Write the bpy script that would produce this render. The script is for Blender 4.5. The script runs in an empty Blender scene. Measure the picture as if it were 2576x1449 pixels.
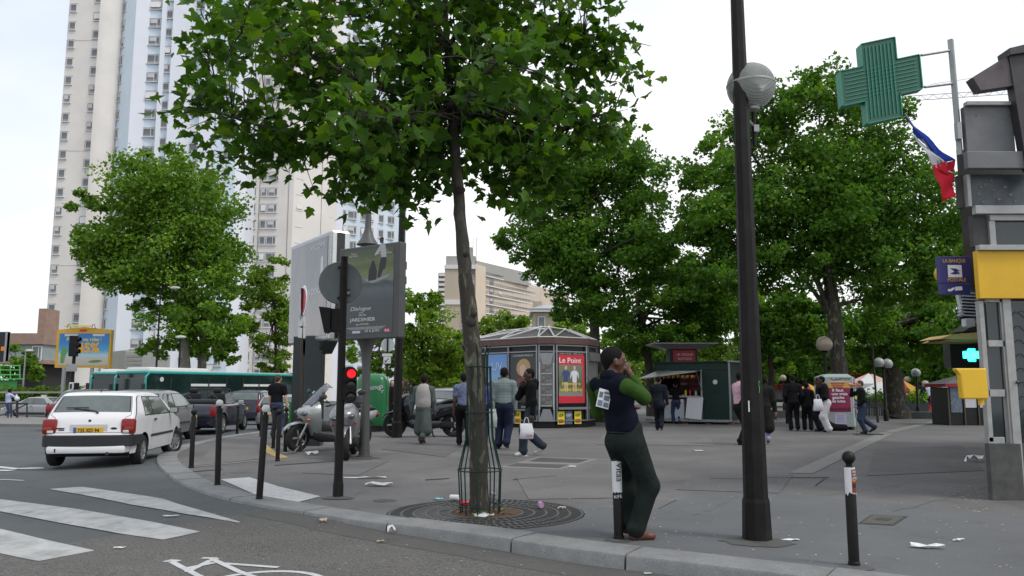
import bpy,bmesh,math,random
import numpy as np
from mathutils import Vector,Matrix,geometry
random.seed(7); RNG=np.random.default_rng(7)
SC=bpy.context.scene; COL=SC.collection
PI=math.pi; R=math.radians

# ------------------------------------------------------------------ camera
CAM_H,FOC,PITCH=1.35,2003.0,math.atan((978-724.5)/2003.0)
cam_data=bpy.data.cameras.new('camera'); cam=bpy.data.objects.new('camera',cam_data); COL.objects.link(cam)
cam_data.sensor_width=36.0; cam_data.lens=36.0*FOC/2576.0
cam_data.clip_start=0.05; cam_data.clip_end=3000
cam.location=(0,0,CAM_H); cam.rotation_euler=(PI/2+PITCH,0,0)
SC.camera=cam

# ------------------------------------------------------------------ sky, sun, exposure
SUN_EL,SUN_AZ=R(52),R(118)          # azimuth clockwise from +Y: from the right, a little behind the camera
world=bpy.data.worlds.new('World'); SC.world=world; world.use_nodes=True
nt=world.node_tree; nt.nodes.clear()
def nn(t,**k):
    n=nt.nodes.new(t)
    for a,b in k.items():setattr(n,a,b)
    return n
wo=nn('ShaderNodeOutputWorld'); bg=nn('ShaderNodeBackground'); bg.inputs['Strength'].default_value=0.12
sky=nn('ShaderNodeTexSky',sky_type='NISHITA',sun_disc=False,sun_elevation=SUN_EL,sun_rotation=SUN_AZ)
sky.air_density=1.0; sky.dust_density=4.0; sky.ozone_density=1.0
tc=nn('ShaderNodeTexCoord'); mp=nn('ShaderNodeMapping'); mp.inputs['Scale'].default_value=(1,1,2.2)
noi=nn('ShaderNodeTexNoise'); noi.inputs['Scale'].default_value=1.15; noi.inputs['Detail'].default_value=5
ramp=nn('ShaderNodeValToRGB')
ramp.color_ramp.elements[0].position=.36; ramp.color_ramp.elements[0].color=(6.1,6.9,8.1,1)
ramp.color_ramp.elements[1].position=.60; ramp.color_ramp.elements[1].color=(9.7,9.75,9.9,1)
mix=nn('ShaderNodeMix',data_type='RGBA'); mix.inputs[0].default_value=.93
L=nt.links.new
L(tc.outputs['Generated'],mp.inputs['Vector']); L(mp.outputs[0],noi.inputs['Vector']); L(noi.outputs['Fac'],ramp.inputs[0])
L(sky.outputs[0],mix.inputs[6]); L(ramp.outputs[0],mix.inputs[7]); L(mix.outputs[2],bg.inputs['Color']); L(bg.outputs[0],wo.inputs[0])
sd=bpy.data.lights.new('sun','SUN'); sun=bpy.data.objects.new('sun',sd); COL.objects.link(sun)
sd.energy=1.5; sd.angle=R(14); sd.color=(1,.96,.9)
sdir=Vector((math.sin(SUN_AZ)*math.cos(SUN_EL),math.cos(SUN_AZ)*math.cos(SUN_EL),math.sin(SUN_EL)))
sun.rotation_euler=sdir.to_track_quat('Z','Y').to_euler(); sun.location=(0,0,60)
vs=SC.view_settings; vs.view_transform='Standard'; vs.look='None'; vs.exposure=0.12; vs.gamma=1.0; vs.use_curve_mapping=False
SC.cycles.max_bounces=6; SC.cycles.transparent_max_bounces=8

# ------------------------------------------------------------------ measuring helpers
CP,SP=math.cos(PITCH),math.sin(PITCH)
def ray(px,py):
    u=(px-1288)/FOC; v=(724.5-py)/FOC
    return Vector((u,CP-v*SP,SP+v*CP))
def G(px,py,z=0.0):
    d=ray(px,py); t=(z-CAM_H)/d.z
    return Vector((d.x*t,d.y*t,z))
def A(px,py,Y):
    d=ray(px,py); t=Y/d.y
    return Vector((d.x*t,Y,CAM_H+d.z*t))
def smooth(a,b,x):
    t=min(1,max(0,(x-a)/(b-a))); return t*t*(3-2*t)

# ------------------------------------------------------------------ materials
MATS={}
def M(name,col=(.5,.5,.5),rough=.6,metal=0.0,var=.12,scale=6.0,bump=0.0,bscale=None,spec=.5,emit=None,estr=1.0,alpha=None,coat=0.0,dirt=0.0,speck=0.0,sscale=300):
    if name in MATS:return MATS[name]
    m=bpy.data.materials.new(name); m.use_nodes=True; t=m.node_tree; b=t.nodes['Principled BSDF']
    b.inputs['Roughness'].default_value=rough; b.inputs['Metallic'].default_value=metal
    b.inputs['Specular IOR Level'].default_value=spec
    if coat:b.inputs['Coat Weight'].default_value=coat; b.inputs['Coat Roughness'].default_value=.08
    c4=(*col,1); b.inputs['Base Color'].default_value=c4; m.diffuse_color=c4
    co=t.nodes.new('ShaderNodeTexCoord')
    last=None
    if var>0:
        n=t.nodes.new('ShaderNodeTexNoise'); n.inputs['Scale'].default_value=scale; n.inputs['Detail'].default_value=6; n.inputs['Roughness'].default_value=.62
        t.links.new(co.outputs['Object'],n.inputs['Vector'])
        r=t.nodes.new('ShaderNodeValToRGB')
        r.color_ramp.elements[0].position=.3; r.color_ramp.elements[0].color=tuple(max(0,x*(1-var)) for x in col)+(1,)
        r.color_ramp.elements[1].position=.7; r.color_ramp.elements[1].color=tuple(min(1,x*(1+var)) for x in col)+(1,)
        t.links.new(n.outputs['Fac'],r.inputs[0]); last=r.outputs[0]
    if dirt>0 and last:
        n=t.nodes.new('ShaderNodeTexNoise'); n.inputs['Scale'].default_value=scale*.35; n.inputs['Detail'].default_value=8; n.inputs['Roughness'].default_value=.7
        t.links.new(co.outputs['Object'],n.inputs['Vector'])
        mr=t.nodes.new('ShaderNodeMapRange'); mr.inputs[1].default_value=.48; mr.inputs[2].default_value=.72; mr.inputs[4].default_value=dirt
        t.links.new(n.outputs['Fac'],mr.inputs[0])
        x=t.nodes.new('ShaderNodeMix'); x.data_type='RGBA'; x.inputs[7].default_value=(.07,.065,.055,1)
        t.links.new(mr.outputs[0],x.inputs[0]); t.links.new(last,x.inputs[6]); last=x.outputs[2]
    if speck>0 and last:
        n=t.nodes.new('ShaderNodeTexNoise'); n.inputs['Scale'].default_value=sscale; n.inputs['Detail'].default_value=2
        t.links.new(co.outputs['Object'],n.inputs['Vector'])
        mr=t.nodes.new('ShaderNodeMapRange'); mr.inputs[1].default_value=.35; mr.inputs[2].default_value=.65; mr.inputs[3].default_value=1-speck; mr.inputs[4].default_value=1+speck
        t.links.new(n.outputs['Fac'],mr.inputs[0])
        x=t.nodes.new('ShaderNodeMix'); x.data_type='RGBA'; x.blend_type='MULTIPLY'; x.inputs[0].default_value=1; x.clamp_result=False
        t.links.new(last,x.inputs[6]); t.links.new(mr.outputs[0],x.inputs[7]); last=x.outputs[2]
    if last:t.links.new(last,b.inputs['Base Color'])
    if bump>0:
        n2=t.nodes.new('ShaderNodeTexNoise'); n2.inputs['Scale'].default_value=bscale or scale*6; n2.inputs['Detail'].default_value=4
        t.links.new(co.outputs['Object'],n2.inputs['Vector'])
        bp=t.nodes.new('ShaderNodeBump'); bp.inputs['Strength'].default_value=bump; bp.inputs['Distance'].default_value=.01
        t.links.new(n2.outputs['Fac'],bp.inputs['Height']); t.links.new(bp.outputs[0],b.inputs['Normal'])
    if emit:b.inputs['Emission Color'].default_value=(*emit,1); b.inputs['Emission Strength'].default_value=estr
    if alpha is not None:b.inputs['Alpha'].default_value=alpha
    MATS[name]=m; return m
def srgb(r,g,b):
    f=lambda c:((c/255+.055)/1.055) **2.4 if c>10 else c/255/12.92
    return (f(r),f(g),f(b))

# ------------------------------------------------------------------ mesh builder
class MB:
    def __init__(s):s.v=[]; s.f=[]; s.m=[]; s.mi=0
    def add(s,vs,fs):
        o=len(s.v); s.v+=[tuple(v) for v in vs]
        for f in fs:s.f.append(tuple(i+o for i in f)); s.m.append(s.mi)
        return s
    def poly(s,pts):return s.add(pts,[tuple(range(len(pts)))])
    def box(s,c,d,rz=0.0,rx=0.0,ry=0.0,bev=0.0):
        x,y,z=d[0]/2,d[1]/2,d[2]/2
        if bev <= 0:
            vs=[(-x,-y,-z),(x,-y,-z),(x,y,-z),(-x,y,-z),(-x,-y,z),(x,-y,z),(x,y,z),(-x,y,z)]
            fs=[(0,3,2,1),(4,5,6,7),(0,1,5,4),(1,2,6,5),(2,3,7,6),(3,0,4,7)]
        else:
            b=min(bev,x*.95,y*.95,z*.95); vs=[]; fs=[]
            # chamfered box via three shells of convex hull
            bm=bmesh.new(); bmesh.ops.create_cube(bm,size=1)
            for v in bm.verts:v.co=Vector((v.co.x*d[0],v.co.y*d[1],v.co.z*d[2]))
            bmesh.ops.bevel(bm,geom=list(bm.edges),offset=b,segments=2,affect='EDGES',profile=.5)
            bm.verts.index_update(); vs=[tuple(v.co) for v in bm.verts]; fs=[tuple(v.index for v in f.verts) for f in bm.faces]; bm.free()
        Mx=Matrix.Translation(c) @ Matrix.Rotation(rz,4,'Z') @ Matrix.Rotation(ry,4,'Y') @ Matrix.Rotation(rx,4,'X')
        return s.add([Mx @ Vector(v) for v in vs],fs)
    def tube(s,pts,rad,n=8,caps=True,flat=1.0):
        pts=[Vector(p) for p in pts]; k=len(pts)
        rads=rad if isinstance(rad,(list,tuple)) else [rad]*k
        vs=[]; fs=[]; up=None
        for i,p in enumerate(pts):
            t=(pts[min(i+1,k-1)]-pts[max(i-1,0)]).normalized()
            if up is None:up=Vector((0,0,1)) if abs(t.z)<.9 else Vector((1,0,0))
            a=t.cross(up)
            if a.length<1e-5:a=t.orthogonal()
            a.normalize(); b=a.cross(t).normalized(); up=b
            for j in range(n):
                g=2*PI*j/n; vs.append(p+a*math.cos(g)*rads[i]+b*math.sin(g)*rads[i]*flat)
        for i in range(k-1):
            for j in range(n):
                q=(j+1) % n; fs.append((i*n+j,i*n+q,(i+1)*n+q,(i+1)*n+j))
        if caps:fs.append(tuple(range(n-1,-1,-1))); fs.append(tuple(range((k-1)*n,k*n)))
        return s.add(vs,fs)
    def cyl(s,p0,p1,r0,r1=None,n=12):return s.tube([p0,p1],[r0,r0 if r1 is None else r1],n)
    def lathe(s,prof,c=(0,0,0),n=16,Mx=None,arc=2*PI):
        vs=[]; fs=[]; k=len(prof); full=abs(arc-2*PI)<1e-6; nn_=n if full else n+1
        for r,z in prof:
            for j in range(nn_):
                a=arc*j/n; v=Vector((r*math.cos(a),r*math.sin(a),z))
                v=(Mx @ v) if Mx else v
                vs.append(v+Vector(c))
        for i in range(k-1):
            for j in range(n):
                q=(j+1) % nn_; fs.append((i*nn_+j,i*nn_+q,(i+1)*nn_+q,(i+1)*nn_+j))
        return s.add(vs,fs)
    def sphere(s,c,r,n=12,sc=(1,1,1),rot=None):
        vs=[]; fs=[]; m=max(4,n // 2)
        for i in range(m+1):
            th=PI*i/m
            for j in range(n):
                a=2*PI*j/n; v=Vector((math.sin(th)*math.cos(a)*sc[0],math.sin(th)*math.sin(a)*sc[1],math.cos(th)*sc[2]))*r
                if rot:v=rot @ v
                vs.append(v+Vector(c))
        for i in range(m):
            for j in range(n):
                q=(j+1) % n; fs.append((i*n+j,(i+1)*n+j,(i+1)*n+q,i*n+q))
        return s.add(vs,fs)
    def prism(s,poly,z0,z1,Mx=None):
        k=len(poly); vs=[Vector((p[0],p[1],z0)) for p in poly]+[Vector((p[0],p[1],z1)) for p in poly]
        if Mx:vs=[Mx @ v for v in vs]
        fs=[(i,(i+1) % k,k+(i+1) % k,k+i) for i in range(k)]
        tri=geometry.tessellate_polygon([[Vector((p[0],p[1],0)) for p in poly]])
        fs+=[tuple(reversed(t)) for t in tri]+[tuple(i+k for i in t) for t in tri]
        return s.add(vs,fs)
    def grid(s,rows,closed=False):
        n=len(rows[0]); vs=[p for r in rows for p in r]; fs=[]
        for i in range(len(rows)-1):
            for j in range(n if closed else n-1):
                q=(j+1) % n; fs.append((i*n+j,i*n+q,(i+1)*n+q,(i+1)*n+j))
        return s.add(vs,fs)
    def mat(s,i):s.mi=i; return s
    def mesh(s,name,mats,smoothed=False,fix=True):
        me=bpy.data.meshes.new(name); me.from_pydata([tuple(v) for v in s.v],[],s.f)
        for m in (mats if isinstance(mats,(list,tuple)) else [mats]):me.materials.append(m)
        me.polygons.foreach_set('material_index',s.m)
        if fix:
            bm=bmesh.new(); bm.from_mesh(me); bmesh.ops.remove_doubles(bm,verts=bm.verts,dist=1e-5)
            bmesh.ops.recalc_face_normals(bm,faces=bm.faces); bm.to_mesh(me); bm.free()
        if smoothed:
            me.polygons.foreach_set('use_smooth',[True]*len(me.polygons))
            try:me.set_sharp_from_angle(angle=R(smoothed if smoothed is not True else 40))
            except Exception:pass
        me.update(); return me
    def build(s,name,mats,parent=None,smoothed=False,loc=None,rz=0.0,fix=True):
        o=bpy.data.objects.new(name,s.mesh(name,mats,smoothed,fix)); COL.objects.link(o); o.parent=parent
        if loc is not None:o.location=loc
        o.rotation_euler.z=rz
        return o
def tag(o,label=None,cat=None,group=None,kind=None):
    if label:o['label']=label
    if cat:o['category']=cat
    if group:o['group']=group
    if kind:o['kind']=kind
    return o
def thing(name,label,cat,loc=(0,0,0),rz=0.0,group=None):
    o=bpy.data.objects.new(name,None); COL.objects.link(o); o.location=loc; o.rotation_euler.z=rz; o.empty_display_size=.1
    return tag(o,label,cat,group)
def inst(me,name,parent,loc=(0,0,0),rot=None,scale=None):
    o=bpy.data.objects.new(name,me); COL.objects.link(o); o.parent=parent; o.location=loc
    if rot is not None:o.rotation_euler=rot
    if scale is not None:o.scale=scale
    return o
def copy_tree(o,parent=None):
    c=o.copy(); COL.objects.link(c); c.parent=parent
    for ch in o.children:copy_tree(ch,c)
    return c
def wallframe(origin,udir,normal=None):
    u=Vector(udir).normalized(); w=Vector((0,0,1)); n=u.cross(w)
    return Matrix(((u.x,w.x,n.x,origin[0]),(u.y,w.y,n.y,origin[1]),(u.z,w.z,n.z,origin[2]),(0,0,0,1)))
TXT={}
def text(s,size,m,parent,Mx,name='lettering',align='CENTER',sx=1.0,depth=.004,bold=0.0,shear=0.0):
    """flat lettering: local X along the line, local Y up, local Z out of the sign"""
    key=(s,bold,shear)
    if key not in TXT:
        cu=bpy.data.curves.new('t','FONT'); cu.body=s; cu.size=1; cu.extrude=.003; cu.offset=bold; cu.shear=shear; cu.resolution_u=3
        cu.align_x='LEFT'
        ob=bpy.data.objects.new('t',cu); COL.objects.link(ob)
        bpy.context.view_layer.update()
        me=bpy.data.meshes.new_from_object(ob); bpy.data.objects.remove(ob); bpy.data.curves.remove(cu)
        v=np.empty(len(me.vertices)*3); me.vertices.foreach_get('co',v); v=v.reshape(-1,3)
        TXT[key]=(v,[tuple(p.vertices) for p in me.polygons]); bpy.data.meshes.remove(me)
    v,f=TXT[key]
    w0,w1=v[:,0].min(),v[:,0].max()
    x=v.copy()
    if align=='CENTER':x[:,0] -= (w0+w1)/2
    x[:,0] *= size*sx; x[:,1] *= size; x[:,2]=(x[:,2]+.003)*depth/.006
    me=bpy.data.meshes.new(name); me.from_pydata(x.tolist(),[],f); me.materials.append(m)
    o=bpy.data.objects.new(name,me); COL.objects.link(o); o.parent=parent; o.matrix_local=Mx
    return o
def fit_text(s,width,size,m,parent,Mx,**k):
    """lettering squeezed to a given width"""
    o=text(s,size,m,parent,Mx,**k)
    xs=[v.co.x for v in o.data.vertices]; w=max(xs)-min(xs)
    f=width/w
    for v in o.data.vertices:v.co.x *= f
    return o
# ------------------------------------------------------------------ ground
KERB_OUT=[(2600,1524),(2250,1480),(1949,1442),(1700,1412),(1471,1387),(1328,1366),(1219,1348),(1057,1328.6),(904,1310.5),(811,1295),(736,1284),(697,1277),(622,1264),(554,1250),(500,1233),(450,1212),(418,1190),(396,1168),(391,1153),(402,1139),(440,1124),(494,1111),(547,1100),(600,1092),(660,1084),(720,1076),(800,1068),(900,1058),(1000,1050),(1100,1042)]
kp=[G(x,y) for x,y in KERB_OUT]
def resample(pts,step):
    out=[pts[0].copy()]; acc=0
    for a,b in zip(pts,pts[1:]):
        d=(b-a).length; n=max(1,int(d/.05))
        for i in range(1,n+1):
            p=a.lerp(b,i/n)
            if (p-out[-1]).length >= step:out.append(p)
    return out
def chaikin(p,n=2):
    for _ in range(n):
        q=[p[0]]
        for a,b in zip(p,p[1:]):q+=[a.lerp(b,.25),a.lerp(b,.75)]
        p=q+[p[-1]]
    return p
kline=resample(chaikin(kp,2),.15)
def side_offset(line,d):
    out=[]
    for i,p in enumerate(line):
        t=(line[min(i+2,len(line)-1)]-line[max(i-2,0)]).normalized()
        out.append(p+Vector((t.y,-t.x,0))*d)
    return out
kin=side_offset(kline,.38)
dropped=[G(736,1284),G(622,1264),G(500,1233),G(418,1190),G(391,1153)]
darr=np.array([(p.x,p.y) for p in resample(dropped,.1)])
def zr(x,y):
    d=np.min(np.hypot(darr[:,0]-x,darr[:,1]-y))
    b=.085*math.exp(-(d/1.7) **2)
    return -.115+b-.50*smooth(27,50,y)*smooth(-5,-11,x)
def G2(px,py):
    z=-.1
    for _ in range(3):
        p=G(px,py,z); z=zr(p.x,p.y)
    return Vector((p.x,p.y,z))

def asphalt(name,col,big,aggregate,ascale,tint=(1,1,1),rough=.85,stains=.35):
    m=bpy.data.materials.new(name); m.use_nodes=True; t=m.node_tree; b=t.nodes['Principled BSDF']; lk=t.links.new
    b.inputs['Roughness'].default_value=rough; b.inputs['Specular IOR Level'].default_value=.35
    co=t.nodes.new('ShaderNodeTexCoord')
    def noise(sc,det,ro=.6):
        n=t.nodes.new('ShaderNodeTexNoise'); n.inputs['Scale'].default_value=sc; n.inputs['Detail'].default_value=det; n.inputs['Roughness'].default_value=ro
        lk(co.outputs['Object'],n.inputs['Vector']); return n
    def rng(src,a,bb,c,d):
        r=t.nodes.new('ShaderNodeMapRange'); r.inputs[1].default_value=a; r.inputs[2].default_value=bb; r.inputs[3].default_value=c; r.inputs[4].default_value=d
        lk(src,r.inputs[0]); return r
    n1=noise(.55,6,.65); r1=rng(n1.outputs['Fac'],.3,.7,1-big,1+big)
    n2=noise(ascale,3,.7); r2=rng(n2.outputs['Fac'],.32,.68,1-aggregate,1+aggregate)
    n3=noise(2.6,7,.75); r3=rng(n3.outputs['Fac'],.56,.74,1,1-stains)
    vo=t.nodes.new('ShaderNodeTexVoronoi'); vo.inputs['Scale'].default_value=7.0; lk(co.outputs['Object'],vo.inputs['Vector'])
    r4=rng(vo.outputs['Distance'],.03,.055,.62,1.0)       # chewing-gum spots
    mu=None
    for r_ in (r1,r2,r3,r4):
        if mu is None:mu=r_.outputs[0]; continue
        x=t.nodes.new('ShaderNodeMath'); x.operation='MULTIPLY'; lk(mu,x.inputs[0]); lk(r_.outputs[0],x.inputs[1]); mu=x.outputs[0]
    cm=t.nodes.new('ShaderNodeMix'); cm.data_type='RGBA'; cm.blend_type='MULTIPLY'; cm.inputs[0].default_value=1
    cm.inputs[6].default_value=(*col,1); lk(mu,cm.inputs[7]); lk(cm.outputs[2],b.inputs['Base Color'])
    bp=t.nodes.new('ShaderNodeBump'); bp.inputs['Strength'].default_value=.35; bp.inputs['Distance'].default_value=.006
    lk(n2.outputs['Fac'],bp.inputs['Height']); lk(bp.outputs[0],b.inputs['Normal'])
    return m
ASPH_ROAD=asphalt('road_asphalt',(.086,.094,.097),.18,.25,120)
ASPH_BIKE=asphalt('coarse_asphalt',(.104,.100,.094),.14,.70,62)
ASPH_PAV=asphalt('pavement_asphalt',(.132,.128,.126),.24,.26,130,stains=.38)
ASPH_NEW=asphalt('smooth_asphalt',(.118,.122,.127),.16,.2,160,stains=.3)
ASPH_OLD=asphalt('gutter_asphalt',(.088,.086,.082),.16,.3,90)
EARTH=M('earth',(.12,.10,.08),.95,var=.3,scale=.4)
GRANITE=M('granite',(.20,.205,.205),.8,var=.14,scale=5,bump=.15,bscale=120,dirt=.35,speck=.28,sscale=160)
PAINT=M('road_paint',(.40,.405,.40),.75,var=.14,scale=7,dirt=.6,bump=.1,bscale=90)
YPAINT=M('yellow_paint',(.42,.30,.09),.75,var=.2,scale=9,dirt=.35)

m=MB(); m.poly([(-1500,-60,-1.2),(1500,-60,-1.2),(1500,2200,-1.2),(-1500,2200,-1.2)])
tag(m.build('ground',EARTH),kind='structure')
# road sheet, fine near the camera
xs=list(np.arange(-90,-20,2.0))+list(np.arange(-20,6.01,.3))+[9,13]
ys=list(np.arange(-4,20,.3))+list(np.arange(20,60,1.0))+list(np.arange(60,131,5.0))
m=MB(); m.grid([[(x,y,zr(x,y)) for x in xs] for y in ys])
tag(m.build('road',ASPH_ROAD,smoothed=True,fix=False),kind='structure')
# pavement: plaza sheet
pav=[(p.x,p.y) for p in kin]
i0=max(range(len(kin)),key=lambda i:(kin[i].x))
pav+=[(-4.0,72),(-4,200),(160,200),(160,-3),(8,-3)]
m=MB(); pts=[Vector((x,y,0)) for x,y in pav]
for tr in geometry.tessellate_polygon([pts]):m.poly([pts[i] for i in tr])
pavement=tag(m.build('pavement',ASPH_PAV),kind='structure')
# smoother, newer strip beside the kerb
edge=[(1060,1256),(1117,1252),(1300,1262),(1471,1272),(1655,1281),(1754,1236),(1934,1242),(2149,1257),(2479,1290),(2750,1320)]
lo=[p for p in kin if p.x>G(990,1300).x and p.y>0]
pts=[Vector((p.x,p.y,.004)) for p in lo]+[G(x,y,.004) for x,y in edge]
pts[len(lo)-1:len(lo)]=[pts[len(lo)-1]]
m=MB()
for tr in geometry.tessellate_polygon([pts]):m.poly([pts[i] for i in tr])
tag(m.build('pavement_strip',ASPH_NEW),kind='structure')
# cycle lane with coarse chippings, and the dark gutter between it and the kerb
lane_edge=side_offset(kline,-.42)
c0=[(p,q) for p,q in zip(lane_edge,kline) if G(560,1330,-.1).x<p.x]
d=Vector((-1.0,-1.12,0)).normalized()
rows=[]
for p,q in c0:
    rows.append([Vector((p.x,p.y,0))+d*t for t in (0,.25,.6,1.2,2.2,3.5,5.5,8)])
m=MB(); m.grid([[Vector((p.x,p.y,zr(p.x,p.y)+.004)) for p in r] for r in rows])
tag(m.build('cycle_lane',ASPH_BIKE),kind='structure')
m=MB(); m.grid([[Vector((p.x,p.y,zr(p.x,p.y)+.006)) for p in (q,q.lerp(p_,.5),p_.lerp(q,.0))] for p_,q in c0])
tag(m.build('gutter',ASPH_OLD),kind='structure')
# kerb stones
kerb=thing('kerb',None,None); tag(kerb,kind='structure')
i=0; n=len(kline); step=[7,8,6,8,7,9]; k=0; near_end=0
while i<n-1:
    j=min(n-1,i+step[k % 6]); k+=1
    m=MB(); seg=list(range(i,j+1)); rows=[]
    for a in seg:
        o,q=kline[a].copy(),kin[a].copy()
        if a==i:o=o.lerp(kline[i+1],.05); q=q.lerp(kin[i+1],.05)
        if a==j:o=o.lerp(kline[j-1],.05); q=q.lerp(kin[j-1],.05)
        nrm=(o-q).normalized(); h=.012+.004*math.sin(k*2.1)
        w=lambda p,z:Vector((p.x,p.y,z))
        rows.append([w(q,-.3),w(q,h),w(q,h)+nrm*.008+Vector((0,0,.004)),w(o-nrm*.035,h),w(o-nrm*.012,h-.008),w(o,h-.03),w(o+nrm*.02,-.3)])
    m.grid(rows); m.poly(rows[0]); m.poly(rows[-1])
    o=m.build('kerb_stone',GRANITE,kerb,smoothed=35); i=j
# painted markings -------------------------------------------------
def patch_on_road(quad,nu,nv,off,zf=zr):
    a,b,c,e=quad; rows=[]
    for i in range(nv+1):
        r_=[]
        for j in range(nu+1):
            p=a.lerp(b,j/nu).lerp(e.lerp(c,j/nu),i/nv); r_.append(Vector((p.x,p.y,(zf(p.x,p.y) if zf else 0)+off)))
        rows.append(r_)
    return rows
crossing=thing('zebra_crossing',None,None); tag(crossing,kind='structure')
strips=[
    [[(-120,1235),(0,1257),(200,1283),(400,1318),(504,1340)],[(-170,1285),(0,1288),(150,1317),(300,1344),(410,1360)]],
    [[(128,1231),(207,1226),(340,1245),(410,1256),(440,1267),(520,1290),(605,1315)],[(126,1232),(207,1246),(330,1271),(410,1284),(450,1292),(520,1303),(600,1317)]],
    [[(-260,1300),(-100,1320),(0,1332),(120,1361),(238,1387)],[(-300,1375),(-100,1395),(0,1394),(60,1407),(98,1414)]]]
for top,bot in strips:
    tp,bp_=[G2(*p) for p in top],[G2(*p) for p in bot]
    rows=[]
    for f in np.linspace(0,1,5):
        r_=[]
        for i in range(len(tp)-1):
            for g in np.linspace(0,1,7)[:-1] if i<len(tp)-2 else np.linspace(0,1,7):
                p=tp[i].lerp(tp[i+1],g).lerp(bp_[i].lerp(bp_[i+1],g),f); r_.append(Vector((p.x,p.y,zr(p.x,p.y)+.009)))
        rows.append(r_)
    m=MB(); m.grid(rows); m.build('stripe',PAINT,crossing)
def stroke(m,pts,w,off,closed=False):
    P_=[G2(*p) for p in pts]; rows=[]
    ln=len(P_)
    for i in range(ln):
        a=P_[(i-1) % ln if closed else max(0,i-1)]; b=P_[(i+1) % ln if closed else min(ln-1,i+1)]
        t=(b-a).normalized(); s=Vector((-t.y,t.x,0))*w/2
        rows.append([Vector((q.x,q.y,zr(q.x,q.y)+off)) for q in (P_[i]+s,P_[i]-s)])
    if closed:rows.append(rows[0])
    m.grid(rows)
mk=thing('bicycle_marking',None,None); tag(mk,kind='structure')
bw=.055
BP=M('bike_paint',(.52,.53,.54),.7,var=.1,scale=20,dirt=.3)
for pts in ([(412,1416),(430,1412),(452,1414)],[(430,1415),(470,1436),(520,1462)],[(508,1406),(540,1407),(545,1410)],[(532,1408),(600,1440),(660,1462)],[(470,1432),(540,1418)],[(530,1412),(470,1442)],[(560,1420),(620,1424),(700,1430)]):
    m=MB(); stroke(m,pts,bw,.010); m.build('painted_tube',BP,mk)
c=G2(660,1475); m=MB(); rows=[]
for i in range(41):
    a=2*PI*i/40; rows.append([Vector((c.x+math.cos(a)*r,c.y+math.sin(a)*r,zr(c.x,c.y)+.011)) for r in (.42,.48)])
m.grid(rows); m.build('painted_wheel',BP,mk)
c=G2(395,1500); m=MB(); rows=[]
for i in range(41):
    a=2*PI*i/40; rows.append([Vector((c.x+math.cos(a)*r,c.y+math.sin(a)*r,zr(c.x,c.y)+.011)) for r in (.40,.46)])
m.grid(rows); m.build('painted_wheel',BP,mk)
mk2=thing('worn_lane_marking',None,None); tag(mk2,kind='structure')
m=MB(); rows=[[Vector((G2(77,1179).x+math.cos(a)*r*1.2,G2(77,1179).y+math.sin(a)*r,zr(-8,13)+.012)) for r in (0.001,.19)] for a in np.linspace(0,2*PI,25)]
m.grid(rows); m.build('painted_dot',BP,mk2)
for pts in ([(-60,1172),(0,1176),(48,1181)],[(-60,1183),(0,1184),(30,1185)],[(-50,1206),(20,1208),(60,1210)]):
    m=MB(); stroke(m,pts,.16 if pts[0][1]<1200 else .05,.009); m.build('painted_bar',BP,mk2)
# things let into the pavement
def flat(name,pts,z,mtl,label=None,cat=None,kind=None):
    P_=[G(x,y,z) for x,y in pts]; c=sum(P_,Vector())/len(P_)
    m=MB(); m.prism([(p.x-c.x,p.y-c.y) for p in P_],0,.004)
    o=m.build(name,mtl); o.location=(c.x,c.y,z); return tag(o,label,cat,kind=kind)
CONC=M('concrete',(.19,.185,.175),.85,var=.12,scale=5,dirt=.25,bump=.1,bscale=80)
flat('concrete_strip',[(1985,1190),(2045,1191),(2250,1089),(2218,1087)],.004,CONC,kind='structure')
flat('concrete_strip',[(2219,1086),(2250,1088),(2390,1054),(2374,1053)],.004,CONC,kind='structure')
flat('painted_patch',[(556,1206),(660,1252),(738,1266),(806,1249),(700,1224),(628,1201)],.005,M('patch_paint',(.50,.50,.49),.8,var=.16,scale=12,dirt=.2,speck=.35,sscale=120),kind='structure')
flat('yellow_edge',[(652,1120),(668,1117),(690,1135),(726,1151),(700,1153),(672,1140)],.005,YPAINT,kind='structure')
flat('joint_line',[(481,1174),(481,1176),(665,1158),(665,1156)],.005,CONC,kind='structure')
SEAM=M('seam',(.05,.05,.05),.95,var=.2)
for pts in ([(480,1186),(481,1187.5),(560,1181),(560,1180)],[(690,1170),(690,1171.4),(850,1160),(850,1159)],[(1070,1206),(1071,1208),(1130,1204),(1130,1203)],[(1290,1206),(1290,1207.5),(1400,1197),(1400,1196)],[(1785,1203),(1785,1204.4),(1900,1206),(1900,1204.6)],[(1925,1201),(1925,1202),(2085,1202),(2085,1201)],[(2050,1221),(2052,1222.5),(2075,1205),(2073,1204)],[(1660,1279),(1655,1280.5),(1700,1258),(1703,1257)]):
    flat('pavement_seam',pts,.005,SEAM,kind='structure')
IRON=M('cast_iron',(.055,.055,.055),.6,.3,var=.3,scale=18,bump=.2)
t=thing('service_hatch','pale-rimmed rectangular double service hatch set into the plaza pavement','manhole',G(1385,1163))
c0=G(1385,1163)
def loc_poly(pts,z):return [(G(x,y).x-c0.x,G(x,y).y-c0.y) for x,y in pts]
m=MB(); m.prism(loc_poly([(1258,1176),(1410,1182),(1508,1155),(1355,1149)],0),.001,.004); m.build('rim',CONC,t)
m=MB(); m.prism(loc_poly([(1275,1173),(1405,1178),(1430,1170),(1300,1166)],0),.004,.008); m.build('cover',asphalt('hatch_fill',(.075,.073,.07),.1,.3,80),t)
m=MB(); m.prism(loc_poly([(1330,1161),(1455,1165),(1480,1157),(1360,1152)],0),.004,.008); m.build('cover',bpy.data.materials['hatch_fill'],t)
c0=G(2222,1310)
t=thing('drain_cover','small square cast iron access cover beside the stickered bollard','manhole',c0)
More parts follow.
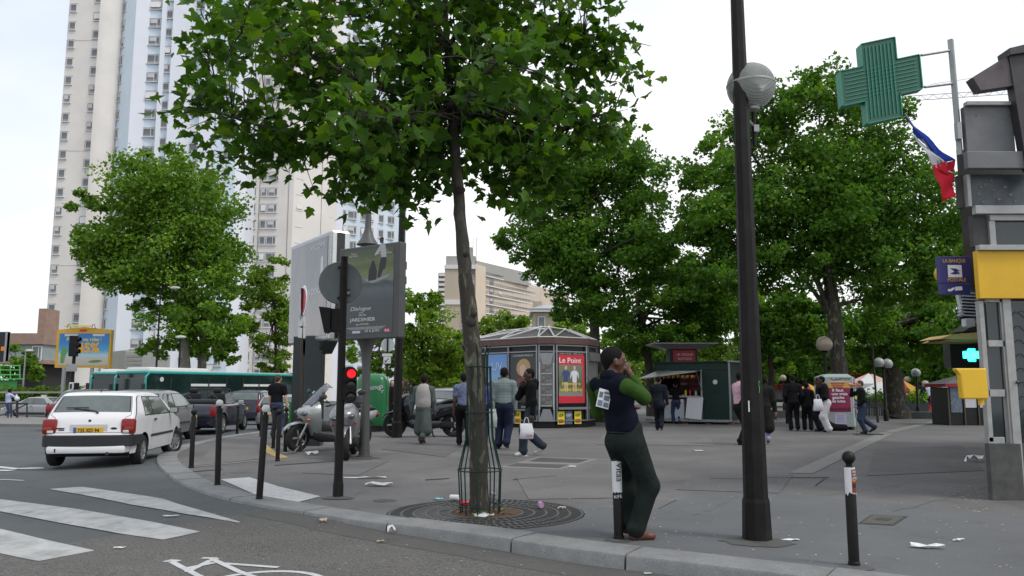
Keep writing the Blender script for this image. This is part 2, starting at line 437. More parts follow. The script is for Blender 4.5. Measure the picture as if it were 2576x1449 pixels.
m=MB(); m.prism(loc_poly([(2158,1319),(2248,1324),(2284,1301),(2192,1296)],0),.004,.008); m.build('frame',IRON,t)
CHK=M('chequer_plate',(.10,.095,.08),.6,.2,var=.5,scale=60,bump=.6,bscale=140)
m=MB(); m.prism(loc_poly([(2168,1318),(2244,1322),(2274,1303),(2197,1298)],0),.008,.012); m.build('plate',CHK,t)
m=MB(); m.prism(loc_poly([(2200,1311),(2238,1313),(2246,1307),(2210,1305)],0),.012,.015); m.build('badge',IRON,t)
c0=G(968,1260); t=thing('round_cover','small round iron cover in the pavement left of the tree grate','manhole',c0)
m=MB(); m.lathe([(0.001,.006),(.10,.006),(.105,.004),(.14,.004),(.145,.001)],n=24); m.build('lid',IRON,t)

# repair patches and cracks in the plaza
for k,(pts,c) in enumerate((([(1700,1232),(1960,1241),(1995,1196),(1750,1188)],0),([(480,1173),(655,1155),(640,1108),(560,1108)],1),([(1330,1256),(1605,1252),(1562,1192),(1298,1200)],1),([(2180,1197),(2476,1184),(2420,1120),(2200,1130)],0),([(960,1130),(1120,1150),(1180,1110),(1020,1098)],0),([(1500,1118),(1800,1122),(1780,1092),(1520,1090)],1),([(760,1190),(900,1196),(980,1160),(870,1168)],0))):
    nm='patch_asphalt_%d' % c; flat('pavement_patch',pts,.003 if k != 2 else .0035,bpy.data.materials.get(nm) or asphalt(nm,((.115,.113,.112),(.145,.140,.135))[c],.2,.26,120,stains=.4),kind='structure')
crk=random.Random(12)
for (x,y),(x2,y2) in (((1480,1262),(1700,1210)),((880,1250),(1010,1205)),((2060,1250),(2300,1215)),((1250,1245),(1420,1222)),((1600,1180),(1830,1150)),((500,1200),(640,1185)),((2250,1290),(2480,1225)),((1750,1300),(1860,1250)),((2230,1110),(2350,1160))):
    m=MB(); n_=14; rows=[]
    for i in range(n_+1):
        f=i/n_; p=G(x+(x2-x)*f+crk.uniform(-6,6),y+(y2-y)*f+crk.uniform(-3.5,3.5)); w=crk.uniform(.003,.009); rows.append([(p.x-w*.3,p.y-w,.0092),(p.x+w*.3,p.y+w,.0092)])
    m.grid(rows); tag(m.build('pavement_crack',SEAM),kind='structure')
for (x,y,rx,ry) in ((1905,1366,.32,.26),(2152,1430,.14,.12),(850,1254,.2,.16),(1557,1360,.13,.11),(547,1226,.13,.11),(652,1262,.12,.1),(916,1153,.3,.25)):
    c_=G(x,y); m=MB(); m.add([(c_.x+rx*crk.uniform(.75,1.1)*math.cos(a),c_.y+ry*crk.uniform(.75,1.1)*math.sin(a),.0088) for a in np.linspace(0,2*PI,22,endpoint=False)],[tuple(range(22))]); tag(m.build('grime_ring',ASPH_OLD,fix=False),kind='structure')
# ------------------------------------------------------------------ far apartment towers
GLASS_FAR=M('far_glass',(.13,.14,.15),.2,var=.35,scale=.35,spec=.6)
WFRAME=M('window_frame_white',(.62,.62,.61),.5,var=.05)
CREAM=M('cream_render',(.70,.665,.62),.85,var=.06,scale=.25,dirt=.10)
CREAM2=M('cream_render_lit',(.72,.685,.64),.85,var=.05,scale=.25,dirt=.06)  # lighter copy of the cream render, sunlight put into the colour
BLUE=M('blue_panel',(.60,.69,.76),.8,var=.05,scale=.3)
PALE=M('pale_blue_render',(.70,.725,.78),.85,var=.04,scale=.25)
SHADEW=M('reveal_shade_dark_trim',(.17,.17,.18),.8,var=.2)
BLIND=M('window_blind',(.55,.54,.52),.6,var=.1,scale=1)
WIN={}
def win_mesh(w,h,kind):
    key=(round(w,2),round(h,2),kind)
    if key in WIN:return WIN[key]
    m=MB(); t=.09
    m.mat(0)
    m.box((0,-.03,h/2-t/2),(w,.14,t)); m.box((0,-.03,-h/2+t/2),(w,.14,t))
    m.box((-w/2+t/2,-.03,0),(t,.14,h-2*t)); m.box((w/2-t/2,-.03,0),(t,.14,h-2*t))
    m.box((0,-.10,-h/2-.05),(w+.16,.26,.09))
    if kind==2:m.box((w*.18,-.04,0),(.08,.1,h-2*t))
    if kind in (1,2):m.box((0,-.08,-h/2+.24),(w-2*t-.01,.05,.05))
    m.mat(1); m.box((0,-.02,h/2+.05),(w+.06,.12,.09)); m.box((-w/2-.04,-.02,0),(.07,.10,h))  # dark strips above and left: reveal shade put into the colour
    p=MB(); p.box((0,-.05,0),(w-2*t,.04,h-2*t))
    b=MB(); b.box((-w*.12,-.075,h*.2),(w*.55,.02,h*.42))
    o=MB(); o.box((0,-.16,.12),(w-2*t,.04,h-2.4*t),rx=R(-12))
    WIN[key]=(m.mesh('window_frame',[WFRAME,SHADEW]),p.mesh('pane',[GLASS_FAR]),b.mesh('blind',[BLIND]),o.mesh('tilted_sash',[WFRAME]))
    return WIN[key]
wr=random.Random(3)
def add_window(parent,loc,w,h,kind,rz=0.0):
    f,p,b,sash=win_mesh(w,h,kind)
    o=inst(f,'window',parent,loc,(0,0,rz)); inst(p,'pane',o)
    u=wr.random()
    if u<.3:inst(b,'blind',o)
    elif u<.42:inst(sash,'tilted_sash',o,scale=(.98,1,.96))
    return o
HT=84.0
def column(parent,px,pyref,Y,w,h,kind,ys,org,rz=0.0,spandrel=None):
    """window column: px at image row pyref gives the place across the facade; ys are heights"""
    x=A(px,pyref,Y).x
    for z in ys:add_window(parent,(x-org.x,Y-org.y-.02,z),w,h,kind,rz)
YT=122.0
org=Vector((A(118,776,YT).x,YT,-1.0))
tower=thing('apartment_tower','tall cream and pale blue residential tower at the left edge','tower',org)
z0=A(200,437,YT).z; fh=(A(200,21,YT).z-z0)/9
fl1=[z0+1.0+fh*i for i in range(-12,13)]
z0b=A(210,(380/2.416/1.2919),YT).z
def X(px,py,Y):return A(px,py,Y).x-org.x
def slab(name,px0,px1,py,Y0,Y1,mtl,h=HT,back=14):
    a,b=A(px0,py,Y0),A(px1,py,Y1)
    m=MB(); m.prism([(a.x-org.x,a.y-org.y),(b.x-org.x,b.y-org.y),(b.x-org.x,b.y-org.y+back),(a.x-org.x,a.y-org.y+back)],0,h)
    return m.build(name,mtl,tower)
slab('wall',118,208,776,YT,YT,CREAM)
# rounded pier
a,b=A(208,776,YT),A(262,776,YT+1.5); m=MB(); pts=[]
for i in range(11):
    t_=i/10; pts.append((a.x+(b.x-a.x)*math.sin(t_*PI/2)*1.0-org.x,a.y-org.y-.9+2.6*(1-math.cos(t_*PI/2))))
pts=[(a.x-org.x+.02,a.y-org.y+.5),(a.x-org.x+.02,a.y-org.y-.9)]+pts+[(b.x-org.x,b.y-org.y+6),(a.x-org.x+.02,a.y-org.y+6)]
m.prism(pts,0,HT); m.build('pier',CREAM,tower,smoothed=40)
slab('blue_wall',262.5,295,776,YT+1.5,YT-.6,BLUE)
slab('pale_wall',295.2,333,776,YT-.6,YT+.2,PALE)
slab('blue_wall',333.2,364,776,YT+.25,YT+.5,BLUE)
slab('pale_strip',364.2,376,776,YT-.1,YT,PALE)
slab('blue_wall',376.2,394,776,YT+.4,YT+.6,BLUE)
slab('pale_strip',394.2,437,776,YT+.0,YT+.4,PALE)
slab('blue_wall',437.2,476,776,YT+3.0,YT+3.2,BLUE)
slab('pale_strip',476.2,510,776,YT+2.6,YT+3.0,PALE)
slab('blue_wall',510.2,575,776,YT+4,YT+4.6,BLUE)
slab('blue_wall',575.2,606,776,YT+4.6,YT+6.4,PALE)
Hs=[z for z in fl1 if 1<z<72]
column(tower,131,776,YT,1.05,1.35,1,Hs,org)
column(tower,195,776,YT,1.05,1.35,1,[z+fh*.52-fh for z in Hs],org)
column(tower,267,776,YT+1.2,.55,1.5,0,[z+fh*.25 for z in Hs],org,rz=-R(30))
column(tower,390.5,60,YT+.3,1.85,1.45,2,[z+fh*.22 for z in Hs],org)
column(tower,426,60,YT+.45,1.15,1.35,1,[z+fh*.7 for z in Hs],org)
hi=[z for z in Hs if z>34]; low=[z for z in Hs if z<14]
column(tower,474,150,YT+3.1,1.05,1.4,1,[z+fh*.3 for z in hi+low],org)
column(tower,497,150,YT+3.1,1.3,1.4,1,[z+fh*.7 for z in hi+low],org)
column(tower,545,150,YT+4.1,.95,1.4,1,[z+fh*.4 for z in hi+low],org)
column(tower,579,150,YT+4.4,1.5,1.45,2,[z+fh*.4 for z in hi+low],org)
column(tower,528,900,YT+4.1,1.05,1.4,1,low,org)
for z in np.arange(3,70,fh*6):            # joint lines in the render
    m=MB(); a=A(118,776,YT); b=A(208,776,YT); m.box(((a.x+b.x)/2-org.x,-.01,z),(b.x-a.x-.04,.03,.03)); m.build('render_joint',SHADEW,tower)

# second wing
YW=133.0; org=Vector((A(606,776,YW).x,YW,-1.0))
wing=thing('apartment_block','cream tower wing behind the billboard with paired windows and pale blue end','tower',org)
tower_keep=tower; tower=wing
slab('wall',606,735,560,YW,YW,CREAM)
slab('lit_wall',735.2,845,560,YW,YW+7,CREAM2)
slab('blue_wall',845.2,872,560,YW+7.2,YW+8.5,PALE)
slab('blue_wall',872.2,930,560,YW+8.5,YW+11,BLUE)
slab('pale_strip',930.2,950,560,YW+11,YW+12,PALE)
slab('blue_wall',950.2,997,560,YW+12,YW+14.5,BLUE)
z0=A(685,606,YW).z; fh2=(A(685,444,YW).z-z0)/4
fw=[z0+1+fh2*i for i in range(-9,20)]; fw=[z for z in fw if .8<z<70]
for px,w,k in ((641,.8,1),(666,.95,1),(688,1.6,2)):
    column(wing,px,444,YW,w,1.45,k,fw,org)
ang=math.atan2(7,(A(845,560,YW+7).x-A(735,560,YW).x))
def colr(px,f,w,k,phase=0):
    Yc=YW+7*f
    column(wing,px,475,Yc,w,1.45,k,[z+phase for z in fw],org,rz=ang)
colr(753,.16,1.3,1,.6); colr(817,.76,1.2,1,.6); colr(833,.9,.7,0,.6)
for px,Yc,w,k in ((867,YW+8.3,.5,0),(886,YW+9.1,1.7,2),(916,YW+10.4,1.1,1),(937,YW+11.3,.5,0),(959,YW+12.5,1.0,1),(982,YW+13.7,1.6,2)):
    column(wing,px,540,Yc-.1,w,1.45,k,[z+.8 for z in fw],org,rz=R(22))
for px in (648.5,722,806):
    a=A(px,600,YW+(0 if px<735 else 7*(px-735)/110)-.05); m=MB(); m.box((a.x-org.x,a.y-org.y,38),(.05,.06,74)); m.build('render_joint',SHADEW,wing)

# beige block with balconies, beyond the kiosk
YB=236.0; org=A(1118,830,YB); org.z=-1.0
beige=thing('beige_apartment_block','distant beige apartment block with rows of balconies above the kiosk','building',org)
BEIGE=M('beige_brick',(.47,.41,.32),.9,var=.06,scale=.2); PEACH=M('peach_render',(.62,.53,.42),.9,var=.05,scale=.2)
BRK=M('orange_brick',(.56,.49,.40),.9,var=.1,scale=.3); WHT=M('white_band',(.66,.65,.63),.8,var=.04,scale=.3); GRYR=M('grey_roofwall',(.34,.34,.32),.85,var=.06,scale=.3)
def bx(name,px0,px1,py0,py1,Y0,Y1,mtl,par,back=10,o=None):
    o=o or org
    a,b=A(px0,py0,Y0),A(px1,py0,Y1); zt,zb=A(px0,py0,Y0).z,A(px0,py1,Y0).z
    m=MB(); m.prism([(a.x-o.x,a.y-o.y),(b.x-o.x,b.y-o.y),(b.x-o.x,b.y-o.y+back),(a.x-o.x,a.y-o.y+back)],zb-o.z,zt-o.z)
    return m.build(name,mtl,par)
bx('end_wall',1119,1184,676,990,YB,YB,BEIGE,beige)
bx('attic_wall',1122,1196,644,668,YB+2,YB+2,GRYR,beige,8)
bx('white_band',1118,1196,666,676,YB-.4,YB-.4,WHT,beige,10)
bx('white_band',1118.5,1184,754,766,YB-.35,YB-.35,WHT,beige,.3)
bx('brick_bay',1184.5,1196,676,990,YB+1,YB+1,BRK,beige)
bx('side_wall',1196.5,1222,664,990,YB,YB+6,PEACH,beige)
bx('balcony_wall',1222.5,1432,690,990,YB+8,YB+60,BRK,beige,12)
bx('attic_wall',1197,1330,655,690,YB+3,YB+30,GRYR,beige,12)
bx('chimney',1180,1188,622,650,YB+4,YB+4,GRYR,beige,3)
for i,yy in enumerate(np.arange(684,830,23.6)):
    add_window(beige,(A(1166,yy+8,YB).x-org.x,-.05,A(1166,yy+8,YB).z-org.z),1.7,1.6,2)
    add_window(beige,(A(1190,yy+2,YB).x-org.x,.95,A(1190,yy+2,YB).z-org.z),1.0,1.5,1)
    z=A(1222,yy+12,YB+8).z-org.z
    a,b=A(1222.5,800,YB+8),A(1380,800,YB+47)
    m=MB(); m.prism([(a.x-org.x,a.y-org.y-1.4),(b.x-org.x,b.y-org.y-1.4),(b.x-org.x,b.y-org.y),(a.x-org.x,a.y-org.y)],z,z+.35); bal=m.build('balcony',WHT,beige)
    m=MB()
    for f in np.linspace(0,1,40):q=a.lerp(b,f); m.box((q.x-org.x,q.y-org.y-1.3,z+.8),(.12,.12,.9))
    m.box(((a.x+b.x)/2-org.x,(a.y+b.y)/2-org.y-1.3,z+1.25),((b-a).length,.12,.1),rz=math.atan2((b-a).y,(b-a).x)); m.build('railing',SHADEW,bal)
    for f in (.08,.2,.34,.5,.66,.82):
        q=a.lerp(b,f); add_window(beige,(q.x-org.x,q.y-org.y-.1,z+1.5),2.2,2.1,2,rz=math.atan2((b-a).y,(b-a).x))
m=MB(); q=A(1194,630,YB+3)
for dx in (-.5,.5):m.cyl((q.x-org.x+dx,3,q.z-org.z-4),(q.x-org.x+dx,3,q.z-org.z+4),.09,n=6)
m.build('mast',SHADEW,beige)
YS=330.0; org=A(1110,830,YS); org.z=-1.0
stripe=thing('striped_tower','far white tower slab with stacked balconies left of the beige block','tower',org)
bx('wall',1103,1119,686,990,YS,YS,SHADEW,stripe,10)
for yy in np.arange(688,815,12.3):
    o=bx('balcony',1101,1118.6,yy,yy+6,YS-1.5,YS-1.5,WHT,stripe,2)
YH=95.0; org=A(1380,830,YH); org.z=-1.0
house=thing('stone_house','low tan stone house with hipped roof above the kiosk canopy','house',org)
STN=M('tan_stone',(.38,.33,.25),.9,var=.12,scale=1.2); ZINC=M('zinc_roof',(.36,.38,.40),.5,.2,var=.1,scale=.8)
bx('wall',1342,1392,784,990,YH,YH,STN,house,8); bx('wall',1392.3,1424,784,990,YH,YH+5,STN,house,8)
bx('cornice',1334,1428,778,784,YH-.5,YH-.5,WHT,house,9)
a=A(1334,777.5,YH); b=A(1428,777.5,YH); m=MB()
m.add([(a.x-org.x,-.6,a.z-org.z),(b.x-org.x,-.6,a.z-org.z),(b.x-org.x,9,a.z-org.z),(a.x-org.x,9,a.z-org.z),(a.x-org.x+1.4,3,a.z-org.z+.8),(b.x-org.x-1.4,3,a.z-org.z+.8)],[(0,1,5,4),(1,2,5),(2,3,4,5),(3,0,4),(0,3,2,1)])
rf=m.build('roof',ZINC,house); m=MB(); q=A(1352,765,YH+3); m.box((q.x-org.x,3,q.z-org.z-.5),(1.1,.8,1.6)); m.build('chimney',STN,rf)
add_window(house,(A(1362,812,YH).x-org.x,-.05,A(1362,812,YH).z-org.z),.9,1.5,1)

# low brick-and-glass building at the far left, grey bunker box
YL=88.0; org=A(60,960,YL); org.z=-1.0
lowb=thing('brick_annex','low brown brick annex with grey panels at the far left','building',org)
BRN=M('brown_brick',(.30,.20,.155),.9,var=.15,scale=1.5); GP=M('grey_green_panel',(.27,.31,.31),.6,var=.1,scale=1.2); DK=M('dark_opening',(.03,.028,.026),.9,var=.2)
bx('parapet',-40,111,838,866,YL,YL,BRN,lowb,10)
bx('panel_band',-40,109,866.3,905,YL+.4,YL+.4,GP,lowb,9)
bx('brick_band',-40,110,905.2,915,YL+.1,YL+.1,BRN,lowb,9)
bx('undercroft',40,110,915.2,990,YL+2,YL+2,DK,lowb,6)
add_window(lowb,(A(89,888,YL).x-org.x,.3,A(89,888,YL).z-org.z),1.1,1.6,2)
bx('pier',98,117,776,990,YL+12,YL+12,BRN,lowb,3)
YK=72.0; org=A(320,940,YK); org.z=-1.0
bunk=thing('grey_utility_block','windowless grey tiled utility block behind the buses','building',org)
TILE=M('grey_wall_tile',(.33,.335,.32),.8,var=.08,scale=2); TILE2=M('taupe_render',(.34,.33,.29),.9,var=.08,scale=1)
bx('side_wall',262,316,886,990,YK+4,YK,TILE2,bunk,6)
bx('front_wall',316.2,358,885,990,YK,YK+1,TILE,bunk,6)
for i in range(1,5):
    z=A(316,885+i*10,YK).z-org.z; a,b=A(317,940,YK),A(357,940,YK+1); m=MB(); m.box(((a.x+b.x)/2-org.x,(a.y+b.y)/2-org.y-.02,z),((b-a).length,.03,.03),rz=math.atan2(1,(b-a).x)); m.build('tile_joint',SHADEW,bunk)

# ------------------------------------------------------------------ post office building on the right
C0=G(2505,1258); YF=C0.y                        # front face plane
XS=A(2441,1105,YF).x                             # plane of the side along the plaza
bank=thing('post_office','grey metal-clad post office corner with yellow fascia at the right edge','building',(XS,YF,0))
ALU=M('aluminium',(.36,.36,.35),.45,.2,var=.12,scale=9,dirt=.25,bump=.05); GRP=M('grey_cladding',(.15,.155,.16),.6,.1,var=.12,scale=5,dirt=.4)
YEL=M('yellow_enamel',(.72,.42,.012),.45,var=.06,scale=3,dirt=.12,bump=.04); DKM=M('dark_steel',(.055,.05,.055),.5,.3,var=.2,scale=8,dirt=.2)
PGL=M('smoked_glass',(.018,.03,.032),.07,var=.3,scale=2,spec=.7); STONE=M('plinth_stone',(.072,.073,.070),.75,var=.3,scale=7,dirt=.55,bump=.15)
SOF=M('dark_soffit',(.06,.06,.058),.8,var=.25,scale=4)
def zz(py,px=2480):return A(px,py,YF).z
def xx(px,py=1000):return A(px,py,YF).x-XS
def fb(name,px0,px1,py0,py1,d0,d1,mtl,bev=.004,par=None,sm=False):
    """front box: pixel rectangle on the facade, d0..d1 depth behind (+) or ahead (-) of the facade"""
    pm=(py0+py1)/2; x0,x1,z1,z0=xx(px0,pm),xx(px1,pm),zz(py0),zz(py1)
    d1=min(d1,d0+.09)
    m=MB(); m.box(((x0+x1)/2,(d0+d1)/2,(z0+z1)/2),(x1-x0,d1-d0,z1-z0),bev=bev); return m.build(name,mtl,par or bank)
fb('stone_plinth',2490,2571,1116,1258,-.02,.34,STONE,.006)
fb('stone_plinth',2574,2900,1116,1262,.06,.4,STONE,.006)
# doorway mullions and panes
fb('door_frame',2478,2489.5,756,1112,.02,.12,ALU); fb('door_frame',2531,2541,752,1120,.02,.12,ALU)
fb('door_jamb',2545,2566,750,1350,0.0,.16,ALU)
for py0,py1 in ((752,760),(856,872),(980,998),(1100,1116)):fb('door_rail',2489.7,2530.8,py0,py1,.02,.12,ALU)
for py0,py1 in ((760.3,855.7),(872.3,979.7),(998.3,1099.7)):fb('door_pane',2490,2530.5,py0,py1,.06,.075,PGL,0)
fb('side_pane',2566.3,2900,752,1350,.09,.10,PGL,0)
for i in range(9):                                   # scrolled security grille behind the entrance glass
    m=MB(); z=zz(790+i*36,2580); x=xx(2572,950)
    m.tube([(x+.02+.04*k,.04,z+.045*math.sin(k*1.1)) for k in range(26)],.006,5); m.build('grille_bar',DKM,bank)
m=MB(); m.sphere((xx(2556,962),-.03,zz(962)),.022,10); m.build('lock',DKM,bank)
fb('yellow_fascia',2454,3000,633,752,-.06,.3,YEL,.006)
fb('fascia_trim',2450,3000,620,632.6,-.12,.3,ALU)
fb('window_post',2450,2486,541,619.5,.02,.25,SOF); fb('window_jamb',2488,2503,556,619.6,-.02,.1,ALU); fb('window_head',2487,3000,541,555.6,-.03,.1,ALU)
fb('window_pane',2503.3,3000,556,619.6,.03,.045,PGL,0); fb('window_sill',2446,3000,520,540.6,-.08,.25,ALU)
fb('upper_post',2432,2441,440,519.6,-.02,.2,ALU)
fb('upper_pane',2441.4,3000,438,519.6,.02,.04,M('peeling_glass',(.05,.065,.075),.35,var=.5,scale=5),0)
fb('upper_recess',2420,2432,437,519.6,.06,.4,SOF)
prand=random.Random(11); PEEL=M('peeling_paint',(.20,.185,.15),.8,var=.2)
for px,py in ((2470,470),(2462,488),(2480,465),(2500,478),(2530,470),(2545,490),(2475,508),(2515,500),(2495,455),(2555,505)):
    m=MB(); q=7; rr=[prand.uniform(.006,.026) for _ in range(q)]
    m.prism([(rr[i]*math.cos(2*PI*i/q)*1.5,rr[i]*math.sin(2*PI*i/q)) for i in range(q)],0,.004,Matrix.Translation((xx(px,py),.016,zz(py))) @ Matrix.Rotation(PI/2,4,'X')); m.build('peeling_paint_flake',PEEL,bank)
fb('lower_cornice',2405,2545,395,437,-.26,.5,GRP,.008)
fb('cladding_panel',2414,2534,277,394.6,-.14,.5,GRP,.006); fb('cornice_cap',2411,2537,268,277,-.2,.5,ALU,.003)
for px,py in ((2438,392),(2515,388),(2440,300),(2520,300)):
    m=MB(); m.sphere((xx(px,py),-.142,zz(py)),.008,8); m.build('rivet',DKM,bank)
# big dark bracket beam and shelter on top
def wpoly(name,pts,d0,d1,mtl,par=None):
    """outline on the facade plane, given thickness"""
    P_=[(A(x,y,YF).x-XS,A(x,y,YF).z) for x,y in pts]
    m=MB(); m.prism([(p[0],-p[1]) for p in P_],-d1,-d0,Matrix.Rotation(PI/2,4,'X') @ Matrix.Scale(-1,4,(0,1,0)))
    # prism local (x, y, z) -> (x, -z, y) after the turn
    o=m.build(name,mtl,par or bank); return o
wpoly('roof_bracket',[(2503,165),(2553,150),(2600,150),(2620,420),(2577,470),(2545,430),(2524,300)],-.30,-.16,DKM)
wpoly('bracket_cap',[(2497,150),(2560,135),(2640,140),(2640,160),(2556,157),(2500,165.5)],-.36,-.1,DKM)
wpoly('eaves_hood',[(2416,215),(2500,163),(2519,235),(2436,247)],-.28,-.12,M('hood_grey',(.10,.085,.09),.6,.2,var=.2,scale=6))
m=MB(); m.lathe([(.001,.012),(.035,.012),(.04,0)],c=(0,0,0),n=20,Mx=Matrix.Rotation(PI/2,4,'X')); m.lathe([(.001,.02),(.012,.018),(.014,.01)],n=12,Mx=Matrix.Rotation(PI/2,4,'X'))
m.build('fixing_disc',WFRAME,bank,loc=(xx(2556,287),-.302,zz(287)))
# side of the building running away along the plaza
m=MB(); L0=9.0
SD=.70
xb=xx(2490,1105)+.20; m.prism([(xb,.36),(xb+.4,.36),(xb+.4+SD*L0,.42+L0),(xb+SD*L0,.42+L0)],0,2.72); m.build('side_wall',GRP,bank)
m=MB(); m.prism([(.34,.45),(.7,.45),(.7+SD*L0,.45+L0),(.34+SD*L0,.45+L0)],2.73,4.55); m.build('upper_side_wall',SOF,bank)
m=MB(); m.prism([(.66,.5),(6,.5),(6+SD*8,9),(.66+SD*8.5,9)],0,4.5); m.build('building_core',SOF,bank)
# blue hanging sign
BLU=M('sign_blue',(.035,.035,.17),.4,var=.08,scale=4); GOLD=M('sign_gold',(.62,.36,.06),.5,var=.05); WH=M('sign_white',(.75,.75,.76),.5,var=.03)
YG=YF+.35
def sgn(name,label,cat,px0,px1,py0,py1,Y,thick,mtl,rz=0.0):
    c=A((px0+px1)/2,(py0+py1)/2,Y); a,b=A(px0,(py0+py1)/2,Y),A(px1,(py0+py1)/2,Y); h=A(px0,py0,Y).z-A(px0,py1,Y).z
    t=thing(name,label,cat,c,rz); m=MB(); m.box((0,thick/2,0),(b.x-a.x,thick,h),bev=.006); m.build('panel',mtl,t)
    return t,b.x-a.x,h
FR=lambda x,z,y=-.001:Matrix.Translation((x,y,z)) @ Matrix.Rotation(PI/2,4,'X')
t,w,h=sgn('hanging_sign','dark blue square bank sign with white bird emblem on the post office side','sign',2362,2441,645,712,YG,.07,BLU)
fit_text('LA BANQUE',w*.72,h*.19,GOLD,t,FR(0.0,h*.27),bold=.01); fit_text('POSTALE',w*.58,h*.19,GOLD,t,FR(0.02,-h*.44),bold=.01)
m=MB(); m.box((0,-.003,-.02),(w*.44,.006,h*.46)); m.build('emblem_field',WH,t)
m=MB(); Mx=Matrix.Translation((0,-.0065,-.02)) @ Matrix.Rotation(PI/2,4,'X')
for pts in ([(-.07,.035),(.02,.03),(.05,.01),(.085,.012),(.03,-.01),(-.02,.005)],[(-.075,-.03),(-.03,-.012),(.05,-.012),(.075,-.03),(.0,-.04)],[(-.02,.004),(.03,-.01),(-.01,-.012)]):m.prism([(x*.9,y*1.1) for x,y in pts],0,.003,Mx)
m.build('bird_emblem',BLU,t)
t,w,h=sgn('cash_sign','narrow blue sign with white hand and card below the bank sign','sign',2366,2441,713.5,741,YG,.06,BLU)
m=MB(); Mx=Matrix.Translation((0,-.002,0)) @ Matrix.Rotation(PI/2,4,'X'); m.prism([(-.10,-.03),(-.05,-.028),(-.02,.0),(0,.02),(-.04,.018),(-.06,.002),(-.10,0)],0,.003,Mx); m.prism([(-.01,-.02),(.09,-.014),(.085,.036),(.0,.03)],0,.003,Mx); m.build('hand_and_card',WH,t)
m=MB(); m.lathe([(.001,.07),(.05,.065),(.09,.04),(.1,0)],n=20,Mx=Matrix.Rotation(-PI/2,4,'Y')); o=m.build('round_sign',YEL,smoothed=True,loc=A(2366,689,YG+.25)); tag(o,'half-hidden round yellow sign behind the blue bank sign','sign')
# yellow letterbox on the side
YLB=YF-.1; cbx=A(2444,965,YLB)
t=thing('letterbox','yellow wall letterbox with sloping top beside the post office door','letterbox',cbx)
hw_,hh=(A(2482,965,YLB).x-A(2412,965,YLB).x)/2,(A(2444,926,YLB).z-A(2444,1003,YLB).z)/2
YP=M('letterbox_yellow',(.78,.47,.01),.4,var=.05,scale=5,coat=.2,dirt=.08)
m=MB(); prof=[(-hw_*1.22,hh),(hw_*1.0,hh),(hw_,-hh),(-hw_*.85,-hh),(-hw_*.93,hh*.62),(-hw_*1.18,hh*.9)]
m.prism(prof,-.05,.05,Matrix.Rotation(PI/2,4,'X')); o=m.build('box',YP,t)
bmod=o.modifiers.new('bevel','BEVEL'); bmod.width=.02; bmod.segments=3
m=MB(); m.box((hw_*.8,.06,-hh*1.1),(hw_*.3,.05,hh*.6)); m.build('bracket',YP,t)
# pharmacy cross on a steel post, and the flag
YC=YF-.25
def P3(px,py,dy=0):return A(px,py,YC+dy)
pc=P3(2395,290,.2)
post=thing('bracket_post','grey steel bracket post above the cladding carrying the pharmacy cross','post',pc)
STEEL=M('galvanised',(.33,.34,.33),.5,.5,var=.15,scale=10,dirt=.2)
b0=P3(2415,390,.2); b1=P3(2391,100,.2)
m=MB(); m.tube([b0-pc,b1-pc],.042,4); m.build('upright',STEEL,post)
for (x0,y0),(x1,y1) in (((2392,127),(2318,139)),((2398,210),(2326,219))):
    m=MB(); m.tube([P3(x0,y0,.2)-pc,P3(x1,y1,.02)-pc],.018,6); m.build('arm',STEEL,post)
q=P3(2410,330,.15); m=MB(); m.box(q-pc,(.05,.08,.22)); m.build('clamp',STEEL,post)
# cross: outline taken in its own plane, then turned towards the plaza
CG=M('cross_green',(.008,.105,.062),.3,var=.12,scale=3,coat=.3); CG2=M('cross_edge_green',(.014,.25,.15),.35,var=.08,scale=3); TUBEG=M('neon_tube_off',(.03,.25,.16),.3,var=.05)
cc=P3(2216,202)
sc=YC/FOC
def cr(px,py):q=P3(px,py); return Vector((q.x-cc.x,q.z-cc.z))
U=(cr(2318,133)-cr(2106,178)); U.normalize(); V=Vector((-U.y,U.x))
cross=thing('pharmacy_cross','large unlit green pharmacy cross with rows of tubes against the sky','cross',cc)
a1,a2=.52,.222                                    # half span, half arm width
c_sh=Vector((.03,.0))
def cpt(x,y,d): # local cross coordinates -> 3d, sheared like the photo's own tilt of the sign
    p=U*x+Vector((-.03,1.0))*y
    return Vector((p.x,d,p.y))
out=[(-a2,a1),(a2,a1),(a2,a2),(a1,a2),(a1,-a2),(a2,-a2),(a2,-a1),(-a2,-a1),(-a2,-a2),(-a1,-a2),(-a1,a2),(-a2,a2)]
th=.10
m=MB(); k=len(out)
m.add([cpt(x,y,0) for x,y in out]+[cpt(x,y,th) for x,y in out],[tuple(range(k)),tuple(range(2*k-1,k-1,-1))]); m.build('face_panel',CG,cross,fix=False)
for i in range(k):
    (x0,y0),(x1,y1)=out[i],out[(i+1) % k]; m=MB()
    e=.012; nx,ny=(y1-y0),-(x1-x0); ln=math.hypot(nx,ny); nx,ny=-nx/ln*-1,-ny/ln*-1
    m.add([cpt(x0,y0,-.02),cpt(x1,y1,-.02),cpt(x1,y1,th+.02),cpt(x0,y0,th+.02),cpt(x0-nx*e,y0-ny*e,-.02),cpt(x1-nx*e,y1-ny*e,-.02),cpt(x1-nx*e,y1-ny*e,th+.02),cpt(x0-nx*e,y0-ny*e,th+.02)],[(0,1,2,3),(4,7,6,5),(0,4,5,1),(1,5,6,2),(2,6,7,3),(3,7,4,0)]); m.build('edge_trim',CG2,cross)
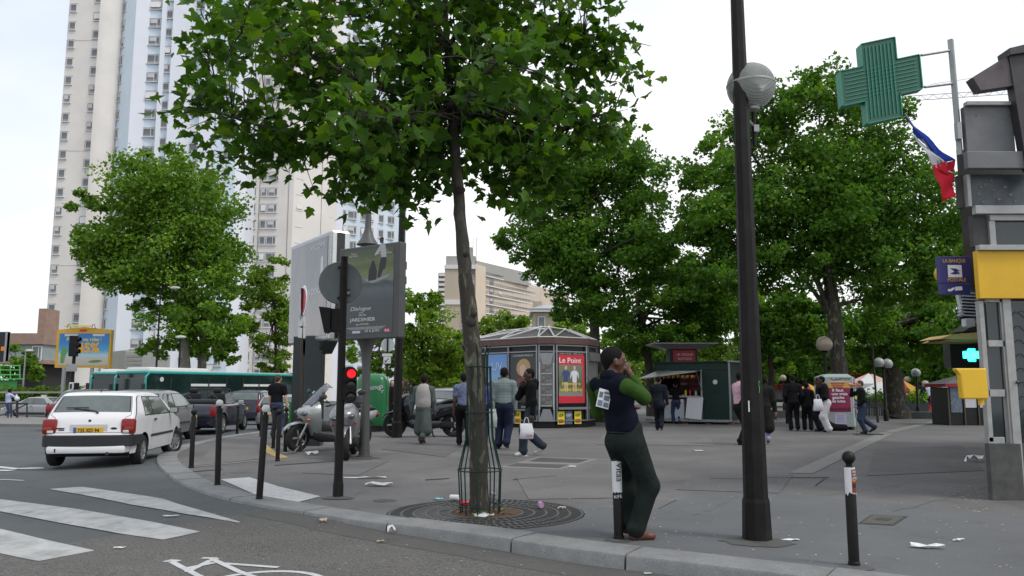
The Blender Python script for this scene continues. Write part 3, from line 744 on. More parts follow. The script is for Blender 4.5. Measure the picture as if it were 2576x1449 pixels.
for i in range(8):
    x=-a2+.05+i*(2*a2-.1)/7
    m=MB(); m.tube([cpt(x,a1-.05,-.014),cpt(x,-a1+.05,-.014)],.007,6); m.build('neon_tube',TUBEG,cross)
    for s0,s1 in ((-a1+.05,-a2+.01),(a2-.01,a1-.05)):
        m=MB(); m.tube([cpt(s0,x,-.014),cpt(s1,x,-.014)],.006,6); m.build('neon_tube',TUBEG,cross)
    m=MB(); m.tube([cpt(-a2,x,-.004),cpt(a2,x,-.004)],.005,6); m.build('neon_tube',TUBEG,cross)
# tricolour
FB=M('flag_blue',(.02,.06,.42),.8,var=.08,scale=6); FW=M('flag_white',(.72,.70,.74),.8,var=.05); FRD=M('flag_red',(.62,.01,.03),.8,var=.08,scale=6)
fc=P3(2395,460,.35)
flag=thing('tricolour_flag','drooping blue white and red flag between cross and cladding','flag',fc)
fp=lambda px,py,d=.35:P3(px,py,d)-fc
def cloth(name,q,mtl):
    a,b,c,d=q; rows=[]
    for i in range(9):
        r_=[]
        for j in range(9):
            p=a.lerp(b,j/8).lerp(d.lerp(c,j/8),i/8); p=p+Vector((0,.03*math.sin(i*.9+j*.5),0)); r_.append(p)
        rows.append(r_)
    m=MB(); m.grid(rows); o=m.build(name,mtl,flag,smoothed=True); sm=o.modifiers.new('thick','SOLIDIFY'); sm.thickness=.004
cloth('blue_band',(fp(2277,288),fp(2330,345),fp(2402,405),fp(2365,408)),FB)
cloth('blue_band',(fp(2277,288),fp(2365,408),fp(2376,409),fp(2299,333)),FB)
cloth('white_band',(fp(2297,335),fp(2376,409),fp(2398,440),fp(2345,415)),FW)
cloth('red_band',(fp(2347,415),fp(2372,408),fp(2400,405),fp(2399,455)),FRD)
cloth('red_band',(fp(2347,415),fp(2398,440),fp(2401,495),fp(2372,506)),FRD)
m=MB(); m.tube([fp(2276,285),fp(2402,470)],.009,6); m.build('pole',STEEL,flag)
# crane jib far behind
cq=A(2400,240,140)
crane=thing('crane_jib','thin lattice crane jib crossing the sky behind the steel post','crane',cq)
CRM=M('crane_grey',(.28,.27,.26),.6,var=.05)
l0,l1=A(2270,255,140)-cq,A(2700,226,140)-cq; u0,u1=A(2270,243,140)-cq,A(2700,214,140)-cq
for a,b in ((l0,l1),(u0,u1)):m=MB(); m.tube([a,b],.07,5); m.build('chord',CRM,crane)
for i in range(14):
    f=i/14; m=MB(); m.tube([l0.lerp(l1,f),u0.lerp(u1,f+1/28),l0.lerp(l1,f+1/14)],.05,4); m.build('lattice',CRM,crane)
m=MB(); m.tube([A(2340,212,140)-cq,A(2700,160,140)-cq],.04,4); m.build('tie_cable',CRM,crane)
# ------------------------------------------------------------------ trees
def leaf_mat(name,dark,mid,light,trans=.35):
    m=bpy.data.materials.new(name); m.use_nodes=True; t=m.node_tree; b=t.nodes['Principled BSDF']; lk=t.links.new
    at=t.nodes.new('ShaderNodeAttribute'); at.attribute_name='tint'
    oi=t.nodes.new('ShaderNodeObjectInfo'); ad=t.nodes.new('ShaderNodeMath'); ad.operation='ADD'
    mu=t.nodes.new('ShaderNodeMath'); mu.operation='MULTIPLY'; mu.inputs[1].default_value=.0
    lk(oi.outputs['Random'],mu.inputs[0]); lk(at.outputs['Fac'],ad.inputs[0]); lk(mu.outputs[0],ad.inputs[1])
    r=t.nodes.new('ShaderNodeValToRGB'); e=r.color_ramp.elements; e[0].position=0; e[0].color=(*dark,1); e[1].position=1; e[1].color=(*light,1)
    x=e.new(.55); x.color=(*mid,1)
    lk(ad.outputs[0],r.inputs[0]); lk(r.outputs[0],b.inputs['Base Color']); b.inputs['Roughness'].default_value=.55; b.inputs['Specular IOR Level'].default_value=.2
    tr=t.nodes.new('ShaderNodeBsdfTranslucent'); hs=t.nodes.new('ShaderNodeHueSaturation'); hs.inputs['Hue'].default_value=.485; hs.inputs['Value'].default_value=1.5; hs.inputs['Saturation'].default_value=1.1
    lk(r.outputs[0],hs.inputs['Color']); lk(hs.outputs[0],tr.inputs['Color'])
    mx=t.nodes.new('ShaderNodeMixShader'); mx.inputs[0].default_value=trans; lk(b.outputs[0],mx.inputs[1]); lk(tr.outputs[0],mx.inputs[2]); lk(mx.outputs[0],t.nodes['Material Output'].inputs[0])
    return m
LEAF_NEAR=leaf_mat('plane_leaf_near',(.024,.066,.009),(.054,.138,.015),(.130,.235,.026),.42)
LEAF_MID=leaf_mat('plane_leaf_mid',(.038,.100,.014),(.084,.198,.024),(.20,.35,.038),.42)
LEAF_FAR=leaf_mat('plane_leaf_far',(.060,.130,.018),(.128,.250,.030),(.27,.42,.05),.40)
LEAF_YEL=leaf_mat('sunlit_leaf',(.075,.140,.018),(.15,.265,.030),(.29,.43,.055),.40)  # yellow-green of lit background crowns, the light put into the leaf colour
def bark_mat(name,a,b_,c,sc=3.0):
    m=bpy.data.materials.new(name); m.use_nodes=True; t=m.node_tree; p=t.nodes['Principled BSDF']; lk=t.links.new; p.inputs['Roughness'].default_value=.9
    co=t.nodes.new('ShaderNodeTexCoord'); mp_=t.nodes.new('ShaderNodeMapping'); mp_.inputs['Scale'].default_value=(1,1,.45); lk(co.outputs['Object'],mp_.inputs[0])
    n=t.nodes.new('ShaderNodeTexNoise'); n.inputs['Scale'].default_value=sc*2.2; n.inputs['Detail'].default_value=3; n.inputs['Distortion'].default_value=.8; lk(mp_.outputs[0],n.inputs[0])
    r=t.nodes.new('ShaderNodeValToRGB'); r.color_ramp.interpolation='CONSTANT'; e=r.color_ramp.elements
    e[0].position=0; e[0].color=(*a,1); e[1].position=.57; e[1].color=(*b_,1); x=e.new(.66); x.color=(*c,1)
    lk(n.outputs['Fac'],r.inputs[0])
    n2=t.nodes.new('ShaderNodeTexNoise'); n2.inputs['Scale'].default_value=sc*14; n2.inputs['Detail'].default_value=6; lk(mp_.outputs[0],n2.inputs[0])
    mr=t.nodes.new('ShaderNodeMapRange'); mr.inputs[3].default_value=.55; mr.inputs[4].default_value=1.4; lk(n2.outputs['Fac'],mr.inputs[0])
    mx=t.nodes.new('ShaderNodeMix'); mx.data_type='RGBA'; mx.blend_type='MULTIPLY'; mx.inputs[0].default_value=1; lk(r.outputs[0],mx.inputs[6]); lk(mr.outputs[0],mx.inputs[7]); lk(mx.outputs[2],p.inputs['Base Color'])
    bp=t.nodes.new('ShaderNodeBump'); bp.inputs['Strength'].default_value=.5; bp.inputs['Distance'].default_value=.02; lk(n2.outputs['Fac'],bp.inputs['Height']); lk(bp.outputs[0],p.inputs['Normal'])
    return m
BARK=bark_mat('plane_bark',(.046,.040,.031),(.10,.10,.065),(.17,.165,.11),3.6)
BARK_UP=bark_mat('plane_bark_smooth',(.062,.056,.047),(.085,.078,.064),(.115,.108,.088),2.4)
BARK_D=bark_mat('dark_bark',(.045,.038,.030),(.06,.05,.04),(.09,.08,.06))
BARK_L=bark_mat('pale_bark',(.17,.16,.13),(.24,.23,.18),(.30,.28,.22),1.0)

# leaf outlines: (x across, y along); folded along the midrib
HALF=[(0,0),(.16,-.04),(.42,.10),(.30,.24),(.55,.50),(.30,.50),(.24,.62),(.0,1.0)]
def tmpl_near():
    vs=[(0,0,0),(0,.45,0),(0,1,0)]; tris=[]
    for sgn in (1,-1):
        o=len(vs)
        vs+=[(sgn*x,y,.13*abs(x)) for x,y in HALF[1:-1]]; n=len(HALF)-2
        ring=[0]+list(range(o,o+n))+[2]
        for a,b in zip(ring,ring[1:]):tris.append((1,a,b) if sgn<0 else (1,b,a))
    return np.array(vs,float)-np.array([0,0,0]),np.array(tris)
def tmpl_mid():
    vs=[(0,0,0),(.36,.15,.06),(.5,.52,.1),(.2,.6,.03),(0,1,-.02),(-.2,.6,.03),(-.5,.52,.1),(-.36,.15,.06)]
    return np.array(vs,float),np.array([(0,1,2),(0,2,3),(0,3,4),(0,4,5),(0,5,6),(0,6,7)])
def tmpl_far():
    vs=[(0,0,0),(.42,.3,.10),(.3,.75,.04),(0,1,-.04),(-.3,.75,.04),(-.42,.3,.10)]
    return np.array(vs,float),np.array([(0,1,2),(0,2,3),(0,3,4),(0,4,5)])
TM={'near':tmpl_near(),'mid':tmpl_mid(),'far':tmpl_far()}
def rand_rot(n,rng,tilt=.9):
    """leaf blades mostly level-ish with strong scatter; y axis of the leaf points outward and down"""
    az=rng.uniform(0,2*PI,n); pitch=rng.normal(-.55,.55,n); roll=rng.normal(0,tilt,n)
    ca,sa,cp,sp,cr,sr=np.cos(az),np.sin(az),np.cos(pitch),np.sin(pitch),np.cos(roll),np.sin(roll)
    y=np.stack([ca*cp,sa*cp,sp],1); x0=np.stack([-sa,ca,0*sa],1); z0=np.cross(x0,y)
    x=x0*cr[:,None]+z0*sr[:,None]; z=np.cross(x,y)
    return np.stack([x,y,z],2)
def leaf_mesh(name,pos,size,mtl,kind,rng,tint):
    T,F=TM[kind]; n=len(pos); Rm=rand_rot(n,rng)
    TT=np.repeat(T[None],n,0); TT[:,:,2]+=rng.uniform(-.45,.12,n)[:,None]*T[None,:,1] **2+rng.uniform(-.12,.30,n)[:,None]*np.abs(T[None,:,0]); TT[:,:,0] *= rng.uniform(.75,1.1,n)[:,None]
    V=np.einsum('nij,nkj->nki',Rm,TT)*size[:,None,None]+pos[:,None,:]
    k=len(T); FF=(F[None]+(np.arange(n)*k)[:,None,None]).reshape(-1,3)
    me=bpy.data.meshes.new(name); me.from_pydata(V.reshape(-1,3),[],FF); me.materials.append(mtl)
    a=me.attributes.new('tint','FLOAT','POINT'); a.data.foreach_set('value',np.repeat(tint,k).astype(np.float32))
    return me
def limb(m,p0,p1,r0,r1,rng,n=7,wob=.06,sides=7,sag=0.0):
    p0,p1=Vector(p0),Vector(p1); d=(p1-p0).length; pts=[]
    for i in range(n):
        f=i/(n-1); q=p0.lerp(p1,f); w=wob*d*math.sin(PI*f)
        pts.append(q+Vector((rng.normal()*w*.5,rng.normal()*w*.5,rng.normal()*w*.4-sag*d*math.sin(PI*f))))
    m.tube(pts,[r0+(r1-r0)*(i/(n-1)) for i in range(n)],sides); return pts
def tree(label,lobes,Y,trunk,tr,n,lsize,mtl,seed,bark=BARK_D,kind='mid',depth=None,group=None,fork=None,name='plane_tree',clump=.20,fill=.45,nb=18):
    """lobes: (px, py, rx, ry[, dY]) measured on the photograph; trunk: list of (px, py[, dY]) from the foot upward"""
    rng=np.random.default_rng(seed); s=Y/FOC
    tp=[A(p[0],p[1],Y+(p[2] if len(p)>2 else 0)) for p in trunk]; base=tp[0].copy(); base.z=0 if base.z>-.02 else base.z
    tp[0].z=min(tp[0].z,0)
    t=thing(name,label,'tree',tp[0],group=group); o0=np.array(tp[0])
    P_,S_,Tn=[],[],[]; area=sum(l[2]*l[3] for l in lobes); allc=[]
    top=max(A(l[0],l[1]-l[3],Y).z for l in lobes); bot=min(A(l[0],l[1]+l[3],Y).z for l in lobes)
    for l in lobes:
        c=np.array(A(l[0],l[1],Y+(l[4] if len(l)>4 else rng.normal()*.5))); rx,rz_=l[2]*s,l[3]*s; ry=(rx+rz_)/2 if depth is None else depth
        cnt=int(n*l[2]*l[3]/area); ncl=max(8,int(cnt/90))
        u=rng.normal(size=(ncl,3)); u /= np.linalg.norm(u,axis=1)[:,None]
        rad=np.where(rng.random(ncl)<fill,rng.random(ncl) **.5*.75,rng.uniform(.72,1.0,ncl))
        cl=c+u*rad[:,None]*np.array([rx,ry,rz_]); cr_=clump*(rx+rz_)*rng.uniform(.6,1.25,ncl)
        allc+=[(cl[i],rad[i]) for i in range(ncl)]
        who=rng.integers(0,ncl,cnt); g=rng.normal(size=(cnt,3)); g *= (rng.random(cnt) **.4/np.linalg.norm(g,axis=1))[:,None]; g[:,2] *= .6
        P_.append(cl[who]+g*cr_[who][:,None]); S_.append(lsize*rng.uniform(.65,1.3,cnt))
        ct=rng.normal(0,.11,ncl)
        Tn.append(np.clip(.42+ct[who]+rng.normal(0,.16,cnt),0,1))
    P_=np.concatenate(P_); S_=np.concatenate(S_); Tn=np.concatenate(Tn)
    me=leaf_mesh('crown',P_-o0,S_,mtl,kind,rng,Tn); o=bpy.data.objects.new('crown',me); COL.objects.link(o); o.parent=t
    m=MB(); k=len(tp); fine=[]
    for i in range(k-1):
        for j in range(4):fine.append(tp[i].lerp(tp[i+1],j/4)+Vector((rng.normal()*tr*.08,0,0))*(1 if i+j else 0))
    fine.append(tp[-1]); nf=len(fine)
    rads=[tr*(1.25 if i==0 else 1.0)*(1-.62*(i/(nf-1)) **1.3) for i in range(nf)]
    m.tube([p-tp[0] for p in fine],rads,12); m.build('trunk',bark,t,smoothed=50)
    idx=rng.choice(len(allc),min(nb,len(allc)),replace=False)
    m=MB()
    f0=fork if fork is not None else .55
    for q in idx:
        cpos,rd=allc[q]; st=fine[int(min(nf-1,max(nf*f0,nf*rng.uniform(f0,1.0))))]
        mid=Vector(st).lerp(Vector(cpos),.55)+Vector((0,0,rng.uniform(-.05,.1)*(Vector(cpos)-st).length))
        pts=[st-tp[0],Vector(st).lerp(mid,.5)-tp[0]+Vector((rng.normal()*.1,rng.normal()*.1,0)),mid-tp[0],Vector(cpos)-tp[0]]
        m.tube(pts,[tr*.36,tr*.27,tr*.17,tr*.05],6)
    m.build('limb',bark,t,smoothed=50)
    return t
GT='trees around the plaza'
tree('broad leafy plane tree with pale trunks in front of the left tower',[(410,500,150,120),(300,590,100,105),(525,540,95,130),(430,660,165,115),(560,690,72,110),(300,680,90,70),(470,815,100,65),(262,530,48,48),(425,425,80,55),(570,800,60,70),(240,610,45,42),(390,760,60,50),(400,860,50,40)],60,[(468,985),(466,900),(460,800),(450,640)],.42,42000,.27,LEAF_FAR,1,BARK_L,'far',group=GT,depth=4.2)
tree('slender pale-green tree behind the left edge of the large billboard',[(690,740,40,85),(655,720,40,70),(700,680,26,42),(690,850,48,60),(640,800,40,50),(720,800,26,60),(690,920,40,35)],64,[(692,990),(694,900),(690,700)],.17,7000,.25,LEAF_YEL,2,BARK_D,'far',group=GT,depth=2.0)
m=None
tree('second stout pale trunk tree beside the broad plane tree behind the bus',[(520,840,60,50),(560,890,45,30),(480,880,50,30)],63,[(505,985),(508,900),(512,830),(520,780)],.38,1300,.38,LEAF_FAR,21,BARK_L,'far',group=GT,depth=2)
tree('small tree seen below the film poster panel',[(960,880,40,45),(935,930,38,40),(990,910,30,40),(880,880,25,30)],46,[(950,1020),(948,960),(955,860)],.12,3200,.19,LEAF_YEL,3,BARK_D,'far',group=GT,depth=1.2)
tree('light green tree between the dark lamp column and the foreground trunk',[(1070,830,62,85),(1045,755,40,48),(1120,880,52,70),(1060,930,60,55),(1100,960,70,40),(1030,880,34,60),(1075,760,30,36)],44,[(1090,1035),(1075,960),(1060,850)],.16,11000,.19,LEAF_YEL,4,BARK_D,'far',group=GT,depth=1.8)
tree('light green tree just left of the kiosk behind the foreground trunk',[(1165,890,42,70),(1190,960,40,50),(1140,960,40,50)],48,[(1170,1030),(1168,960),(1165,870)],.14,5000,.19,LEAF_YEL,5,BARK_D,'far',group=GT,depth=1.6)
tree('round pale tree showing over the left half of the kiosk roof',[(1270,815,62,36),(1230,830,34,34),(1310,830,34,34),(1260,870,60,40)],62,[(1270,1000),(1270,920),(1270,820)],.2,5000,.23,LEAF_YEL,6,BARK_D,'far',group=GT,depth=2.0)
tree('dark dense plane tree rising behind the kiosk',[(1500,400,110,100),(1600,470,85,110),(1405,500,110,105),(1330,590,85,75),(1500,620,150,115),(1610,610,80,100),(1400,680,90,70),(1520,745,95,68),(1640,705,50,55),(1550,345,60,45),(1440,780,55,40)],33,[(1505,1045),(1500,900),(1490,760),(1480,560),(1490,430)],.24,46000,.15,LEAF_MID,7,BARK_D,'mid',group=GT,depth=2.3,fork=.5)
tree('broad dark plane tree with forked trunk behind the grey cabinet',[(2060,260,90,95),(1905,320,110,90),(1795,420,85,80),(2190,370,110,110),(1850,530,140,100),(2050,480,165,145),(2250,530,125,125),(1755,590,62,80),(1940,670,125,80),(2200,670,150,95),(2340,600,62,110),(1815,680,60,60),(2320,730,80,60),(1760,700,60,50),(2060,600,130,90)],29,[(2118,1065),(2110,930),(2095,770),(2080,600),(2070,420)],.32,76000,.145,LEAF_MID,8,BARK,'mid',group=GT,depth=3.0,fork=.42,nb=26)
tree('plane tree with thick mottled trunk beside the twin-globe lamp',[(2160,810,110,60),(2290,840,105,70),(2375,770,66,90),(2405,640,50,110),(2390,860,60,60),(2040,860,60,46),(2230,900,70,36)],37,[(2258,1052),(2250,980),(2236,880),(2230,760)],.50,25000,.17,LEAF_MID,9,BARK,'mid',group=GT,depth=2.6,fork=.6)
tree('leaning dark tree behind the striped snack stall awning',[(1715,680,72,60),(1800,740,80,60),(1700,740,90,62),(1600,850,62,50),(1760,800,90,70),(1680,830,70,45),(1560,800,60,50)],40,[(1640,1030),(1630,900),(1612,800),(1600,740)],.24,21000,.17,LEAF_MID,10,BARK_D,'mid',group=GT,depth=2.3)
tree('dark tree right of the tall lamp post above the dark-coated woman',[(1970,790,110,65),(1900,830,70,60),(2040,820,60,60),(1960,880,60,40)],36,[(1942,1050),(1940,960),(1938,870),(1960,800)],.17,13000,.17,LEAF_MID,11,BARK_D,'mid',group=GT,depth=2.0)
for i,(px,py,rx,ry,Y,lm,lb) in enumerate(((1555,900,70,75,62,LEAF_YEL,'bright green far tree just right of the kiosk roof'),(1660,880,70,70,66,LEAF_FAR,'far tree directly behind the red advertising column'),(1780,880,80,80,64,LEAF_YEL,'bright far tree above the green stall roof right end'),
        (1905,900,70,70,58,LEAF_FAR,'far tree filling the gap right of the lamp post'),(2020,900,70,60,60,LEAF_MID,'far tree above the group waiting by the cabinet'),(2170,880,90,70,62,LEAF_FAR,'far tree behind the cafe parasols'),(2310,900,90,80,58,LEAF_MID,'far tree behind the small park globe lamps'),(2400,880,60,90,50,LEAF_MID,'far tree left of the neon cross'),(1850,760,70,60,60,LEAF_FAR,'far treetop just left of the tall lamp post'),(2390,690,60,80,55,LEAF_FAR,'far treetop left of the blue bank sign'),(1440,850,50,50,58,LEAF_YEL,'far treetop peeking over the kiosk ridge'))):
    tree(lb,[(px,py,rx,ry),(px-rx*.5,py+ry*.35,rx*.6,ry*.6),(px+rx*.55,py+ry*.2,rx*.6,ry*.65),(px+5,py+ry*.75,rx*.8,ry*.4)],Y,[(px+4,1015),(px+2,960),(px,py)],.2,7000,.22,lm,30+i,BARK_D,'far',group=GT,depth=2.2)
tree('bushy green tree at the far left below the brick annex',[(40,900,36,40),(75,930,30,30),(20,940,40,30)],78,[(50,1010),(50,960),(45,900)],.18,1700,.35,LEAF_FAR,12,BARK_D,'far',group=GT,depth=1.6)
# hedge on top of the low wall (uncountable leaves: stuff)
rng=np.random.default_rng(5); a,b=A(-60,985,66),A(260,985,66); n=6500
u=rng.random(n); P_=np.stack([a.x+(b.x-a.x)*u,66+rng.uniform(-1,1,n),rng.uniform(-.2,1.0,n)+.25*np.sin(u*40)],1)
P_[:,2]+=rng.random(n) **2*.5
me=leaf_mesh('hedge',P_,.26*rng.uniform(.6,1.3,n),LEAF_FAR,'far',rng,np.clip(rng.normal(.35,.2,n),0,1)); o=bpy.data.objects.new('hedge',me); COL.objects.link(o)
tag(o,'clipped green hedge running along the top of the low stone wall','hedge',kind='stuff')

# ------------------------------------------------------------------ the foreground plane tree
YT0=8.85
tb=A(1208,1290,YT0); tb.z=0
ft=thing('young_plane_tree','foreground young plane tree with mottled trunk inside a green guard','tree',tb)
tpx=[(1208,1292),(1206,1240),(1204,1140),(1199,1020),(1190,900),(1180,780),(1170,690),(1160,560),(1150,450),(1142,340),(1134,250),(1126,120),(1116,-60),(1108,-260),(1104,-480)]
trk=[A(x,y,YT0+(.0 if y>300 else .15))-tb for x,y in tpx]; trk[0].z=-.05
wd=[28,23.5,22.5,22,21.5,20.5,18,15.5,14.5,13.5,10.5,8.5,6.5,5,3]
rng=np.random.default_rng(77); m=MB(); pp,rr=[],[]
for i in range(len(trk)-1):
    for j in range(5):
        f=j/5; pp.append(trk[i].lerp(trk[i+1],f)+Vector((rng.normal()*.004,rng.normal()*.004,0))); rr.append((wd[i]+(wd[i+1]-wd[i])*f)*YT0/FOC*(1+rng.normal()*.025))
m.tube(pp[:31],rr[:31],16); m.build('trunk',BARK,ft,smoothed=60)
m=MB(); m.tube(pp[30:],rr[30:],14); up=m.build('upper_trunk',BARK_UP,ft,smoothed=60)
KN=M('knot',(.035,.03,.025),.95,var=.3,scale=30)
for px,py,r_ in ((1158,478,.05),(1185,812,.05),(1192,790,.035),(1172,640,.03)):
    q=A(px,py,YT0-.085)-tb; m=MB(); m.sphere(q,r_,10,(1.2,.5,.9)); m.build('knot',KN,ft,smoothed=True)
# limbs as traced: (px, py, dY)
LIMBS=[[(1134,296,0),(1090,262,-.1),(1020,240,-.3),(930,215,-.6),(820,160,-.9),(720,110,-1.2),(600,80,-1.5)],
         [(1130,280,.1),(1060,280,.2),(1000,310,.3),(930,335,.5),(830,345,.6),(720,335,.8),(600,300,1.0),(480,260,1.2)],
         [(1140,300,0),(1190,285,.2),(1260,282,.4),(1350,290,.6),(1440,310,.8),(1530,330,1.0)],
         [(1132,230,0),(1100,160,-.2),(1060,60,-.5),(1000,-60,-.9),(940,-200,-1.2)],
         [(1130,200,0),(1200,160,.1),(1300,110,.2),(1420,80,.4),(1540,110,.6)],
         [(1126,120,0),(1180,40,-.4),(1260,-60,-.9),(1340,-160,-1.3)],
         [(1124,110,0),(1000,60,.6),(860,30,1.2),(700,20,1.6),(520,40,1.8)],
         [(1120,20,0),(1200,-60,.8),(1330,-90,1.4),(1480,-60,1.8)],
         [(1134,290,0),(1150,250,-.7),(1200,200,-1.4),(1260,150,-2.0)],
         [(1130,270,0),(1080,300,-.7),(1000,300,-1.3),(900,290,-1.8)],
         [(1136,300,.1),(1190,330,.7),(1250,350,1.3),(1310,380,1.8)],
         [(1060,280,.2),(1050,350,.1),(1020,420,0),(1000,460,.0)],
         [(930,335,.5),(900,390,.5),(870,430,.6)],
         [(1350,290,.6),(1340,350,.7),(1320,420,.8)],
         [(1440,310,.8),(1400,370,.9),(1370,420,1.0)],
         [(720,335,.8),(660,370,.9),(610,395,1.0)],
         [(1116,-40,0),(980,-160,.8),(820,-220,1.4)],[(1112,-120,0),(1260,-240,.6),(1420,-280,1.2)],[(1110,-200,0),(1060,-340,-.6),(1000,-460,-1)]]
tips=[]; m=MB(); m2=MB(); LP_=[]
for li,lm_ in enumerate(LIMBS):
    pts=[A(p[0],p[1],YT0+p[2])-tb for p in lm_]; k=len(pts)
    r0=.052 if li<5 else .034 if li<11 else .02
    fine=chaikin(pts,2)
    mm=MB(); mm.tube(fine,[max(.006,r0*(1-.85*i/(len(fine)-1))) for i in range(len(fine))],8); mm.build('limb',BARK_UP if li<4 else BARK_D,ft,smoothed=60)
    LP_+=fine[1:]
    for i in range(1,len(fine)):
        nt_=3 if li<11 else 2
        for _ in range(nt_):
            if rng.random()<.25:continue
            d=Vector((rng.normal(),rng.normal(),rng.normal()*.55-.05)).normalized()*rng.uniform(.25,.8)
            e=fine[i]+d; mid=fine[i].lerp(e,.5)+Vector((0,0,.05)); m2.tube([fine[i],mid,e],[.010,.007,.003],5)
            tips+=[(mid,.14),(e,.2),(fine[i].lerp(e,.8),.18)]
# leaf positions: along twigs, plus lobes measured on the photo so that the outline matches
pos=[]
for p,r_ in tips:
    for _ in range(3):pos.append((p.x+rng.normal()*r_*.7,p.y+rng.normal()*r_*.7,p.z+rng.normal()*r_*.6-.05))
FL=[(600,60,170,90,.3),(520,140,90,70,.6),(540,230,80,55,1.0),(640,290,110,70,1.0),(760,130,170,110,-.5),(860,260,150,90,.3),(740,360,90,50,.8),(900,400,70,60,.5),(980,350,110,70,.2),(1000,460,42,48,0),(930,460,45,22,.4),(1010,120,170,120,0),(1200,180,130,110,0),(1340,130,150,110,.3),(1460,150,120,100,.6),(1560,150,55,60,.7),(1400,270,130,80,.6),(1510,300,80,60,.9),(1280,340,110,75,.6),(1330,430,75,48,.8),(1250,400,60,55,.4),(1300,500,30,30,.8),(1440,60,110,80,.3),(1180,-60,300,120,0),(800,-60,300,100,.3),(1420,-90,160,100,.6),(1100,-260,380,160,0),(1120,-430,250,120,0),(1090,400,60,50,.2),(880,340,60,50,-.8),(1180,300,60,50,-.9),(1370,330,50,50,-.6),(1360,445,35,25,.6),(1290,470,40,30,.9),(470,180,40,40,.7),(660,390,60,25,1.0),(820,420,34,30,.6),(980,440,55,42,.2),(1012,505,34,34,0),(905,468,46,26,.4),(1120,420,40,40,.2),(1310,450,75,45,.7),(1300,515,30,26,.8),(1385,440,45,30,.9),(640,400,60,20,1.0)]
tot=sum(a[2]*a[3] for a in FL)
for px,py,rx,ry,dy in FL:
    s=(YT0+dy)/FOC; c=A(px,py,YT0+dy)-tb; cnt=int((4500 if py<330 else 6600)*rx*ry/tot)+6
    ncl=max(2,cnt // 9); cl=[]
    for _ in range(ncl):
        u=rng.normal(size=3); u /= np.linalg.norm(u); u *= rng.random() **.45; cl.append((c.x+u[0]*rx*s*.9,c.y+u[1]*.85,c.z+u[2]*ry*s*.9))
    for q in cl:
        v_=Vector(q); s_=min(LP_,key=lambda p_:(p_-v_).length)
        if (s_-v_).length<1.3:m2.tube([s_,s_.lerp(v_,.5)+Vector((0,0,.06)),v_],[.009,.006,.003],4,caps=False)
    for _ in range(cnt):
        q=cl[rng.integers(0,ncl)]; pos.append((q[0]+rng.normal()*.13,q[1]+rng.normal()*.15,q[2]+rng.normal()*.10))
tw_=m2.build('twigs',BARK_D,ft,fix=False); tw_['kind']='stuff'
pos=np.array(pos)
# leave the bole and the main limbs open to view from the street
bole=[(p_.x,p_.y,p_.z,.10,.75) for p_ in pp[34:]]
for lm_ in LIMBS[:3]:
    for p_ in chaikin([A(q[0],q[1],YT0+q[2])-tb for q in lm_],1)[:9]:bole.append((p_.x,p_.y,p_.z,.10,.6))
keep_=np.ones(len(pos),bool); eye=np.array([0,0,CAM_H])-np.array(tb)
dl=pos-eye; dn_=dl/np.linalg.norm(dl,axis=1)[:,None]
for bx_,by_,bz_,rr_,pr_ in bole:
    b_=np.array([bx_,by_,bz_])-eye; tt_=dn_ @ b_; off=np.linalg.norm(b_-dn_*tt_[:,None],axis=1); near_=np.linalg.norm(dl,axis=1)<np.linalg.norm(b_)+.05
    keep_ &= ~((off<rr_) & near_ & (rng.random(len(pos))<pr_))
pos=pos[keep_]
sz=rng.uniform(.085,.185,len(pos)); tint=np.clip(rng.normal(.40,.26,len(pos)),0,1)
# the leaves that show largest are single leaves, the rest one mass
wp=pos+np.array(tb); dist=np.linalg.norm(wp-np.array([0,0,CAM_H]),axis=1)
pyv=724.5-FOC*((wp[:,2]-CAM_H)*CP-wp[:,1]*SP)/(wp[:,1]*CP+(wp[:,2]-CAM_H)*SP)
score=sz/dist*np.where(pyv>-10,1,0); order=np.argsort(-score); big=order[:300]; rest=order[300:]
fol=bpy.data.objects.new('foliage',leaf_mesh('foliage',pos[rest],sz[rest],LEAF_NEAR,'near',rng,tint[rest])); COL.objects.link(fol); fol.parent=ft; fol['kind']='stuff'
singles=[]
for i in range(8):
    T,F=TM['near']; me=bpy.data.meshes.new('leaf'); V=T.copy(); V[:,2]+=V[:,1] **2*rng.uniform(-.45,.1)+np.abs(V[:,0])*rng.uniform(-.1,.3); me.from_pydata(V,[],F); me.materials.append(LEAF_NEAR)
    at=me.attributes.new('tint','FLOAT','POINT'); at.data.foreach_set('value',np.full(len(V),[.12,.22,.3,.38,.45,.52,.65,.8][i],np.float32)); singles.append(me)
Rm=rand_rot(300,rng)
for k,i in enumerate(big):
    mx=Matrix([list(r_) for r_ in Rm[k]]).to_4x4(); o=inst(singles[int(rng.integers(0,8))],'leaf',ft); o.matrix_local=Matrix.Translation(pos[i]) @ mx @ Matrix.Scale(float(sz[i]),4)
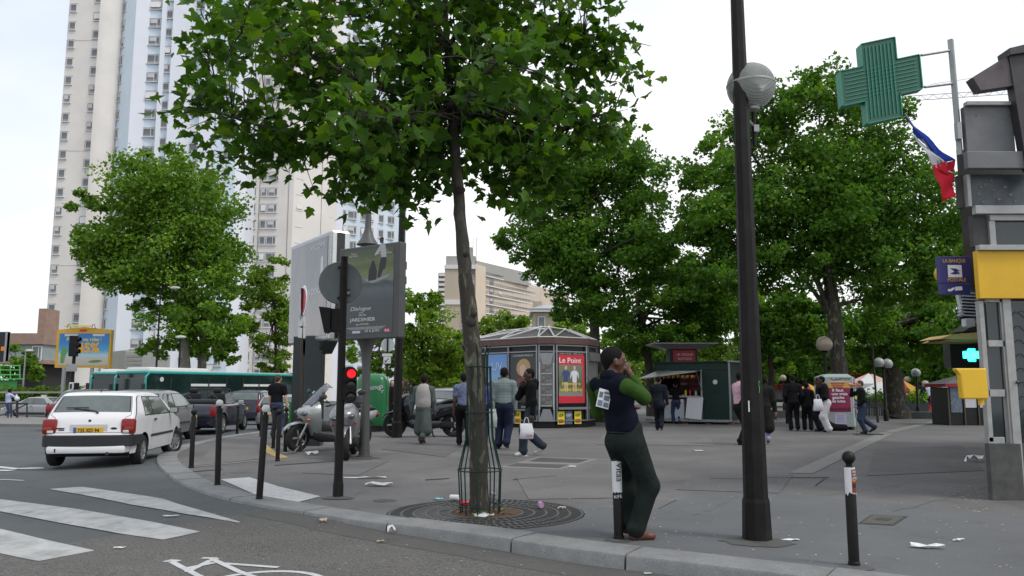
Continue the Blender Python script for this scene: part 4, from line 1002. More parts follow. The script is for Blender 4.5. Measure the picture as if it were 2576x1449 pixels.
# ------------------------------------------------------------------ tree guard and grate
GRN=M('guard_green',(.006,.032,.025),.5,.0,spec=.25,var=.25,scale=14,dirt=.25)
tg=thing('tree_guard','dark green bar guard flaring around the foreground trunk','tree guard',tb)
zg=lambda py:max(0.0,(A(1205,py,YT0)-tb).z)
prof=[(zg(1292),.215),(zg(1240),.225),(zg(1182),.235),(zg(1100),.150),(zg(1037),.140),(zg(923),.128),(zg(895),.135),(zg(870),.185)]
def axis_at(z): # the trunk leans, the guard follows it loosely
    return Vector((-.012*z,0,z))
for i in range(10):
    a=2*PI*(i+.35)/10; pts=[]
    top=len(prof) if i % 3 else len(prof)-2
    for z,r_ in prof[:top]:c=axis_at(z); pts.append((c.x+r_*math.cos(a),c.y+r_*math.sin(a),z))
    m=MB(); m.tube(pts,.0085,6); m.build('bar',GRN,tg,smoothed=60)
for z,r_ in ((.10,.220),(zg(1182),.240),(zg(1037),.146),(zg(923),.136)):
    c=axis_at(z); m=MB(); m.tube([(c.x+r_*math.cos(a),c.y+r_*math.sin(a),z) for a in np.linspace(0,2*PI,25)],.012,6,caps=False,flat=.6); m.build('hoop',GRN,tg,smoothed=60)
gc=Vector((tb.x+.06,8.95,0))
grate=thing('tree_grate','round cast iron slotted grate around the foot of the foreground tree','tree grate',gc)
GI=M('grate_iron',(.085,.083,.08),.55,.4,var=.25,scale=20,dirt=.2)
m=MB(); m.lathe([(.30,.0048),(1.08,.0048)],n=48); m.build('pit',M('grate_pit',(.012,.011,.010),.95,var=.3),grate)
rings=[.40,.53,.66,.79,.92,1.05]
for r_ in rings:m=MB(); m.lathe([(r_-.013,.005),(r_-.013,.0105),(r_+.013,.0105),(r_+.013,.005)],n=64); m.build('ring',GI,grate)
for k in range(5):
    m=MB(); n=int(34+k*14)
    for i in range(n):
        a=2*PI*i/n+.3*k; r0,r1=rings[k]+.014,rings[k+1]-.014
        if .75*PI<(a % (2*PI))<1.28*PI and k in (0,1,2):m.box((math.cos(a)*(r0+r1)/2,math.sin(a)*(r0+r1)/2,.0072),(r1-r0,.05,.004),rz=a)
        else:m.box((math.cos(a)*(r0+r1)/2,math.sin(a)*(r0+r1)/2,.0077),(r1-r0,.019,.005),rz=a)
    o=m.build('slot_ribs',GI,grate); o['kind']='stuff'
m=MB(); m.lathe([(.001,.02),(.2,.018),(.385,.008)],n=32); m.build('soil',M('dead_leaf_soil',(.085,.05,.025),.95,var=.7,scale=40,bump=.6,bscale=60),grate)
# the grate is cut straight along the kerb
kn_=min(range(len(kin)),key=lambda i:(kin[i]-gc).length); tg_=(kin[kn_+3]-kin[kn_-3]).normalized(); nrm_=Vector((-tg_.y,tg_.x,0))
if nrm_.dot(gc-kin[kn_])>0:nrm_=-nrm_
for ch in list(grate.children):
    bm=bmesh.new(); bm.from_mesh(ch.data); bmesh.ops.bisect_plane(bm,geom=list(bm.verts)+list(bm.edges)+list(bm.faces),plane_co=kin[kn_]-gc-nrm_*.01,plane_no=nrm_,clear_outer=True); bm.to_mesh(ch.data); bm.free()
rg=random.Random(4)
for i in range(26):
    a,r_=rg.uniform(0,2*PI),rg.uniform(.13,.38); m=MB(); T,F=TM['far']; s=rg.uniform(.03,.06)
    Mx=Matrix.Translation((math.cos(a)*r_-.06,math.sin(a)*r_,.03)) @ Matrix.Rotation(rg.uniform(0,6),4,'Z') @ Matrix.Rotation(rg.uniform(-.5,.5),4,'X')
    m.add([Mx @ (Vector(v)*s) for v in T],[tuple(f) for f in F]); m.build('dead_leaf',M('dead_leaf_%d' % (i % 3),[(.20,.10,.035),(.14,.07,.03),(.24,.17,.05)][i % 3],.8,var=.2,scale=30),grate,fix=False)

# ------------------------------------------------------------------ tall lamp post, right
PBR=M('post_brown',(.011,.0095,.0095),.5,.0,spec=.2,var=.25,scale=12,dirt=.15,bump=.06)
LB=G(1905,1358); YLp=LB.y
lp=thing('lamp_post','tall dark octagonal lamp post rising out of the picture on the right','lamp post',LB)
zl=lambda py:A(1890,py,YLp).z; px2=YLp/FOC
r8=PI/8
def octa(m,secs):
    rows=[]
    for cx,z,r_ in secs:rows.append([(cx+r_/math.cos(r8)*math.cos(r8+PI/4*i),r_/math.cos(r8)*math.sin(r8+PI/4*i),z) for i in range(8)])
    m.grid(rows,closed=True); m.poly(rows[0]); m.poly(rows[-1]); return m
octa(MB(),[(0,-.02,.122),(0,zl(1262),.112),(0,zl(1252),.106)]).build('plinth',PBR,lp)
octa(MB(),[(0,zl(1252),.101),(0,zl(700),.082),(0,zl(0),.058),(0,8.2,.045)]).build('shaft',PBR,lp)
STK=M('sticker_white',(.62,.62,.60),.7,var=.1,scale=30); STG=M('spray_green',(.10,.42,.08),.7,var=.2)
q=A(1884,1022,YLp-.093)-LB; m=MB(); m.box(q,(.012,.003,.10),bev=0); m.build('paper_scrap',STK,lp)
q=A(1909,975,YLp-.088)-LB; m=MB(); m.tube([q+Vector((.0,0,-.05)),q+Vector((.006,0,.0)),q+Vector((-.004,0,.035)),q+Vector((.008,0,.06))],.004,5); m.build('paint_squiggle',STG,lp)
GY=7.5; gq=A(1889,218,GY)
gl=thing('globe_lamp','large ribbed glass globe lamp bracketed to the tall lamp post','street lamp',gq)
def globe_mat():
    m=bpy.data.materials.new('ribbed_globe'); m.use_nodes=True; t=m.node_tree; b=t.nodes['Principled BSDF']; b.inputs['Base Color'].default_value=(.40,.43,.40,1); b.inputs['Roughness'].default_value=.22
    b.inputs['Transmission Weight'].default_value=.35; co=t.nodes.new('ShaderNodeTexCoord'); w=t.nodes.new('ShaderNodeTexWave'); w.bands_direction='Z'; w.inputs['Scale'].default_value=28; t.links.new(co.outputs['Object'],w.inputs[0])
    bp=t.nodes.new('ShaderNodeBump'); bp.inputs['Strength'].default_value=.7; bp.inputs['Distance'].default_value=.01; t.links.new(w.outputs[0],bp.inputs['Height']); t.links.new(bp.outputs[0],b.inputs['Normal']); return m
GLOBE=globe_mat(); rG=.232
m=MB(); m.lathe([(rG*math.sin(th)+.0001,rG*math.cos(th)) for th in np.linspace(.02,PI*.86,26)],n=40); m.build('globe',GLOBE,gl,smoothed=80)
m=MB(); m.lathe([(rG+.002,.022),(rG+.005,.012),(rG+.002,.002)],n=40); m.build('seam_ring',STEEL,gl,smoothed=60)
m=MB(); m.sphere((0,0,.02),.09,16,(1,1,1.4)); m.build('reflector',M('lamp_reflector',(.5,.5,.48),.4,var=.1),gl,smoothed=True)
z1,z2=A(1893,275,GY).z-gq.z,A(1893,368,GY).z-gq.z
m=MB(); m.lathe([(.06,-.20),(.075,-.215),(.07,z1-.01),(.02,z1-.03)],n=20); m.build('collar',STEEL,gl,smoothed=50)
m=MB(); m.cyl((.012,0,z1-.02),(.012,0,z2),.020,n=10); m.build('stem',PBR,gl,smoothed=50)
pb=A(1872,310,YLp)-gq
m=MB(); m.tube([(.012,0,z1-.17),(pb.x*.5,pb.y*.5,z1-.13),(pb.x,pb.y+.05,z1-.12)],.016,6); m.box((.03,-.01,z1-.20),(.05,.05,.07)); m.build('bracket',STEEL,gl)

# ------------------------------------------------------------------ bollards
BOL=M('bollard_dark',(.009,.008,.008),.5,.0,spec=.25,var=.35,scale=20,dirt=.12,bump=.05); BWH=M('bollard_white',(.62,.62,.60),.5,var=.08,scale=20,dirt=.2)
def bollard(label,px,py,top,lean=0.0,white=False,rpx=None,r=.040,shaftmat=None):
    b0=G(px,py); h=A(px,top,b0.y).z
    t=thing('bollard',label,'bollard',b0,group='ball-topped bollards along the kerb'); rb=.050
    tilt=lean*b0.y/FOC/h if lean else 0
    t.rotation_euler=(0,math.atan(tilt),0)
    m=MB(); m.lathe([(r*1.12,-.04),(r*1.12,.03),(r,.035),(r,h-2*rb-.03),(r*.9,h-2*rb-.02),(.001,h-2*rb-.02)],n=16); m.build('shaft',shaftmat or BOL,t,smoothed=40)
    m=MB(); m.lathe([(r*.55,h-2*rb-.03),(r*.6,h-2*rb+.004),(r*.85,h-2*rb+.01)],n=14); m.build('neck',BOL,t,smoothed=40)
    m=MB(); m.sphere((0,0,h-rb),rb,18); m.build('ball',BWH if white else BOL,t,smoothed=True)
    if white:m=MB(); m.lathe([(r+.002,h-2*rb-.028),(r+.002,h-2*rb-.10),(r+.001,h-2*rb-.102)],n=16); m.build('collar',BOL,t)
    return t,h
bs,bh=bollard('dark bollard wrapped in torn red and white stickers at right',2149,1424,1134)
bm_,bmh=bollard('dark bollard wrapped with white script poster that the man leans on',1557,1357,1122,lean=-4,r=.043)
bollard('leaning white-balled bollard nearest the zebra crossing',652,1258,1018,lean=8,white=True)
bollard('upright white-balled bollard at the corner of the pale patch',547,1222,1005,lean=-4,white=True)
bollard('short dark-balled bollard on the kerb corner behind the white car',481,1177,1029)
bollard('dark bollard at the end of the yellow edge in front of the silver scooter',698,1160,1029)
bollard('dark bollard chained to the front wheel of the silver scooter',717,1137,1024)
bollard('dark bollard left of the chained one behind the yellow edge',687,1128,1020)
bollard('thin far bollard right of the leaning white-balled one',656,1098,1018)
bollard('lone thin bollard in front of the dark convertible front wing',596,1093,1019)
def wrap(t,r,z0,z1,a0,a1,mtl,name,ragged=0.0,seed=1):
    rr=random.Random(seed); rows=[]
    n=16
    for i in range(n+1):
        a=a0+(a1-a0)*i/n
        rows.append([(r*math.cos(a),r*math.sin(a),z0+ragged*rr.random()),(r*math.cos(a),r*math.sin(a),(z0+z1)/2),(r*math.cos(a),r*math.sin(a),z1-ragged*.3*rr.random())])
    m=MB(); m.grid(rows); return m.build(name,mtl,t,smoothed=True)
PAPER=M('poster_paper',(.66,.67,.68),.8,var=.06,scale=12,dirt=.12)
wrap(bs,.0415,bh-.34,bh-.12,-PI*1.0,-.05,PAPER,'torn_paper',.03,3)
RD=M('sticker_red',(.22,.02,.015),.6,var=.4,scale=24); BK=M('print_black',(.015,.015,.017),.6,var=.2,scale=30)
wrap(bs,.0420,bh-.33,bh-.135,-PI*.52,-.12,RD,'red_sticker',.02,5)
wrap(bs,.0424,bh-.285,bh-.245,-PI*.50,-.3,BK,'sticker_picture',.01,6); wrap(bs,.0424,bh-.232,bh-.218,-PI*.5,-.5,M('sticker_orange',(.55,.22,.02),.6),'sticker_picture',.004,7)
def arc_text(t,s,size,r,ang,z,mtl,rot=0):
    Mx=Matrix.Translation((r*math.cos(ang),r*math.sin(ang),z)) @ Matrix.Rotation(ang+PI/2,4,'Z') @ Matrix.Rotation(PI/2,4,'X') @ Matrix.Rotation(rot,4,'Z')
    return text(s,size,mtl,t,Mx,depth=.002)
for s,z in (('EN',bh-.165),('OF',bh-.19),('LWE',bh-.215),('TIE LE',bh-.327)):arc_text(bs,s,.026 if s != 'TIE LE' else .014,.0435,-PI*.36,z,STK)
wrap(bm_,.0445,bmh-.42,bmh-.13,-PI*1.0,-.02,PAPER,'script_poster',.02,9)
arc_text(bm_,'Vitaa',.085,.046,-PI*.5,bmh-.15,BK,rot=-PI/2).data
for ch in list(bm_.children):
    if ch.name.startswith('lettering'):ch.location.z -= .08; ch.location.x -= .01
arc_text(bm_,'RIFE',.04,.045,-PI*.5,bmh-.46,STK,rot=.1)

# ------------------------------------------------------------------ traffic-light pole with sign seen from behind
TB=G(850,1250); YTp=TB.y
tl=thing('traffic_light_pole','dark traffic light pole with the grey back of a round sign','traffic light',TB)
za=lambda py:A(850,py,YTp).z; s_=YTp/FOC
m=MB(); m.lathe([(.067,-.02),(.066,za(1218)),(.060,za(1213)),(.055,za(1200)),(.050,za(900)),(.046,za(646)),(.001,za(645))],n=20)
pole=m.build('pole',PBR,tl,smoothed=40)
SB=M('sign_back_grey',(.16,.18,.185),.55,.3,var=.12,scale=8,dirt=.2)
cz=za(710); lean_x=lambda py:A(857,py,YTp).x-TB.x
sx0=A(857,710,YTp).x-TB.x
m=MB(); m.lathe([(.001,.004),(.275,.004),(.283,-.004),(.283,-.02),(.268,-.012)],n=40,Mx=Matrix.Rotation(PI/2,4,'X')); disc=m.build('round_sign',SB,tl,smoothed=30,loc=(sx0-.015,.075,cz)); disc.rotation_euler=(0,0,R(14))
for dz in (-.2,.2):m=MB(); m.box((sx0,.058,cz+dz),(.10,.03,.03)); m.build('clamp',PBR,tl)
t2=MB(); t2.box((.09,-.018,-.13),(.07,.003,.10)); st=t2.build('sticker',M('sticker_navy',(.02,.025,.05),.5,var=.1),disc)
text('DF',.055,WH,disc,Matrix.Translation((.09,-.021,-.15)) @ Matrix.Rotation(PI/2,4,'X'),bold=.02)
bxz=(za(774)+za(838))/2; bh_=za(774)-za(838)
m=MB(); m.box((-.085,.05,bxz),(.13,.16,bh_*.92),bev=.012)
m.add([(-.15,-.06,bxz+bh_*.48),(-.15,.14,bxz+bh_*.48),(-.29,.16,bxz+bh_*.52),(-.29,-.10,bxz+bh_*.52),(-.15,-.06,bxz-bh_*.40),(-.15,.14,bxz-bh_*.40),(-.215,.14,bxz-bh_*.5),(-.215,-.08,bxz-bh_*.5)],[(0,1,2,3),(0,3,7,4),(1,5,6,2),(4,7,6,5)]); m.build('hooded_signal',PBR,tl)
m=MB(); m.box((-.155,.04,bxz),(.01,.15,bh_*.7)); m.build('signal_glass',PGL,tl)
hz0,hz1=za(1015),za(922); hx=A(881,965,YTp).x-TB.x
m=MB(); hb=[]; W_=.088
for i in range(13):a=PI*i/12; hb.append((W_*math.cos(a),(hz1-hz0)/2-W_+W_*math.sin(a)))
for i in range(13):a=PI+PI*i/12; hb.append((W_*math.cos(a),-(hz1-hz0)/2+W_+W_*math.sin(a)))
m.prism(hb,-.13,.0,Matrix.Rotation(PI/2,4,'X') @ Matrix.Scale(-1,4,(0,0,1)) if False else Matrix.Rotation(PI/2,4,'X'))
hd=m.build('signal_head',PBR,tl,smoothed=30,loc=(hx,-.02,(hz0+hz1)/2)); hd.rotation_euler=(0,0,R(12))
LRED=M('red_lens_lit',(.6,.01,.01),.4,var=0,emit=(1,.008,.015),estr=1.6); LOFF=M('lens_off',(.02,.022,.02),.2,var=.1)
for k,py in enumerate((940,967,997)):
    z=za(py)-(hz0+hz1)/2
    m=MB(); m.lathe([(.001,.012),(.05,.006),(.055,0)],n=20,Mx=Matrix.Rotation(PI/2,4,'X')); m.build('lens',LRED if k==0 else LOFF,hd,smoothed=True,loc=(.015,-.001 if False else -.002,z))
    m=MB(); rows=[]
    for i in range(11):a=PI*(i/10) ; rows.append([(.062*math.cos(a),-.002,.05*math.sin(a)+.012),(.066*math.cos(a),-.11,.045*math.sin(a)+.018)])
    m.grid(rows); v=m.build('visor',PBR,hd,smoothed=True,loc=(.015,0,z)); so=v.modifiers.new('s','SOLIDIFY'); so.thickness=.006
for dz in (.15,-.15):m=MB(); m.box((hx/2,.0,(hz0+hz1)/2+dz),(abs(hx),.04,.04)); m.build('arm',PBR,tl)

# ------------------------------------------------------------------ film poster panel on a flared pole
PB=G(916,1150); YPn=PB.y
pn=thing('poster_panel','grey poster panel on a flared pole advertising a film','billboard',PB)
PGY=M('panel_grey',(.075,.078,.077),.5,.1,var=.1,scale=6,dirt=.1)
zp=lambda py:A(925,py,YPn).z; sp_=YPn/FOC
m=MB(); m.lathe([(.16,0),(.16,.03),(.115,.035),(.098,.3),(.085,zp(950)),(.085,zp(920)),(.10,zp(890)),(.15,zp(868)),(.22,zp(853))],n=24); m.build('pole',PGY,pn,smoothed=50)
tl_,tr_,br_,bl_=A(850,626,16.15),A(1000,608,15.25),A(997,850,15.25),A(866,855,16.15)
u=(tr_-tl_); u.z=0; wP=u.length; u.normalize(); cP=(tl_+tr_+br_+bl_)/4; hP=((tl_.z-bl_.z)+(tr_.z-br_.z))/2
F=wallframe(cP-PB,u)
def onF(parent,F,name,x,y,w,h,z,d,mtl,bev=0):
    m=MB(); m.box((0,0,0),(w,h,d),bev=bev); o=m.build(name,mtl,parent); o.matrix_local=F @ Matrix.Translation((x,y,z)); return o
onF(pn,F,'case',0,0,wP,hP,-.10,.2,PGY,.02)
wi,hi_=wP*.82,hP*.90
def poster_mat():
    m=bpy.data.materials.new('river_print'); m.use_nodes=True; t=m.node_tree; b=t.nodes['Principled BSDF']; lk=t.links.new; b.inputs['Roughness'].default_value=.25
    co=t.nodes.new('ShaderNodeTexCoord'); sx=t.nodes.new('ShaderNodeSeparateXYZ'); lk(co.outputs['Object'],sx.inputs[0])
    r=t.nodes.new('ShaderNodeValToRGB'); mr=t.nodes.new('ShaderNodeMapRange'); mr.inputs[1].default_value=-hi_/2; mr.inputs[2].default_value=hi_/2; lk(sx.outputs[1],mr.inputs[0])
    n=t.nodes.new('ShaderNodeTexNoise'); n.inputs['Scale'].default_value=7; n.inputs['Detail'].default_value=6; mp_=t.nodes.new('ShaderNodeMapping'); mp_.inputs['Scale'].default_value=(.8,3,1); lk(co.outputs['Object'],mp_.inputs[0]); lk(mp_.outputs[0],n.inputs[0])
    ad=t.nodes.new('ShaderNodeMath'); ad.operation='MULTIPLY_ADD'; ad.inputs[1].default_value=.12; lk(n.outputs['Fac'],ad.inputs[0]); lk(mr.outputs[0],ad.inputs[2]); lk(ad.outputs[0],r.inputs[0])
    e=r.color_ramp.elements; e[0].position=0; e[0].color=(.055,.06,.06,1); e[1].position=1; e[1].color=(.07,.09,.035,1)
    for p_,c in ((.45,(.065,.075,.075)),(.58,(.10,.115,.12)),(.64,(.05,.06,.055)),(.70,(.16,.19,.16)),(.78,(.16,.18,.06)),(.86,(.09,.115,.035)),(.92,(.13,.15,.06))):
        x=e.new(p_); x.color=(*c,1)
    lk(r.outputs[0],b.inputs['Base Color']); return m
onF(pn,F,'poster',0,.01,wi,hi_,.003,.006,poster_mat())
PW=M('print_white',(.62,.63,.62),.5,var=.04)
TF=lambda x,y,z=.0075:F @ Matrix.Translation((x,y,z))
fit_text('Dialogue',wi*.42,hi_*.065,PW,pn,TF(-wi*.14,-hi_*.215),shear=.3); fit_text('avec',wi*.09,hi_*.03,PW,pn,TF(-wi*.12,-hi_*.25),shear=.3)
fit_text('MON',wi*.14,hi_*.035,PW,pn,TF(-wi*.1,-hi_*.285)); fit_text('JARDINIER',wi*.52,hi_*.06,PW,pn,TF(-wi*.1,-hi_*.345),bold=.004)
fit_text('Jean BECKER',wi*.26,hi_*.028,PW,pn,TF(-wi*.1,-hi_*.39)); fit_text('LE 6 JUIN',wi*.28,hi_*.042,PW,pn,TF(wi*.1,-hi_*.475))
fit_text('AUTEUIL',wi*.19,hi_*.028,PW,pn,TF(-wi*.31,hi_*.435)); fit_text('DARROUSSIN',wi*.3,hi_*.03,PW,pn,TF(wi*.3,hi_*.43)); fit_text('Daniel',wi*.11,hi_*.02,PW,pn,TF(-wi*.31,hi_*.465)); fit_text('Jean-Pierre',wi*.16,hi_*.022,PW,pn,TF(wi*.3,hi_*.465))
onF(pn,F,'radio_badge',wi*.40,-hi_*.465,wi*.11,hi_*.045,.007,.002,M('badge_red',(.5,.03,.04),.5)); fit_text('RTL',wi*.09,hi_*.035,WH,pn,TF(wi*.40,-hi_*.478,.0085),bold=.02)
onF(pn,F,'sponsor_badge',-wi*.22,-hi_*.47,wi*.16,hi_*.03,.007,.002,M('badge_lilac',(.55,.48,.6),.5))
for i in range(4):onF(pn,F,'small_print',-wi*.03,-hi_*.415-i*hi_*.008,wi*(.8-.05*i),.004,.007,.001,PW)
def sil(parent,F,name,pts,mtl,z=.0075,s=1.0):
    m=MB(); m.prism([(x*s,y*s) for x,y in pts],0,.002); o=m.build(name,mtl,parent); o.matrix_local=F @ Matrix.Translation((0,0,z)); return o
k=wi
FGD=M('print_dark_figure',(.02,.022,.022),.5,var=.2,scale=20); FGL=M('print_pale_shirt',(.42,.43,.44),.5,var=.1,scale=20)
sil(pn,F,'boat',[(-.05*k,.16*k),(.1*k,.12*k),(.42*k,.2*k),(.42*k,.235*k),(.1*k,.17*k),(-.05*k,.2*k)],M('print_boat',(.28,.29,.29),.5,var=.2,scale=20))
sil(pn,F,'seated_figure',[(.0,.16*k),(.16*k,.17*k),(.17*k,.3*k),(.13*k,.4*k),(.11*k,.46*k),(.07*k,.46*k),(.05*k,.40*k),(.01*k,.32*k)],FGD,.008)
sil(pn,F,'standing_trousers',[(.18*k,.2*k),(.24*k,.2*k),(.29*k,.32*k),(.33*k,.32*k),(.36*k,.5*k),(.25*k,.5*k)],FGD,.008)
sil(pn,F,'standing_shirt',[(.25*k,.5*k),(.36*k,.49*k),(.34*k,.66*k),(.3*k,.72*k),(.24*k,.7*k),(.12*k,.55*k),(.13*k,.53*k),(.25*k,.6*k)],FGL,.0085)
sil(pn,F,'standing_head',[(.23*k,.71*k),(.29*k,.71*k),(.3*k,.78*k),(.26*k,.81*k),(.21*k,.78*k)],FGD,.009)
tz=zp(610); q=Vector((A(925,610,YPn).x-PB.x,0,tz))
m=MB(); m.tube([q+Vector((0,0,-.05)),q+Vector((0,0,.10)),q+Vector((0,0,.28)),q+Vector((.0,0,.55)),q+Vector((.02,0,zp(300)-tz))],[.23,.13,.07,.055,.04],16); m.build('upper_pole',PGY,pn,smoothed=50)

# ------------------------------------------------------------------ large scrolling billboard
bbp=Vector((A(780,900,19.6).x,19.6,0))
bb=thing('large_billboard','large pale scrolling billboard on a dark column seen at an angle','billboard',bbp)
CHR=M('billboard_chrome',(.55,.56,.56),.25,.8,var=.05,scale=5); BLKG=M('black_gloss',(.012,.014,.013),.15,var=.1)
a,b=A(728,752,20.8),A(829,705,18.6); zt_,zb_=(A(730,627,20.8).z+A(830,567,18.6).z)/2,(A(720,877,20.8).z+A(825,846,18.6).z)/2
u=b-a; u.z=0; wB=u.length; u.normalize(); cB=(a+b)/2; cB.z=(zt_+zb_)/2; hB=zt_-zb_
F=wallframe(cB-bbp,u)
onF(bb,F,'case',0,0,wB,hB,-.26,.5,CHR,.05)
onF(bb,F,'end_slot',wB/2+.004,0,.01,hB*.96,-.26,.2,BLKG)
onF(bb,F,'surround',0,0,wB*.965,hB*.955,-.008,.03,M('billboard_frame',(.42,.42,.42),.4,.4,var=.05))
def hyp():
    m=bpy.data.materials.new('pale_print'); m.use_nodes=True; t=m.node_tree; b_=t.nodes['Principled BSDF']; lk=t.links.new; b_.inputs['Roughness'].default_value=.12
    co=t.nodes.new('ShaderNodeTexCoord'); n=t.nodes.new('ShaderNodeTexNoise'); n.inputs['Scale'].default_value=1.1; n.inputs['Detail'].default_value=2; mp_=t.nodes.new('ShaderNodeMapping'); mp_.inputs['Scale'].default_value=(1.6,.5,1); lk(co.outputs['Object'],mp_.inputs[0]); lk(mp_.outputs[0],n.inputs[0])
    r=t.nodes.new('ShaderNodeValToRGB'); e=r.color_ramp.elements; e[0].position=.35; e[0].color=(.20,.205,.21,1); e[1].position=.68; e[1].color=(.30,.25,.24,1); x=e.new(.52); x.color=(.235,.24,.25,1); lk(n.outputs['Fac'],r.inputs[0]); lk(r.outputs[0],b_.inputs['Base Color']); return m
onF(bb,F,'poster',0,0,wB*.90,hB*.90,.012,.012,hyp())
PWH=M('print_pale',(.55,.56,.58),.3,var=.03)
fit_text('LANCOME',wB*.42,hB*.07,PWH,bb,F @ Matrix.Translation((wB*.2,hB*.36,.02))); fit_text('hypnose',wB*.5,hB*.12,PWH,bb,F @ Matrix.Translation((wB*.2,-hB*.06,.02)))
sil(bb,F,'flacon',[(wB*.30,hB*.12),(wB*.36,hB*.13),(wB*.355,hB*.28),(wB*.31,hB*.27)],PWH,.019)
DKG=M('column_green',(.018,.028,.026),.3,.1,var=.2,scale=5,dirt=.1)
zc0=cB.z-hB/2
m=MB(); q0=A(752,930,19.8)-bbp; q1=A(792,930,19.4)-bbp
m.box((q0.x,q0.y,zc0/2),(.22,.35,zc0+.3)); m.build('column',DKG,bb)
m=MB(); m.box((q1.x,q1.y,zc0/2),(.42,.35,zc0+.3),bev=.03); m.build('column',DKG,bb)
m=MB(); m.prism([(-.9,0),(.9,0),(.55,-.28),(-.55,-.28)],-.18,.18); o=m.build('cradle',DKG,bb); o.matrix_local=F @ Matrix.Translation((0,-hB/2,-.26))

# no-parking pole in front of it
NB=G(757,1136); t=thing('no_parking_sign','narrow pole with red-faced round sign seen nearly edge on','road sign',NB); s_=NB.y/FOC
zn=lambda py:A(757,py,NB.y).z
m=MB(); m.cyl((0,0,-.02),(A(760,725,NB.y).x-NB.x,0,zn(725)),.028,n=10); m.build('pole',M('rust_brown_pole',(.045,.028,.024),.6,.2,var=.3,scale=15),t,smoothed=50)
Mx=Matrix.Rotation(R(-63),4,'Z') @ Matrix.Rotation(PI/2,4,'X')
m=MB(); m.lathe([(.001,.012),(.34,.012),(.345,0),(.33,-.006),(.001,-.006)],n=32,Mx=Mx); m.build('disc',WH,t,loc=(-.05,0,zn(757)))
m=MB(); m.lathe([(.001,.013),(.27,.013)],n=32,Mx=Mx); m.build('red_face',M('sign_red',(.5,.03,.04),.5,var=.1),t,loc=(-.052,-.001,zn(757)))
for py in (808,838):m=MB(); m.box((-.06,-.03,zn(py)),(.012,.3,.22),rz=R(-14)); m.build('plate',PWH,t)
# dark lamp column behind
CB=G(998,1101); t=thing('lamp_column','dark tapering lamp column right of the film poster panel','lamp post',CB); zc=lambda py:A(998,py,CB.y).z
m=MB(); octa(m,[(0,-.02,.14),(0,zc(1063),.14),(0,zc(1060),.125)]); m.build('plinth',PBR,t)
m=MB(); octa(m,[(0,zc(1060),.12),(0.05,zc(500),.085),(.1,12,.06)]); m.build('shaft',PBR,t)
for py in (668,705):m=MB(); m.box((.15,-.03,zc(py)),(.10,.2,.24),bev=.03); m.build('signal',BK,t)
fq=Vector((.25,-.05,zc(270)))
m=MB(); m.grid([[Vector((.1+.14*j,.04*math.sin(j*1.3+i),zc(250)-.18*i-.12*j)) for j in range(4)] for i in range(4)]); o=m.build('pennant',FRD,t,smoothed=True)
so=o.modifiers.new('s','SOLIDIFY'); so.thickness=.006
# small sign beyond
SBp=G(971,1075); t=thing('direction_sign','thin post with round sign back and small white arrow plate','road sign',SBp); zs=lambda py:A(971,py,SBp.y).z
m=MB(); m.cyl((0,0,0),(0,0,zs(850)),.03,n=8); m.build('pole',PBR,t)
m=MB(); m.lathe([(.001,-.01),(.24,-.01),(.245,0),(.24,.01),(.001,.01)],n=28,Mx=Matrix.Rotation(PI/2,4,'X')); m.build('disc',M('pale_sign_back',(.42,.45,.46),.5,.2,var=.06),t,loc=(0,.04,zs(868)))
m=MB(); m.box((0,-.04,zs(893)),(.36,.02,.10)); m.build('plate',PWH,t); m=MB(); m.box((0,-.04,zs(906)),(.26,.02,.24)); o=m.build('arrow_plate',PWH,t)
sil(o,FR(0,zs(906),-.052),'arrow',[(-.08,-.08),(.0,-.08),(-.03,-.05),(.07,.05),(.05,.07),(-.05,-.03),(-.08,0)],BK,0)
# green bottle bank
RB=G(936,1085); t=thing('bottle_bank','green rounded glass recycling bank with white number','recycling bank',RB)
RG=M('bank_green',(.010,.14,.042),.35,var=.1,scale=4,coat=.2,dirt=.1); sR=RB.y/FOC; hR=A(936,940,RB.y).z
m=MB(); rows=[]; wR=38*sR
for z,f in ((.18,.90),(.25,.97),(.5,1.0),(hR*.75,1.0),(hR*.88,.97),(hR*.95,.86),(hR*.985,.68),(hR,.35)):
    rows.append([(wR*f*abs(math.cos(a)) **.45*(1 if math.cos(a) >= 0 else -1),wR*.95*f*abs(math.sin(a)) **.45*(1 if math.sin(a) >= 0 else -1),z) for a in np.linspace(0,2*PI,40,endpoint=False)])
m.grid(rows,closed=True); m.poly(rows[-1]); m.poly(rows[0]); m.build('shell',RG,t,smoothed=50)
m=MB(); m.lathe([(wR*.8,0),(wR*.85,.19)],n=24); m.build('base',BK,t,smoothed=40)
m=MB(); m.lathe([(.09,0),(.13,.0),(.14,.02),(.10,.03),(.09,.0)],n=24,Mx=Matrix.Rotation(PI/2,4,'X')); m.build('opening_rim',PWH,t,loc=(-wR*.62,-wR*.955,hR*.66))
m=MB(); m.lathe([(.001,.005),(.09,.005)],n=24,Mx=Matrix.Rotation(PI/2,4,'X')); m.build('opening',BK,t,loc=(-wR*.62,-wR*.96,hR*.66))
text('6090',.17,PWH,t,FR(wR*.25,hR*.72,-wR*.96)); text('P',.26,PWH,t,FR(wR*.70,hR*.70,-wR*.94)); text('r',.22,PWH,t,FR(wR*.8,hR*.66,-wR*.925))
